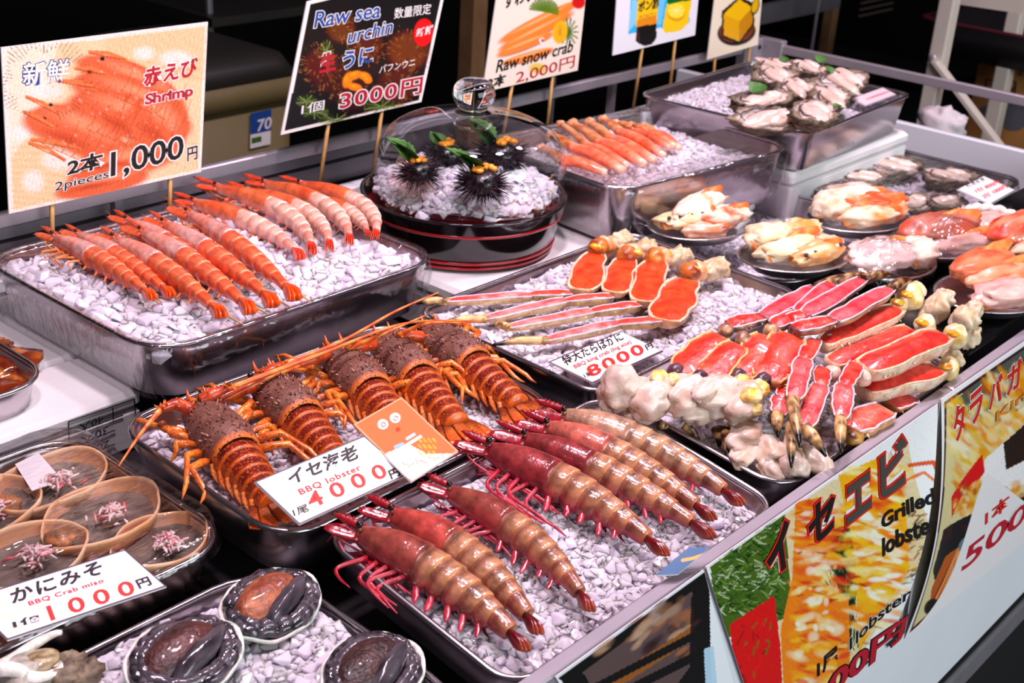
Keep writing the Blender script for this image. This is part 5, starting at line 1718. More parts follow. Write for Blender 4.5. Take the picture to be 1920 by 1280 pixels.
piece('second orange claw in the dish by the rail, with a pale edge', D7, (0.012, 0.004, 0.034), (0.060, 0.014, 0.011), 0, 22, '#ec8a5a', '#e8b898', 'orange claws by the rail', '#e0602e', name='crab_claw', amp=0.14)
piece('pinkish claw meat at the front of the dish by the rail', D7, (-0.016, -0.030, 0.026), (0.052, 0.02, 0.013), -6, 23, '#e6bcae', '#d8968a', 'orange claws by the rail', name='crab_claw')
piece('thin tan claw finger at the front of the dish by the rail', D7, (0.030, -0.018, 0.034), (0.052, 0.010, 0.008), 6, 24, '#d8a070', '#e4bc94', 'orange claws by the rail', '#c8763a', name='crab_claw', amp=0.12)


def domefilm(label, M, rx, ry, hgt, seed, m='wrap'):
    R = []
    for f, z in ((0.05, hgt), (0.3, hgt * 0.95), (0.55, hgt * 0.82), (0.8, hgt * 0.5), (0.98, 0.019), (1.04, 0.012), (1.0, 0.002)):
        R.append([(rx * f * (1 + 0.03 * fbm((q * 5, f, seed), 1, 2)) * math.cos(q), ry * f * math.sin(q), max(0.0185 if f < 0.97 else 0.0, z + 0.005 * fbm((math.cos(q) * 4, math.sin(q) * 4 + f * 5, seed), 1, 2))) for q in np.linspace(0, 2 * PI, 64, endpoint=False)])
    o = MB().add(*loft(R, cap1=False)).build('plastic_wrap', m, None, mtx=M)
    tag(o, label, 'plastic wrap')


domefilm('wrinkled film over the pale meat dish behind the king crab pile', D4, 0.078, 0.058, 0.050, 1)
domefilm('clear film over the dish with the rosy claw', D5, 0.088, 0.062, 0.052, 2)
domefilm('clear film over the crab dish at the right edge', D6, 0.08, 0.06, 0.054, 3)

# scallop in its shell
a = at(1862, 425, 0.872)
t = thing('scallop', 'big white scallop in its ribbed shell near the right edge, behind the rosy claw dish', 'scallop', a)
t.matrix_world = Matrix.Translation(a) @ Matrix.Rotation(math.radians(-10), 4, 'Z') @ Matrix.Rotation(math.radians(10), 4, 'X')
R = []
cols = []
for f, z in ((0.1, -0.008), (0.6, -0.006), (1.0, 0.006), (0.99, 0.008), (0.6, -0.002), (0.1, -0.004)):
    R.append([(0.062 * f * math.cos(q) * (1 + 0.025 * math.sin(24 * q) * f), 0.056 * f * math.sin(q) * (1 + 0.025 * math.sin(24 * q) * f), z + 0.002 * f * math.sin(24 * q)) for q in np.linspace(0, 2 * PI, 96, endpoint=False)])
    cols += [mixc(lin('#e8d6d2'), lin('#c9a8a4'), 0.5 + 0.5 * math.sin(24 * q)) for q in np.linspace(0, 2 * PI, 96, endpoint=False)]
V, F = loft(R)
MB().add(V, F, np.array(cols)).build('shell', 'shell', t)
V, F, C = lumpy((0, 0, 0.006), (0.036, 0.030, 0.012), 3, 0.08, 1, 24, 14, lin('#f0cfc0'), lin('#e8b8a8'))
MB().add(V, F, C).build('scallop_flesh', 'wet', t)
V, F = tube([(0.050 * math.cos(q), 0.043 * math.sin(q), 0.010 + 0.002 * math.sin(15 * q)) for q in np.linspace(0, 2 * PI, 70)], 0.006, 8)
MB().add(V, F, lin('#f2e2da')).build('frill', 'wet', t)

# ================================================================== black tub of sea urchins under a glass dome
TX, TY, TR, TZ = 1.27, 1.16, 0.141, 0.935
tub = thing('lacquer_tub', 'round black lacquer tub with red bands holding ice and sea urchins', 'tub', (TX, TY, 0.863))
tub.matrix_world = Matrix.Translation((TX, TY, 0.863))
n = 72


def rev(prof, n=72):
    return loft([[(r * math.cos(q), r * math.sin(q), z) for q in np.linspace(0, 2 * PI, n, endpoint=False)] for r, z in prof], cap0=True, cap1=True)


H = TZ - 0.863
MB().add(*rev([(0.02, 0.0), (TR - 0.022, 0.0), (TR - 0.018, 0.004), (TR - 0.010, H * 0.5), (TR - 0.001, H - 0.003), (TR, H), (TR - 0.006, H), (TR - 0.008, H - 0.02), (TR - 0.02, 0.012), (0.02, 0.012)])).build('tub_wall', 'lacquer', tub)
for z0, z1 in ((H * 0.70, H * 0.76), (H * 0.155, H * 0.205), (H * 0.055, H * 0.105)):
    rr = lambda z: (TR - 0.018 + (0.008) * z / (H * 0.5) if z < H * 0.5 else TR - 0.010 + 0.009 * (z - H * 0.5) / (H * 0.5)) + 0.0008
    R = [[(r * math.cos(q), r * math.sin(q), z) for q in np.linspace(0, 2 * PI, n, endpoint=False)] for r, z in ((rr(z0) - 0.002, z0), (rr(z0), z0), (rr(z1), z1), (rr(z1) - 0.002, z1))]
    MB().add(*loft(R, cap0=False, cap1=False)).build('red_band', 'lacquer_red', tub)
MB().add(*rev([(0.02, H - 0.026), (TR - 0.0085, H - 0.026), (TR - 0.0085, H - 0.022), (0.02, H - 0.022)])).build('red_lining', 'lacquer_red', tub)
MI = Matrix.Translation((TX, TY, TZ))
ice_bed('mound of crushed ice under the sea urchins in the black tub', MI, 0.256, 0.256, lambda x, y: 0.002 + 0.032 * (1 - min(1, math.hypot(x, y) / 0.13) ** 2) + 0.006 * fbm((x * 18, y * 18, 3), 1, 2), 31, 0.0085, 0.0115, circ=True)
dome = thing('glass_dome', 'clear glass dome with a ball knob covering the sea urchins', 'dome cover', (TX, TY, TZ))
dome.matrix_world = Matrix.Translation((TX + 0.006, TY - 0.004, TZ))
RD = 0.128
prof = [(RD, 0.001), (RD + 0.0005, 0.025), (RD - 0.0005, 0.046), (RD - 0.006, 0.066), (RD - 0.019, 0.083), (RD - 0.042, 0.096), (RD - 0.075, 0.104), (0.024, 0.1065), (0.006, 0.107)]
ps = spl([(r, 0, z) for r, z in prof], 4)
MB().add(*loft([[(p[0] * math.cos(q), p[0] * math.sin(q), p[2]) for q in np.linspace(0, 2 * PI, n, endpoint=False)] for p in ps], cap0=False)).build('dome_glass', 'glass', dome)
kg = mat('solid_glass', '#ffffff', 0.01, trans=1.0, ior=1.45)
kp = spl([(0.006, 0, 0.1065), (0.024, 0, 0.107), (0.0205, 0, 0.110), (0.0185, 0, 0.113), (0.023, 0, 0.118), (0.0275, 0, 0.126), (0.0285, 0, 0.133), (0.025, 0, 0.144), (0.014, 0, 0.152), (0.001, 0, 0.154)], 4)
MB().add(*loft([[(max(p[0], 0.0006) * math.cos(q), max(p[0], 0.0006) * math.sin(q), p[2]) for q in np.linspace(0, 2 * PI, 36, endpoint=False)] for p in kp])).build('knob', kg, dome)
V, F = tube([(RD * math.cos(q), RD * math.sin(q), 0.002) for q in np.linspace(0, 2 * PI, 73)], 0.0018, 6)
MB().add(V, F).build('dome_rim', 'glass', dome)


def urchin(label, px, z, r, seed, leafrot, roe=(0, 0), mesh_leaf=0.042):
    a = at(*px, z)
    M = Matrix.Translation(a)
    root = thing('sea_urchin', label, 'sea urchin', M, 'sea urchins in the glass dome')
    rs = random.Random(seed)
    MB().add(*sphere((0, 0, 0), (r, r, r * 0.75), 20, 12), lin('#150c12')).build('urchin_shell', 'shell', root)
    mb = MB()
    for i in range(330):
        q, e = rs.random() * 2 * PI, rs.uniform(-1.0, 0.62)
        d = np.array([math.cos(q) * math.cos(e), math.sin(q) * math.cos(e), math.sin(e)])
        l = r * rs.uniform(0.45, 0.85)
        d2 = unit(d + np.array([rs.uniform(-.2, .2), rs.uniform(-.2, .2), rs.uniform(-.2, .2)]))
        p = d * np.array([r, r, r * 0.75]) * 0.95
        mb.add(*tube([p, p + d2 * l], [r * 0.035, r * 0.008], 4), mixc(lin('#140b10'), lin('#3a2230'), rs.random()))
    mb.build('spines', 'shell', root)
    for j in range(9):
        V, F, C = lumpy((roe[0] + rs.uniform(-0.5, 0.5) * r, roe[1] + rs.uniform(-0.35, 0.35) * r, r * 0.72 + rs.uniform(0, 0.14) * r), (r * 0.24, r * 0.19, r * 0.15), seed + j, 0.2, 1.4, 12, 9, lin('#efa024'), lin('#e2841a'), rs.random() * 3)
        MB().add(V, F, C).build('roe', 'flesh', root)
    for j in range(2):
        leafpart(root, (-r * 0.35 + 0.01 * j, r * 0.5 - 0.004 * j, r * 0.6), leafrot + 0.6 * j, mesh_leaf, stand=1.3)
    return root


urchin('sea urchin with bright orange roe at the left of the dome', (786, 322), TZ + 0.050, 0.021, 1, 1.9)
urchin('sea urchin with orange roe at the front of the dome', (904, 342), TZ + 0.050, 0.024, 2, 2.2)
urchin('dark sea urchin at the back left of the dome, leaf behind it', (838, 290), TZ + 0.044, 0.022, 3, 1.4, mesh_leaf=0.022)
urchin('sea urchin at the back right of the dome, roe seen edge on', (938, 291), TZ + 0.044, 0.026, 4, 1.7, roe=(-0.002, -0.006), mesh_leaf=0.046)

# black riser the foil dishes stand on, beside the front rail
t = thing('display_board', 'black display board under the foil dishes beside the front rail', 'board', (1.95, 0.63, 0.78))
t.matrix_world = Matrix.Translation((1.95, 0.63, 0.78))
part(MB().add(*bevbox(1.475, 2.43, 0.515, 0.738, 0.846, 0.857, 0.003)), 'board_top', 'black', t)
for x_ in (1.50, 2.40):
    part(MB().add(*boxv(x_ - 0.01, x_ + 0.01, 0.53, 0.72, 0.77, 0.846)), 'board_leg', 'black', t)

# ================================================================== signs on bamboo sticks along the back
SY = 1.392


class Sign:
    sat, con = 1.12, 1.12
    """flat card standing at the back of the stall; corners measured in the plane Y = const"""

    def __init__(self, name, label, cat, tl, tr, bl, br, Y=SY, group=None, thick=0.0016, res=1.9, bulge=None, base='#f0e4da', sticks=(), stick_lo=0.86, yaw=None):
        f = lambda p: ony(p[0], p[1], Y)
        self.fn = lambda x, y: ony(x, y, Y)
        P00, P10, P01, P11 = f(tl), f(tr), f(bl), f(br)
        self.n = np.array([0.0, -1.0, 0.0])
        org = (P01 + P11) / 2
        self.root = thing(name, label, cat, org, group)
        self.root.matrix_world = Matrix.Translation(org)
        self.org = org
        wpx = math.hypot(tr[0] - tl[0], tr[1] - tl[1])
        hpx = math.hypot(bl[0] - tl[0], bl[1] - tl[1])
        nu, nv = max(2, int(wpx / res)), max(2, int(hpx / res))
        bg = (lambda u, v: self.n * bulge(u, v)) if bulge else None
        Gd = sheet(P00, P10, P01, P11, nu, nv, bg)
        self.Gd = Gd
        flatG = sheet(P00, P10, P01, P11, nu, nv)
        X, Yp = proj(flatG)
        self.pr = Print(X, Yp, base)
        self.nu, self.nv = nu, nv
        self.thick = thick
        for (a, b) in sticks:
            A, B = ony(a[0], a[1], Y + 0.004), ony(b[0], b[1], Y + 0.004)
            d = unit(B - A)
            B = A + d * ((A[2] - stick_lo) / -d[2])
            A = A - d * 0.03
            MB().add(*bar(A - org, B - org, 0.0045, 0.004, (0, 1, 0))).build('stick', 'bamboo', self.root)

    def finish(self, part='printed_card'):
        L = self.pr.C.mean(-1, keepdims=True)
        self.pr.C = np.clip(L + (self.pr.C - L) * self.sat, 0, 1)
        self.pr.C = np.clip((self.pr.C - 0.28) * self.con + 0.28, 0.004, 1)
        V = (self.Gd - self.org).reshape(-1, 3)
        MB().add(V, grid_faces(self.nu, self.nv), self.pr.C.reshape(-1, 3)).build(part, 'print', self.root)
        c = [0, self.nu - 1, self.nu * self.nv - 1, self.nu * (self.nv - 1)]
        # card body behind the printed face
        q = [V[i] - self.n * 0.0004 for i in c] + [V[i] - self.n * (0.0004 + self.thick) for i in c]
        MB().add(q, [(0, 3, 2, 1), (4, 5, 6, 7), (0, 1, 5, 4), (1, 2, 6, 5), (2, 3, 7, 6), (3, 0, 4, 7)]).build('card_back', 'paper', self.root, smooth=False)

    def text(self, body, bl, br, tl, m, **k):
        put_text(self.root, body, self.fn, bl, br, tl, m, self.n, inv=lambda W: W - self.org, **k)


MT['soot_ink'] = mat('soot_ink', '#4a4640', 0.5)
# ---- red shrimp sign
s = Sign('price_sign', 'big picture sign for shrimp, two pieces 1,000 yen', 'sign', (2, 89), (390, 41), (17, 401), (377, 322), group='price signs along the back rail', base='#efe0d2', sticks=(((97, 380), (98, 440)), ((319, 330), (318, 385))))
p = s.pr
p.poly([(13, 95), (383, 50), (371, 318), (25, 392)], '#ecc898')
p.poly([(13, 95), (110, 82), (60, 240), (20, 300)], '#f2dcc0')
for i in range(60):
    x = 200 + i * 3.2
    p.line([(x, 70 - (x - 200) * 0.12), (x + 4, 150)], 1.2, '#d8a468', 0.6)
for i in range(30):
    p.line([(20, 270 + i * 4.5), (120, 250 + i * 4.2)], 1.0, '#c99660', 0.45)
for cx, cy, rx, ry in ((85, 170, 45, 22), (62, 340, 26, 26), (110, 300, 40, 24), (270, 100, 26, 16), (330, 110, 40, 20), (40, 250, 24, 18)):
    p.ell(cx, cy, rx, ry, 0, '#f4e4dc', 0.75, 0.5)
    
sh = [((250, 150), 120, 34, 24, -0.35), ((250, 185), 130, 40, 22, -0.35), ((235, 215), 120, 44, 20, -0.4), ((150, 245), 115, 46, 24, -0.5), ((300, 230), 66, 58, 40, -0.3), ((225, 300), 110, 34, -12, -0.3), ((190, 340), 95, 26, -12, -0.2)]
for (c, rx, ry, an, bd) in sh:
    p.ell(c[0], c[1] + 5, rx * 1.02, ry * 1.05, an, '#9a2c14', 0.55, 0.25, bd)
    p.ell(c[0], c[1], rx, ry, an, '#e0643a', 1.0, 0.16, bd)
    p.ell(c[0] + 8, c[1] - ry * 0.28, rx * 0.75, ry * 0.42, an, '#f09a6c', 0.75, 0.8, bd)
    p.ell(c[0] - rx * 0.2, c[1] + ry * 0.35, rx * 0.6, ry * 0.3, an, '#b84026', 0.7, 0.8, bd)
for x, y in ((192, 110), (168, 134), (143, 152), (95, 197), (83, 223)):
    p.ell(x, y, 5, 4.5, 0, '#1a1210', 1, 0.3)
for a, b in (((168, 98), (235, 112)), ((142, 128), (200, 140)), ((110, 152), (180, 165)), ((50, 182), (110, 215)), ((45, 210), (100, 240)), ((60, 262), (150, 280)), ((55, 268), (120, 300))):
    p.line([a, ((a[0] + b[0]) / 2, (a[1] + b[1]) / 2 - 6), b], 7, '#e87a40')
    p.line([(a[0], a[1] + 2), b], 1.5, '#a83a1c')
for q in np.linspace(0, 2 * PI, 64):
    if 1.2 < (q % (2 * PI)) < 1.9:
        continue
    r0, r1 = 62 + 6 * math.sin(9 * q), 80 + 10 * math.sin(5 * q)
    p.line([(84 + r0 * math.cos(q) * 1.1, 155 + r0 * math.sin(q)), (84 + r1 * math.cos(q) * 1.1, 155 + r1 * math.sin(q))], 1.1, '#3a2a24', 0.85 if math.cos(q) < 0.8 else 0.4)
rs = random.Random(9)
for (c, rx, ry, an, bd) in sh[:4]:
    for k in range(5):
        u = -0.1 + 0.22 * k
        a_ = math.radians(an)
        q = [(c[0] + rx * u * math.cos(a_) - ry * v * math.sin(a_) + 4 * (1 - v * v), c[1] + rx * u * math.sin(a_) + ry * v * math.cos(a_) + bd * -ry * u * u * -0.6) for v in np.linspace(-0.85, 0.85, 7)]
        p.line(q, 1.6, '#a83c20', 0.6)
    for k in range(7):
        x_ = c[0] - rx * 0.5 + k * rx * 0.16
        y_ = c[1] + ry * 0.8 + (x_ - c[0]) * math.tan(math.radians(an))
        p.line([(x_, y_), (x_ - 14, y_ + 12), (x_ + 4, y_ + 22)], 2.0, '#c4502c', 0.8)
for k in range(260):
    x_, y_ = rs.uniform(90, 365), rs.uniform(110, 330)
    p.ell(x_, y_, rs.uniform(2, 6), rs.uniform(1.5, 4), rs.uniform(0, 60), rs.choice(('#f4b898', '#b23c1e', '#f0d2c0', '#d85a30')), 0.35, 0.7)
p.speckle(0.12, 8, 8, 3)
s.sat, s.con = 0.92, 1.1
s.finish()
s.text('新鮮', (42, 161), (129, 151), (43, 118), 'white_ink', weight=0.012, outline=True, owt=0.035, ocol='blue_ink')
s.text('赤えび', (268, 164), (369, 142), (270, 127), 'crimson_ink', weight=0.03, outline=True, owt=0.05)
s.text('Shrimp', (271, 203), (361, 185), (272, 176), 'crimson_ink', weight=0.03, outline=True, owt=0.05)
s.text('2本', (125, 331), (193, 314), (127, 298), 'ink', weight=0.03, outline=True, owt=0.05)
s.text('2pieces', (102, 363), (203, 337), (103, 342), 'ink', weight=0.005, outline=True, owt=0.04)
s.text('1,000', (207, 339), (343, 303), (208, 285), 'ink', weight=0.015, outline=True, owt=0.04)
s.text('円', (351, 303), (370, 298), (351, 277), 'ink', weight=0.02, outline=True, owt=0.05)

# ---- sea urchin sign
s = Sign('price_sign', 'dark picture sign for raw sea urchin, 3000 yen, to the left of the glass dome', 'sign', (576, 3), (845, -62), (527, 253), (790, 191), group='price signs along the back rail', base='#efe6e0', sticks=(((614, 243), (603, 320)), ((714, 220), (704, 296))))
p = s.pr
p.poly([(581, 9), (838, -54), (785, 187), (534, 246)], '#241c26')
for x, y, r, c in ((640, 55, 32, '#6a4630'), (690, 85, 36, '#5c3a2a'), (615, 140, 42, '#4c3026'), (765, 95, 46, '#70452e'), (660, 175, 42, '#4a2f26'), (745, 160, 44, '#5a3828'), (600, 120, 36, '#5a3628')):
    p.ell(x, y, r, r * 0.95, 0, c, 1, 0.35)
    rs = random.Random(int(x))
    for i in range(130):
        q, rr = rs.random() * 6.283, r * (0.3 + 0.75 * rs.random())
        a = (x + rr * math.cos(q), y + rr * math.sin(q))
        p.line([a, (a[0] + 5 * math.cos(q), a[1] + 5 * math.sin(q))], 1.1, rs.choice(('#9a6a44', '#2a1a1a', '#b07c50', '#3c2430')), 0.8)
for x, y, rx, ry in ((612, 100, 14, 24), (590, 210, 26, 12), (630, 226, 34, 12), (715, 200, 34, 14), (575, 190, 20, 12)):
    for i in range(16):
        q = i * 0.4
        p.line([(x, y), (x + rx * math.cos(q), y + ry * math.sin(q))], 1.8, ('#6a7c40', '#8fa06a', '#46582c')[i % 3], 0.9)
for x, y, rx, ry, a in ((652, 150, 10, 18, 20), (665, 141, 16, 9, -20), (684, 143, 14, 9, 20), (690, 150, 9, 8, 0), (665, 163, 16, 8, 10)):
    p.ell(x, y, rx, ry, a, '#e8861c', 1, 0.25)
    p.ell(x - 2, y - 2, rx * 0.6, ry * 0.5, a, '#f4a840', 0.8, 0.6)
p.ell(794, 61, 19, 27, 8, '#d8161c', 1, 0.06)
s.finish()
bo = dict(weight=0.012, outline=True, owt=0.035, shear=0.12)
s.text('Raw sea', (588, 53), (712, 33), (590, 22), 'blue_ink', **bo)
s.text('urchin', (651, 83), (735, 62), (654, 55), 'blue_ink', **bo)
s.text('数量限定', (738, 36), (807, 26), (740, 15), 'white_ink', weight=0.008)
s.text('新鮮', (779, 71), (811, 62), (781, 54), 'white_ink', weight=0.02)
s.text('生', (597, 138), (629, 131), (600, 101), 'crimson_ink', weight=0.035, outline=True, owt=0.05)
s.text('うに', (641, 131), (698, 118), (644, 97), 'blue_ink', weight=0.03, outline=True, owt=0.04)
s.text('バフンウニ', (710, 138), (777, 123), (712, 123), 'white_ink', weight=0.01)
s.text('3000円', (636, 207), (790, 175), (639, 173), 'crimson_ink', weight=0.02, outline=True, owt=0.05, spacing=1.15)
s.text('1個', (564, 215), (607, 206), (566, 195), 'white_ink', weight=0.008, outline=True, owt=0.03, ocol='ink')

# ---- raw snow crab sign
s = Sign('price_sign', 'picture sign for raw snow crab, 2,000 yen, above the snow crab tray', 'sign', (935, -32), (1106, -72), (905, 173), (1083, 132), group='price signs along the back rail', base='#ecdccc', sticks=(((960, 160), (953, 200)), ((1036, 143), (1029, 212))))
p = s.pr
for x, y, rx, ry, a in ((1010, 40, 90, 11, -27), (1005, 58, 84, 11, -27), (985, 82, 62, 9, -22), (990, 105, 55, 8, -16)):
    p.ell(x, y + 3, rx, ry * 1.15, a, '#b85426', 0.8, 0.2)
    p.ell(x, y, rx, ry, a, '#e88a50', 1, 0.2)
    p.ell(x, y - 3, rx * 0.8, ry * 0.35, a, '#f4b488', 0.8, 0.6)
for i in range(14):
    p.line([(1020, 20), (1020 + 26 * math.cos(i * .25 + 3.3), 20 + 22 * math.sin(i * .25 + 3.3))], 5, '#5c7a34', 0.9)
    p.line([(1066, 60), (1066 + 18 * math.cos(i * .45), 60 + 26 * math.sin(i * .45))], 3, '#4c6a2c', 0.9)
p.ell(1050, 60, 15, 24, 10, '#eeb814', 1, 0.2)
for i in range(20):
    p.line([(1050, 60), (1050 + 14 * math.cos(i * .314), 60 + 23 * math.sin(i * .314))], 1.2, '#c88a10', 0.7)
p.ell(1085, 4, 14, 14, 0, '#c82a1c', 1, 0.2)
p.ell(1016, 76, 5, 6, 0, '#f6eee8', 1, 0.1)
p.ell(1017, 76, 3, 3.6, 0, '#d01c20', 1, 0.2)
p.ell(1008, 128, 20, 12, 0, '#d8b830', 0.8, 0.4)
s.finish()
s.text('ずわい蟹', (944, 18), (1022, -2), (947, -14), 'ink', weight=0.03)
s.text('Raw snow crab', (929, 137), (1073, 97), (932, 113), 'ink', weight=0.02, shear=0.1)
s.text('2,000円', (966, 159), (1076, 127), (968, 134), 'crimson_ink', weight=0.006)
s.text('2本', (912, 169), (948, 158), (914, 146), 'ink', weight=0.03)

# ---- ponzu and lemon sign
s = Sign('picture_sign', 'white picture sign of a sauce bottle and a lemon bottle, behind the snow crab tray', 'sign', (1160, -52), (1318, -90), (1149, 104), (1303, 66), group='price signs along the back rail', base='#e8e4e8', sticks=(((1204, 92), (1191, 180)), ((1266, 76), (1257, 158))))
p = s.pr
p.poly([(1184, -30), (1300, -60), (1292, 42), (1178, 64)], '#5ab4dc')
p.poly([(1184, 0), (1236, -10), (1178, 60)], '#a8d8ec', 0.7)
p.poly([(1240, -60), (1256, -60), (1240, 46), (1226, 50)], '#8ccce8', 0.7)
p.poly([(1196, -30), (1238, -40), (1230, 72), (1222, 84), (1206, 86), (1192, 78)], '#2c1a18')
p.poly([(1198, -20), (1238, -30), (1231, 42), (1193, 50)], '#f0c428')
p.poly([(1194, 38), (1231, 30), (1231, 44), (1193, 51)], '#e09020')
p.line([(1196, 56), (1198, 76)], 2.5, '#6a4a44', 0.7)
p.poly([(1252, -40), (1300, -52), (1296, 6), (1290, 44), (1276, 58), (1248, 62), (1242, 54), (1250, 10)], '#f2c81a')
p.poly([(1252, -40), (1300, -52), (1296, 0), (1251, 8)], '#1c6a3c')
p.ell(1268, 24, 18, 17, 0, '#e0a010', 1, 0.1)
p.ell(1268, 20, 17, 15, 0, '#f6dc60', 1, 0.1)
for i in range(8):
    p.line([(1268, 20), (1268 + 15 * math.cos(i * .785), 20 + 13 * math.sin(i * .785))], 1.2, '#fff0b0', 0.9)
s.finish()
s.text('ポン酢', (1196, 24), (1235, 15), (1197, 3), 'ink', weight=0.03)
s.text('PONZU', (1199, 38), (1230, 31), (1199, 29), 'orange_ink', weight=0.01)

# ---- butter sign
s = Sign('picture_sign', 'cream picture sign of a block of butter on a brown dish', 'sign', (1347, -60), (1436, -84), (1326, 112), (1421, 84), group='price signs along the back rail', base='#eedfc8', sticks=(((1341, 104), (1338, 138)), ((1406, 86), (1402, 126))))
p = s.pr
p.ell(1381, 60, 37, 26, -10, '#2c1c14', 1, 0.05)
p.ell(1381, 57, 34, 23, -10, '#7a4a20', 1, 0.06)
hexo = [(1356, 22), (1386, -4), (1411, 8), (1412, 44), (1386, 80), (1356, 68)]
p.poly([(x + (x - 1384) * 0.10, y + (y - 38) * 0.06) for x, y in hexo], '#2a1a10')
p.poly([(1357, 26), (1386, 40), (1386, 78), (1357, 66)], '#e2a818')
p.poly([(1386, 40), (1411, 14), (1411, 44), (1386, 78)], '#c88c14')
p.poly([(1357, 26), (1386, -2), (1411, 14), (1386, 40)], '#eebc30')
p.ell(1416, 12, 8, 17, 15, '#2a1a10', 1, 0.1)
p.ell(1416, 11, 6, 14, 15, '#e0b030', 1, 0.1)
s.finish()

# ================================================================== price cards lying on the trays


class Card:
    def __init__(self, label, corners, zs, base='#f4eeee', border='#4a4048', ticks=True, name='price_card', cat='price card', group='price cards lying on the trays', res=2.0):
        """corners: top-left, top-right, bottom-right, bottom-left in photo pixels, each with its height"""
        P = [at(c[0], c[1], z) for c, z in zip(corners, zs)]
        U = ((P[1] - P[0]) + (P[2] - P[3])) / 2
        V = ((P[3] - P[0]) + (P[2] - P[1])) / 2
        ctr = sum(P) / 4
        self.n = unit(np.cross(V, U))
        if self.n[2] < 0:
            self.n = -self.n
        self.org = ctr
        self.root = thing(name, label, cat, ctr, group)
        self.root.matrix_world = Matrix.Translation(ctr)
        P00 = ctr - U / 2 - V / 2
        self.fn = lambda x, y: onplane(x, y, ctr, self.n)
        wpx = np.hypot(*(np.array(corners[1]) - corners[0]))
        hpx = np.hypot(*(np.array(corners[3]) - corners[0]))
        self.nu, self.nv = int(wpx / res), int(hpx / res)
        self.Gd = sheet(P00, P00 + U, P00 + V, P00 + U + V, self.nu, self.nv)
        X, Y = proj(self.Gd)
        self.pr = Print(X, Y, base)
        u = np.linspace(0, 1, self.nu)[None, :]
        v = np.linspace(0, 1, self.nv)[:, None]
        lu, lv = np.linalg.norm(U), np.linalg.norm(V)
        self.u, self.v = u + 0 * v, v + 0 * u
        if border:
            d = np.minimum(np.minimum(u, 1 - u) * lu, np.minimum(v, 1 - v) * lv)
            self.pr._put((d < 0.0016).astype(float), border)
        if ticks:
            rs = random.Random(int(corners[0][0]) + 7)
            for side in (0.04, 0.80):
                for k in range(7):
                    x0, y0 = side + 0.16 * rs.random() * (1 if k % 2 else 0.4), 0.08 + 0.12 * k + 0.03 * rs.random()
                    if side > 0.5 and y0 > 0.5:
                        continue
                    ln_ = 0.05 + 0.07 * rs.random()
                    m = ((np.abs(v - y0 - (u - x0) * 0.05) < 0.008) & (u > x0) & (u < x0 + ln_)).astype(float)
                    self.pr._put(m, '#e8cf96')

    def finish(self):
        V = (self.Gd - self.org).reshape(-1, 3)
        MB().add(V, grid_faces(self.nu, self.nv), self.pr.C.reshape(-1, 3)).build('card_face', 'print', self.root)
        c = [0, self.nu - 1, self.nu * self.nv - 1, self.nu * (self.nv - 1)]
        q = [V[i] - self.n * 0.0003 for i in c] + [V[i] - self.n * 0.0018 for i in c]
        MB().add(q, [(0, 3, 2, 1), (4, 5, 6, 7), (0, 1, 5, 4), (1, 2, 6, 5), (2, 3, 7, 6), (3, 0, 4, 7)]).build('card_back', 'paper', self.root, smooth=False)

    def text(self, body, bl, br, tl, m, **k):
        put_text(self.root, body, self.fn, bl, br, tl, m, self.n, inv=lambda W: W - self.org, **k)


c = Card('orange card with a cartoon face and a painted white glare, leaning on the middle lobster', ((662, 796), (754, 743), (858, 846), (772, 902)), (0.905, 0.905, 0.888, 0.888), '#ea7244', '#f0a27a', False, name='picture_card', cat='card')
p = c.pr
for x, y in ((718, 795), (741, 783)):
    p.ell(x, y, 10, 10, 0, '#f6efe8', 1, 0.1)
    p.ell(x + 1, y + 1, 5.5, 5.5, 0, '#8a7a74', 1, 0.1)
    p.ell(x + 1, y + 1, 3, 3, 0, '#fbf6f2', 1, 0.2)
p.ell(746, 805, 5, 5, 0, '#b2432a', 1, 0.2)
p.poly([(722, 850), (765, 832), (800, 850), (850, 850), (772, 900), (740, 880)], '#f8f2ee', 0.9)  # white glare painted into the card's colour
p.line([(742, 838), (754, 832)], 6, '#7cc0dc', 0.9)
p.line([(764, 822), (776, 814)], 6, '#9cd0e4', 0.9)
p.line([(752, 840), (788, 818)], 6, '#f4f6f8', 0.9)
for i in range(12):
    x, y = 785 + (i % 4) * 9, 822 + (i // 4) * 12
    p.line([(x, y), (x + 5, y + 6)], 3, '#f0b030', 0.95)
for i in range(10):
    p.line([(755 + 8 * i, 866 + (i % 3) * 5 - 2 * i), (760 + 8 * i, 872 + (i % 2) * 5 - 2 * i)], 2.5, '#e87a4a', 0.8)
c.finish()

c = Card('white price card reading BBQ lobster 4000 yen, on the lobster tray rim', ((476, 902), (684, 817), (764, 888), (562, 984)), (0.905, 0.905, 0.884, 0.884))
c.finish()
c.text('イセ海老', (546, 911), (676, 858), (534, 884), 'ink', weight=0.025, shear=0.1, spacing=1.05)
c.text('BBQ lobster', (565, 930), (679, 882), (558, 918), 'red_ink', weight=0.012, spacing=1.15)
c.text('4000', (584, 954), (729, 892), (570, 928), 'red_ink', weight=0.015, spacing=1.55)
c.text('円', (734, 899), (752, 891), (727, 883), 'ink', weight=0.03)
c.text('1尾', (552, 969), (580, 958), (547, 955), 'ink', weight=0.01)

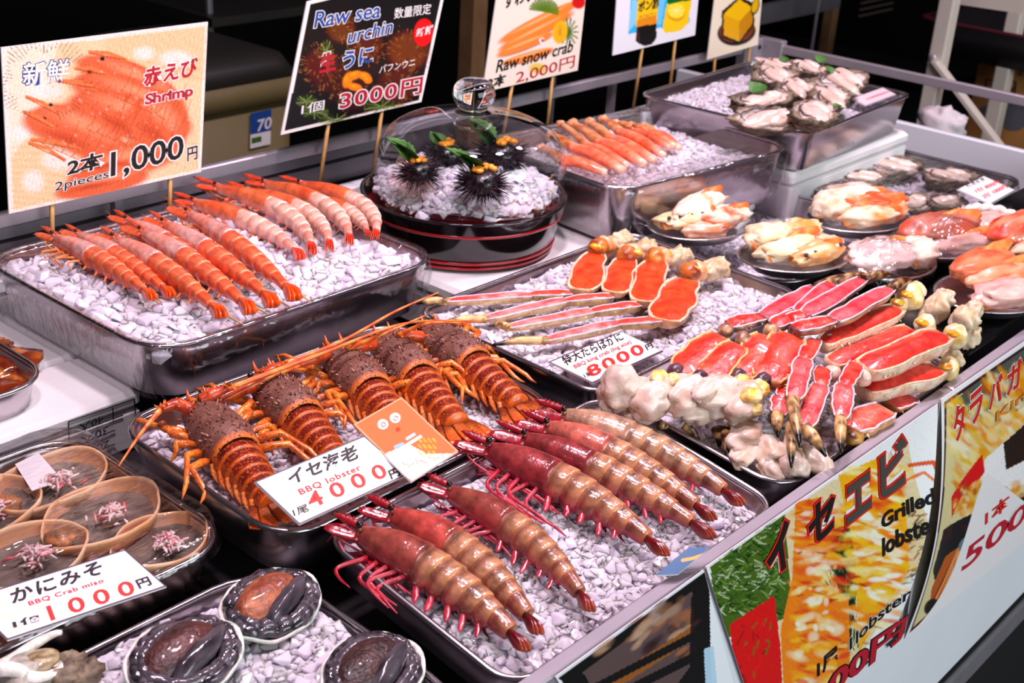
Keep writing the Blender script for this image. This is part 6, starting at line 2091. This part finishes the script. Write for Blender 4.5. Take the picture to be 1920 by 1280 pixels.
c = Card('white price card reading BBQ king crab 8000 yen, at the split leg tray', ((1030, 676), (1163, 622), (1244, 656), (1112, 719)), (0.893, 0.893, 0.884, 0.884), base='#f0e4e8', ticks=False)
c.finish()
c.text('特大たらばがに', (1062, 686), (1172, 637), (1050, 670), 'ink', weight=0.02, shear=0.1)
c.text('BBQ king crab (big size)', (1080, 693), (1186, 645), (1074, 685), 'red_ink', weight=0.012)
c.text('8000', (1108, 708), (1211, 661), (1096, 689), 'red_ink', weight=0.025, spacing=1.2)
c.text('円', (1214, 657), (1226, 651), (1208, 648), 'ink', weight=0.03)
c.text('1肩', (1098, 709), (1112, 703), (1092, 701), 'ink', weight=0.01)

c = Card('white price card reading BBQ crab miso 1000 yen', ((-64, 1124), (234, 1028), (312, 1100), (14, 1198)), (0.872, 0.872, 0.860, 0.860), base='#eee6ee')
c.finish()
c.text('かにみそ', (24, 1133), (198, 1074), (12, 1108), 'ink', weight=0.025, shear=0.15, spacing=1.1)
c.text('BBQ Crab miso', (56, 1137), (196, 1093), (52, 1128), 'red_ink', weight=0.012, spacing=1.1)
c.text('1000', (96, 1164), (256, 1112), (86, 1137), 'red_ink', weight=0.015, spacing=1.5)
c.text('円', (262, 1104), (286, 1096), (253, 1088), 'ink', weight=0.03)
c.text('1個', (26, 1178), (80, 1162), (22, 1165), 'ink', weight=0.03)

c = Card('small white price card with two red prices, at the corner of the film-covered oyster tray', ((1794, 352), (1843, 331), (1905, 354), (1856, 386)), (0.880, 0.880, 0.872, 0.872), ticks=False, res=1.5)
c.finish()
c.text('焼きがき', (1815, 352), (1848, 338), (1809, 346), 'ink', weight=0.02)
c.text('1個 800円', (1832, 362), (1876, 344), (1826, 355), 'red_ink', weight=0.02)
c.text('2個 1000円', (1846, 373), (1890, 352), (1839, 366), 'red_ink', weight=0.02)

c = Card('pinkish card half hidden under the open oysters at the right rim of their tray', ((1598, 184), (1655, 164), (1680, 176), (1622, 198)), (0.973, 0.973, 0.971, 0.971), base='#e6d2d4', border='#b8a0a4', ticks=False, res=1.5)
for i in range(4):
    c.pr.line([(1625 + 9 * i, 186 - 3 * i), (1640 + 9 * i, 180 - 3 * i)], 3, '#c87a84', 0.8)
c.finish()
c = Card('blue card with a yellow mark, tucked between the prawn tails and the front rail', ((1292, 1026), (1332, 1024), (1272, 1076), (1228, 1078)), (0.868, 0.868, 0.858, 0.858), base='#15527f', border=None, ticks=False, name='picture_card', cat='card', res=1.6)
c.pr.line([(1280, 1050), (1300, 1046), (1318, 1040)], 6, '#e8a030')
c.finish()

# ================================================================== posters on the stall front
PY = FY - 0.0035


class Poster(Sign):
    sat, con = 1.08, 1.22

    def __init__(self, label, tl, tr, bl, br, base, bulge=None, warp=None, res=2.2):
        self.warp = warp
        self.box = (ony(*tl, PY), ony(*tr, PY), ony(*bl, PY), ony(*br, PY))
        self.bul = bulge
        super().__init__('poster', label, 'poster', tl, tr, bl, br, Y=PY, group='posters on the stall front', thick=0.0006, res=res, base=base, bulge=bulge)


def curl(P):
    def g(W):
        a, b, c, d = P.box
        v = (a[2] - W[:, 2]) / (a[2] - (c[2] + d[2]) / 2)
        x0, x1 = a[0] + (c[0] - a[0]) * v, b[0] + (d[0] - b[0]) * v
        u = (W[:, 0] - x0) / (x1 - x0)
        return W + P.n * P.bul(np.clip(u, 0, 1), np.clip(v, 0, 1))[:, None] - P.org
    return g


def mottle(p, cols, n, box, rx, ry, seed, a=0.9, ang=(-60, -30)):
    rs = random.Random(seed)
    for i in range(n):
        p.ell(rs.uniform(box[0], box[2]), rs.uniform(box[1], box[3]), rx * rs.uniform(0.5, 1.3), ry * rs.uniform(0.5, 1.3), rs.uniform(*ang), rs.choice(cols), a * rs.uniform(0.6, 1), 0.5)


x0 = 1335
lp = Poster('poster of grilled lobster with red edged letters and green herbs', (1322, 1062), (1757, 757), (1440, 1420), (1672, 1192), '#f2f0ee', bulge=lambda u, v: 0.016 * np.maximum(0, u - 0.72) ** 2 / 0.0784 * np.sin(PI * np.clip(v, 0, 1)) ** 1.0 + 0.001)
p = lp.pr
p.poly([(1330, 1062), (1560, 900), (1700, 830), (1720, 1010), (1650, 1160), (1560, 1330), (1440, 1420)], '#e0cfa8')
p.poly([(1330, 1062), (1470, 962), (1480, 1100), (1466, 1160), (1345, 1200)], '#5a6e44')
p.poly([(1545, 1000), (1600, 985), (1606, 1100), (1590, 1230), (1575, 1120)], '#2c4426')
rs = random.Random(4)
for i in range(420):
    x, y = rs.uniform(1330, 1460), rs.uniform(960, 1150)
    if y < 1062 - (x - 1330) * 0.7 - 6:
        continue
    q = rs.uniform(-1.2, 0.9)
    p.line([(x, y), (x + 14 * math.cos(q), y + 14 * math.sin(q))], 2.2, rs.choice(('#3c5a30', '#5c7c44', '#26401f', '#88a060', '#c8d0b0')), 0.85)
for i in range(260):
    x, y = rs.uniform(1540, 1610), rs.uniform(985, 1210)
    q = rs.uniform(0.8, 2.2)
    p.line([(x, y), (x + 12 * math.cos(q), y + 12 * math.sin(q))], 2.4, rs.choice(('#2c4626', '#44603a', '#1a2c18', '#64805a')), 0.9)
for i in range(120):
    x, y = rs.uniform(1655, 1745), rs.uniform(960, 1090)
    q = rs.uniform(-1.2, -0.2)
    p.line([(x, y), (x + 14 * math.cos(q), y + 14 * math.sin(q))], 2.2, rs.choice(('#4a4038', '#35503a', '#6a4a34', '#8a2c20')), 0.7)
for pts, c1 in ((([1490, 940], [1540, 930], [1556, 1010], [1540, 1090], [1590, 1120], [1592, 1240], [1560, 1330], [1470, 1330], [1462, 1180], [1484, 1080]), '#e88a3a'), (([1570, 890], [1660, 850], [1690, 930], [1688, 1060], [1650, 1150], [1610, 1220], [1602, 1040]), '#eeb050')):
    p.poly(pts, c1)
mottle(p, ('#f2c45c', '#e06a24', '#f6dc98', '#d8491c', '#f4e8c8', '#eda238'), 150, (1492, 950, 1582, 1320), 10, 22, 5, 0.8, (60, 110))
mottle(p, ('#f6c84c', '#f0a028', '#fae8a8', '#e8781c', '#f8f0d8', '#d8561c'), 140, (1592, 870, 1684, 1180), 9, 26, 6, 0.8, (70, 120))
mottle(p, ('#e0642c', '#f0b078', '#d83a18', '#f8e0d0'), 40, (1494, 940, 1560, 1060), 6, 24, 7, 0.8, (70, 110))
p.line([(1700, 870), (1735, 860), (1745, 920), (1730, 960)], 7, '#d8501c', 0.9)
p.line([(1690, 900), (1720, 880), (1738, 900)], 5, '#e87a3a', 0.9)
p.poly([(1366, 1170), (1450, 1115), (1462, 1215), (1466, 1300), (1380, 1300)], '#d41218')
for i in range(30):
    x, y = rs.uniform(1385, 1445), rs.uniform(1150, 1270)
    p.line([(x, y), (x + rs.uniform(-8, 8), y + rs.uniform(4, 16))], 3.5, rs.choice(('#6a7a3c', '#8a1014', '#e83a34')), 0.7)
mottle(p, ('#fbf4e4', '#f8e8c4', '#fdf8ee'), 46, (1596, 860, 1680, 1130), 5, 16, 15, 0.85, (70, 120))
mottle(p, ('#8a2a10', '#a83c14', '#6e2410'), 40, (1494, 960, 1680, 1300), 3, 14, 16, 0.7, (60, 120))
mottle(p, ('#fbf0dc', '#f6dcae'), 26, (1494, 1060, 1570, 1180), 8, 9, 17, 0.85, (60, 120))
p.speckle(0.06, 7, 7, 5)
lp.finish('printed_sheet')
lc = curl(lp)
lt = lambda s_, bl, br, tl, m, **k: put_text(lp.root, s_, lp.fn, bl, br, tl, m, lp.n, off=k.pop('off', 0.0012), inv=lc, **k)
for ch, bl, br, tl, mm in (('イ', (1440, 1090), (1484, 1048), (1428, 1010), 'ink'), ('セ', (1514, 1032), (1562, 985), (1512, 958), 'ink'), ('エ', (1584, 984), (1630, 948), (1582, 914), 'soot_ink'), ('ビ', (1648, 938), (1696, 898), (1645, 850), 'soot_ink')):
    lt(ch, bl, br, tl, 'white_ink', weight=0.12, off=0.0006)
    lt(ch, bl, br, tl, mm, weight=0.03, off=0.0016, outline=True, owt=0.05, ocol='red_ink')
lt('Grilled', (1650, 992), (1727, 931), (1650, 964), 'ink', weight=0.03)
lt('lobster', (1651, 1042), (1727, 978), (1651, 1008), 'ink', weight=0.03)
lt('1lobster', (1590, 1218), (1690, 1112), (1590, 1196), 'ink', weight=0.02, outline=True, owt=0.03)
lt('00円', (1548, 1312), (1688, 1196), (1552, 1262), 'crimson_ink', weight=0.03, outline=True, owt=0.03, ocol='ink')
lt('1尾', (1530, 1270), (1568, 1236), (1530, 1240), 'ink', weight=0.02)

cp = Poster('poster of king crab with a dark red border and red brush letters', (1763, 748), (2080, 530), (1690, 1195), (2000, 952), '#f4f0ee', bulge=lambda u, v: 0.020 * np.maximum(0, 0.35 - u) ** 2 / 0.1225 * np.sin(PI * np.clip(v * 0.95, 0, 1)) + 0.001)
p = cp.pr
bd_ = [(1767, 753), (2080, 538), (2000, 948), (1699, 1183)]
p.poly(bd_, '#5c1226')
ins = lambda k: [(x + (1880 - x) * k, y + (870 - y) * k) for x, y in bd_]
p.poly(ins(0.022), '#2a2226')
p.poly(ins(0.034), '#ded0a0')
p.poly([(1790, 745), (1920, 650), (1920, 760), (1860, 800), (1800, 810)], '#4a5054', 0.9)
mottle(p, ('#f2dc9c', '#f0b83c', '#e88a2c', '#f6e8c8', '#d8b860'), 130, (1775, 740, 1850, 960), 8, 22, 8, 0.8, (-70, -30))
mottle(p, ('#e89a34', '#f4e6c0', '#e2b45c', '#d86a24', '#f0d090'), 110, (1850, 690, 1930, 860), 10, 20, 9, 0.8, (-60, -20))
p.poly([(1845, 860), (1925, 790), (1925, 905), (1835, 935)], '#eeeae8')
p.poly([(1880, 830), (1925, 790), (1925, 860), (1885, 880)], '#4a4440')
p.poly([(1768, 925), (1840, 850), (1845, 885), (1772, 965)], '#d8401c')
mottle(p, ('#e8b870', '#f0d0a0', '#d88a3c', '#e2a050', '#a85a28'), 120, (1775, 905, 1920, 965), 10, 9, 10, 0.9)
p.poly([(1750, 985), (1920, 930), (1925, 1000), (1800, 1085), (1745, 1090), (1730, 1060)], '#241c1a')
mottle(p, ('#1a1614', '#3a2a20', '#5a4024'), 40, (1745, 985, 1920, 1030), 12, 8, 11, 0.9)
p.poly([(1735, 1098), (1762, 1040), (1800, 1020), (1812, 1060), (1770, 1130), (1738, 1140)], '#b86a3c')
for i in range(16):
    p.line([(1795 + rs.uniform(-6, 12), 1025 + i * 0.5), (1740 + i * 3.2, 1128 - i * 2.2)], 3.0, rs.choice(('#d88a58', '#8a4424', '#e2a070', '#a85a34')), 0.9)
p.ell(1806, 1018, 18, 11, -45, '#6f8088', 1, 0.2)
p.ell(1742, 1135, 20, 18, 0, '#1e1c1a', 1, 0.2)
p.speckle(0.06, 7, 7, 6)
cp.finish('printed_sheet')
ct = lambda s_, bl, br, tl, m, **k: put_text(cp.root, s_, cp.fn, bl, br, tl, m, cp.n, off=0.0014 + 0 * k.pop('far', 0), inv=curl(cp), **k)
for ch, bl, br, tl in (('タ', (1778, 828), (1803, 806), (1776, 768)), ('ラ', (1812, 800), (1838, 776), (1812, 742)), ('バ', (1850, 770), (1876, 748), (1851, 716)), ('ガ', (1884, 744), (1912, 720), (1885, 690))):
    ct(ch, bl, br, tl, 'red_ink', weight=0.03, outline=True, owt=0.03, far=0.007)
ct('King', (1864, 796), (1938, 738), (1865, 772), 'orange_ink', weight=0.02, far=0.004)
ct('1本', (1844, 985), (1890, 948), (1845, 958), 'red_ink', weight=0.02, far=0.004)
ct('5000', (1798, 1072), (1958, 945), (1803, 1030), 'crimson_ink', weight=0.02, outline=True, owt=0.04, far=0.006, shear=0.1)

bp = Poster('dim poster of a grill with a black border, lowest on the stall front', (1040, 1268), (1318, 1068), (1210, 1560), (1395, 1360), '#e9ebee', bulge=lambda u, v: 0.001 + 0 * u * v)
p = bp.pr
p.poly([(1046, 1270), (1328, 1066), (1332, 1300), (1250, 1500)], '#1c2228')
p.poly([(1090, 1258), (1296, 1108), (1306, 1230), (1180, 1400)], '#6a5c5c')
mottle(p, ('#b89c94', '#8a6a58', '#c4a088', '#4c4444', '#a8745a'), 60, (1120, 1120, 1300, 1230), 26, 10, 12, 0.8, (-45, -30))
p.poly([(1110, 1290), (1300, 1170), (1300, 1195), (1140, 1300)], '#96684c')
p.line([(1090, 1300), (1300, 1190)], 14, '#2c2422', 0.9)
p.line([(1120, 1320), (1310, 1225)], 16, '#201c1c', 0.9)
p.poly([(1294, 1120), (1318, 1080), (1330, 1300), (1290, 1300)], '#3c3c40', 0.9)
p.poly([(1318, 1215), (1336, 1210), (1345, 1300), (1322, 1300)], '#b9d4e4', 0.95)
bp.finish('printed_sheet')

# ================================================================== things in the dark behind the stall
t = thing('plastic_bin', 'grey plastic bin with a dark lid and a blue 70 label, behind the shrimp sign', 'bin', ony(465, 330, 2.05) * [1, 1, 0])
t.matrix_world = Matrix.Translation(ony(465, 330, 2.05) * [1, 1, 0])
bx0, bx1 = ony(330, 250, 2.05)[0], ony(562, 250, 2.05)[0]
zt = ony(470, 150, 2.05)[2]
cx, wd = (bx0 + bx1) / 2, bx1 - bx0
R = [rrect(wd - 0.05, 0.36, 0.05, 6, 0.0, (cx, 2.24)), rrect(wd - 0.008, 0.398, 0.05, 6, zt - 0.05, (cx, 2.24)), rrect(wd - 0.02, 0.38, 0.05, 6, zt - 0.05, (cx, 2.24))]
part(MB().add(*loft(R)), 'bin_body', 'tub_grey', t, True)
R = [rrect(wd + a, 0.40 + a, 0.05, 6, z, (cx, 2.24)) for a, z in ((0.0, zt - 0.05), (0.02, zt - 0.048), (0.02, zt - 0.002))]
part(MB().add(*loft(R)), 'lid_rim', 'tub_grey', t, True)
R = [rrect(wd + a, 0.40 + a, 0.05, 6, z, (cx, 2.24)) for a, z in ((0.012, zt - 0.002), (-0.03, zt + 0.035), (-0.10, zt + 0.045))]
part(MB().add(*loft(R)), 'bin_lid', 'tub_lid', t, True)
LY = 2.04
lf = lambda x, y: ony(x, y, LY - 0.002)
tinv = lambda W: W - np.array(t.matrix_world.translation)
m_ = MB()
m_.add([lf(470, 213), lf(509, 204), lf(507, 270), lf(469, 279)], [(3, 2, 1, 0)])
part(m_, 'label_sheet', 'white_ink', t)
part(MB().add([ony(x, y, LY - 0.003) for x, y in ((470, 213), (509, 204), (508, 244), (470, 252))], [(3, 2, 1, 0)]), 'label_blue', 'blue_ink', t)
part(MB().add([ony(x, y, LY - 0.003) for x, y in ((472, 259), (490, 255), (490, 265), (472, 269))], [(3, 2, 1, 0)]), 'label_green', 'leaf', t)
put_text(t, '70', lf, (480, 247), (507, 240), (482, 224), 'white_ink', (0, -1, 0), weight=0.02, off=0.0025, inv=tinv)


def post(name, label, cat, px0, px1, Y, wd, dp, m, zlo=0.0):
    A, B = ony(*px0, Y), ony(*px1, Y)
    x = (A[0] + B[0]) / 2
    zt = 2.3
    o = MB().add(*bevbox(-wd / 2, wd / 2, -dp / 2, dp / 2, 0, zt - zlo, 0.004)).build(name, m, None, False, loc=(x, Y, zlo))
    return tag(o, label, cat)


post('timber_post', 'pale timber post standing behind the snow crab sign', 'post', (888, 0), (885, 120), 2.0, 0.045, 0.045, 'wood')
post('timber_post', 'pale timber post between the butter sign and the dark doorway', 'post', (1556, 20), (1548, 110), 2.1, 0.038, 0.038, 'wood')
post('metal_pole', 'thin grey pole just left of the right timber post', 'pole', (1532, 22), (1518, 120), 1.9, 0.009, 0.009, 'alu')
post('metal_pole', 'thin grey pole behind the snow crab tray, dark shop beyond', 'pole', (1042, 60), (1040, 200), 1.75, 0.006, 0.006, 'alu_dull')
post('metal_pole', 'grey upright pole above the bin at the left', 'pole', (394, 20), (392, 76), 2.5, 0.015, 0.015, 'alu_dull')
A, B = ony(1380, 36, 2.0), ony(1570, 8, 2.0)
o = MB().add(*bar(A - A, (B - A) * [1, 1, 0] + [0.0, 0, 0], 0.02, 0.055)).build('shelf_beam', 'alu_dull', None, False, loc=A)
tag(o, 'grey steel shelf beam crossing behind the butter sign at the top', 'beam')
A, B = ony(322, 22, 2.6), ony(540, 2, 2.6)
o = MB().add(*bar(A - A, (B - A) * [1, 1, 0], 0.3, 0.02)).build('shelf_board', 'tub_lid', None, False, loc=A)
tag(o, 'dark shelf board edge at the top left, above the bin', 'shelf')

# folding table frame at the right: upright, slanting brace, top bar, far leg
XR = 2.95
W0 = onx(1770, 60, XR)
t = thing('folding_table', 'cream painted folding table frame with a bolted slanting brace, beyond the stall end', 'table frame', (W0[0], W0[1], 0))
t.matrix_world = Matrix.Translation((W0[0], W0[1], 0))
part(MB().add(*bevbox(W0[0] - 0.02, W0[0] + 0.02, W0[1] - 0.018, W0[1] + 0.018, 0, 1.45, 0.004)), 'upright', 'cream_paint', t)
a, b = onx(1752, 112, XR - 0.025), onx(1866, 262, XR - 0.025)
b = a + (b - a) * 2.4
part(MB().add(*bar(a, b, 0.008, 0.030, (1, 0, 0))), 'brace', 'cream_paint', t)
part(MB().add(*sphere(onx(1749, 111, XR - 0.032), (0.006, 0.011, 0.011))), 'bolt', 'alu', t, True)
a, b = onx(1800, -6, XR + 0.1), onx(1925, 12, XR + 0.1)
part(MB().add(*bar(a, b, 0.03, 0.03)), 'top_bar', 'cream_paint', t)
W1 = onx(1908, 20, XR + 0.25)
part(MB().add(*bevbox(W1[0] - 0.02, W1[0] + 0.02, W1[1] - 0.018, W1[1] + 0.018, 0.3, W1[2] + 0.1, 0.004)), 'far_leg', 'cream_paint', t)

# cardboard box carrying a black crate
XB = 3.25
P0, P1 = onx(1836, 108, XB), onx(1836, 275, XB)
y1 = P0[1]
zt = P0[2]
t = thing('cardboard_box', 'brown cardboard box with fragile and this-way-up marks, at the right edge', 'box', (XB + 0.2, y1 - 0.3, 0))
t.matrix_world = Matrix.Translation((XB + 0.2, y1 - 0.3, 0))
part(MB().add(*bevbox(XB, XB + 0.4, y1 - 0.7, y1, 0.0, zt, 0.004)), 'carton', 'card', t)
bf = lambda x, y: onx(x, y, XB - 0.001)
binv = lambda W: W - np.array(t.matrix_world.translation)
for xs in ((1850, 1875), (1880, 1905)):
    q = [(xs[0], 149), (xs[1], 154), (xs[1] - 3, 180), (xs[0] - 2, 175)]
    m_ = MB()
    for i in range(4):
        m_.add(*bar(bf(*q[i]), bf(*q[(i + 1) % 4]), 0.0012, 0.003, (0, 0, 1)))
    part(m_, 'printed_mark', 'ink', t)
put_text(t, '↑↑', bf, (1883, 178), (1902, 181), (1884, 160), 'ink', (-1, 0, 0), weight=0.02, inv=binv)
put_text(t, 'Y', bf, (1855, 174), (1870, 177), (1856, 156), 'blue_ink', (-1, 0, 0), weight=0.05, inv=binv)
put_text(t, '2', bf, (1909, 140), (1917, 142), (1910, 130), 'ink', (-1, 0, 0), weight=0.02, inv=binv)
for px, r in (((1852, 218), 0.028), ((1900, 215), 0.04)):
    c_ = onx(*px, XB - 0.0012)
    part(MB().add(*loft([[c_ + np.array([0, rr * math.cos(q), rr * math.sin(q)]) for q in np.linspace(0, 2 * PI, 24, endpoint=False)] for rr in (r * 0.98, r)], cap0=True, cap1=False)), 'printed_mark', mat('dark_print', '#5a5a62', 0.7), t)
t = thing('plastic_crate', 'black crate with a dark red rim on top of the cardboard box', 'crate', (XB + 0.15, y1 - 0.3, zt + 0.002))
t.matrix_world = Matrix.Translation((XB + 0.15, y1 - 0.3, zt + 0.002))
R = [rrect(0.44, 0.74, 0.04, 6, 0.0), rrect(0.52, 0.86, 0.05, 6, 0.085), rrect(0.50, 0.84, 0.05, 6, 0.085), rrect(0.42, 0.72, 0.04, 6, 0.01)]
MB().add(*loft(R)).build('crate_wall', mat('black_plastic', '#141014', 0.5), t)
MB().add(*loft([rrect(0.525, 0.865, 0.05, 6, 0.083), rrect(0.53, 0.87, 0.05, 6, 0.089), rrect(0.50, 0.84, 0.05, 6, 0.089)], cap0=False, cap1=False)).build('crate_rim', mat('dark_red_plastic', '#4c1420', 0.5), t)

# woven basket edge at the top, white bag by the upright
A = ony(1615, 5, 2.9)
t = thing('wire_basket', 'pinkish wire basket edge hanging at the top of the dark doorway', 'basket', A)
t.matrix_world = Matrix.Translation(A)
m_ = MB()
wz = 0.62
for i in range(14):
    m_.add(*bar((i * 0.025, 0, -0.065), (i * 0.025, 0, 0.12), 0.008, 0.008))
for k in range(5):
    m_.add(*bar((-0.005, -0.002, -0.062 + k * 0.03), (0.335, -0.002, -0.062 + k * 0.03), 0.006, 0.006))
m_.build('wire_mesh', mat('pinkish_wire', '#8a6a66', 0.6), t, False)
p_ = onx(1764, 236, 2.75)
V, F, C = lumpy((0, 0, 0), (0.035, 0.05, 0.04), 3, 0.4, 1.5, 24, 16, lin('#e6dcdc'), lin('#c8bcc0'))
o = MB().add(V, F, C).build('plastic_bag', 'matte', None, loc=p_)
tag(o, 'crumpled white plastic bag at the foot of the cream upright', 'bag')
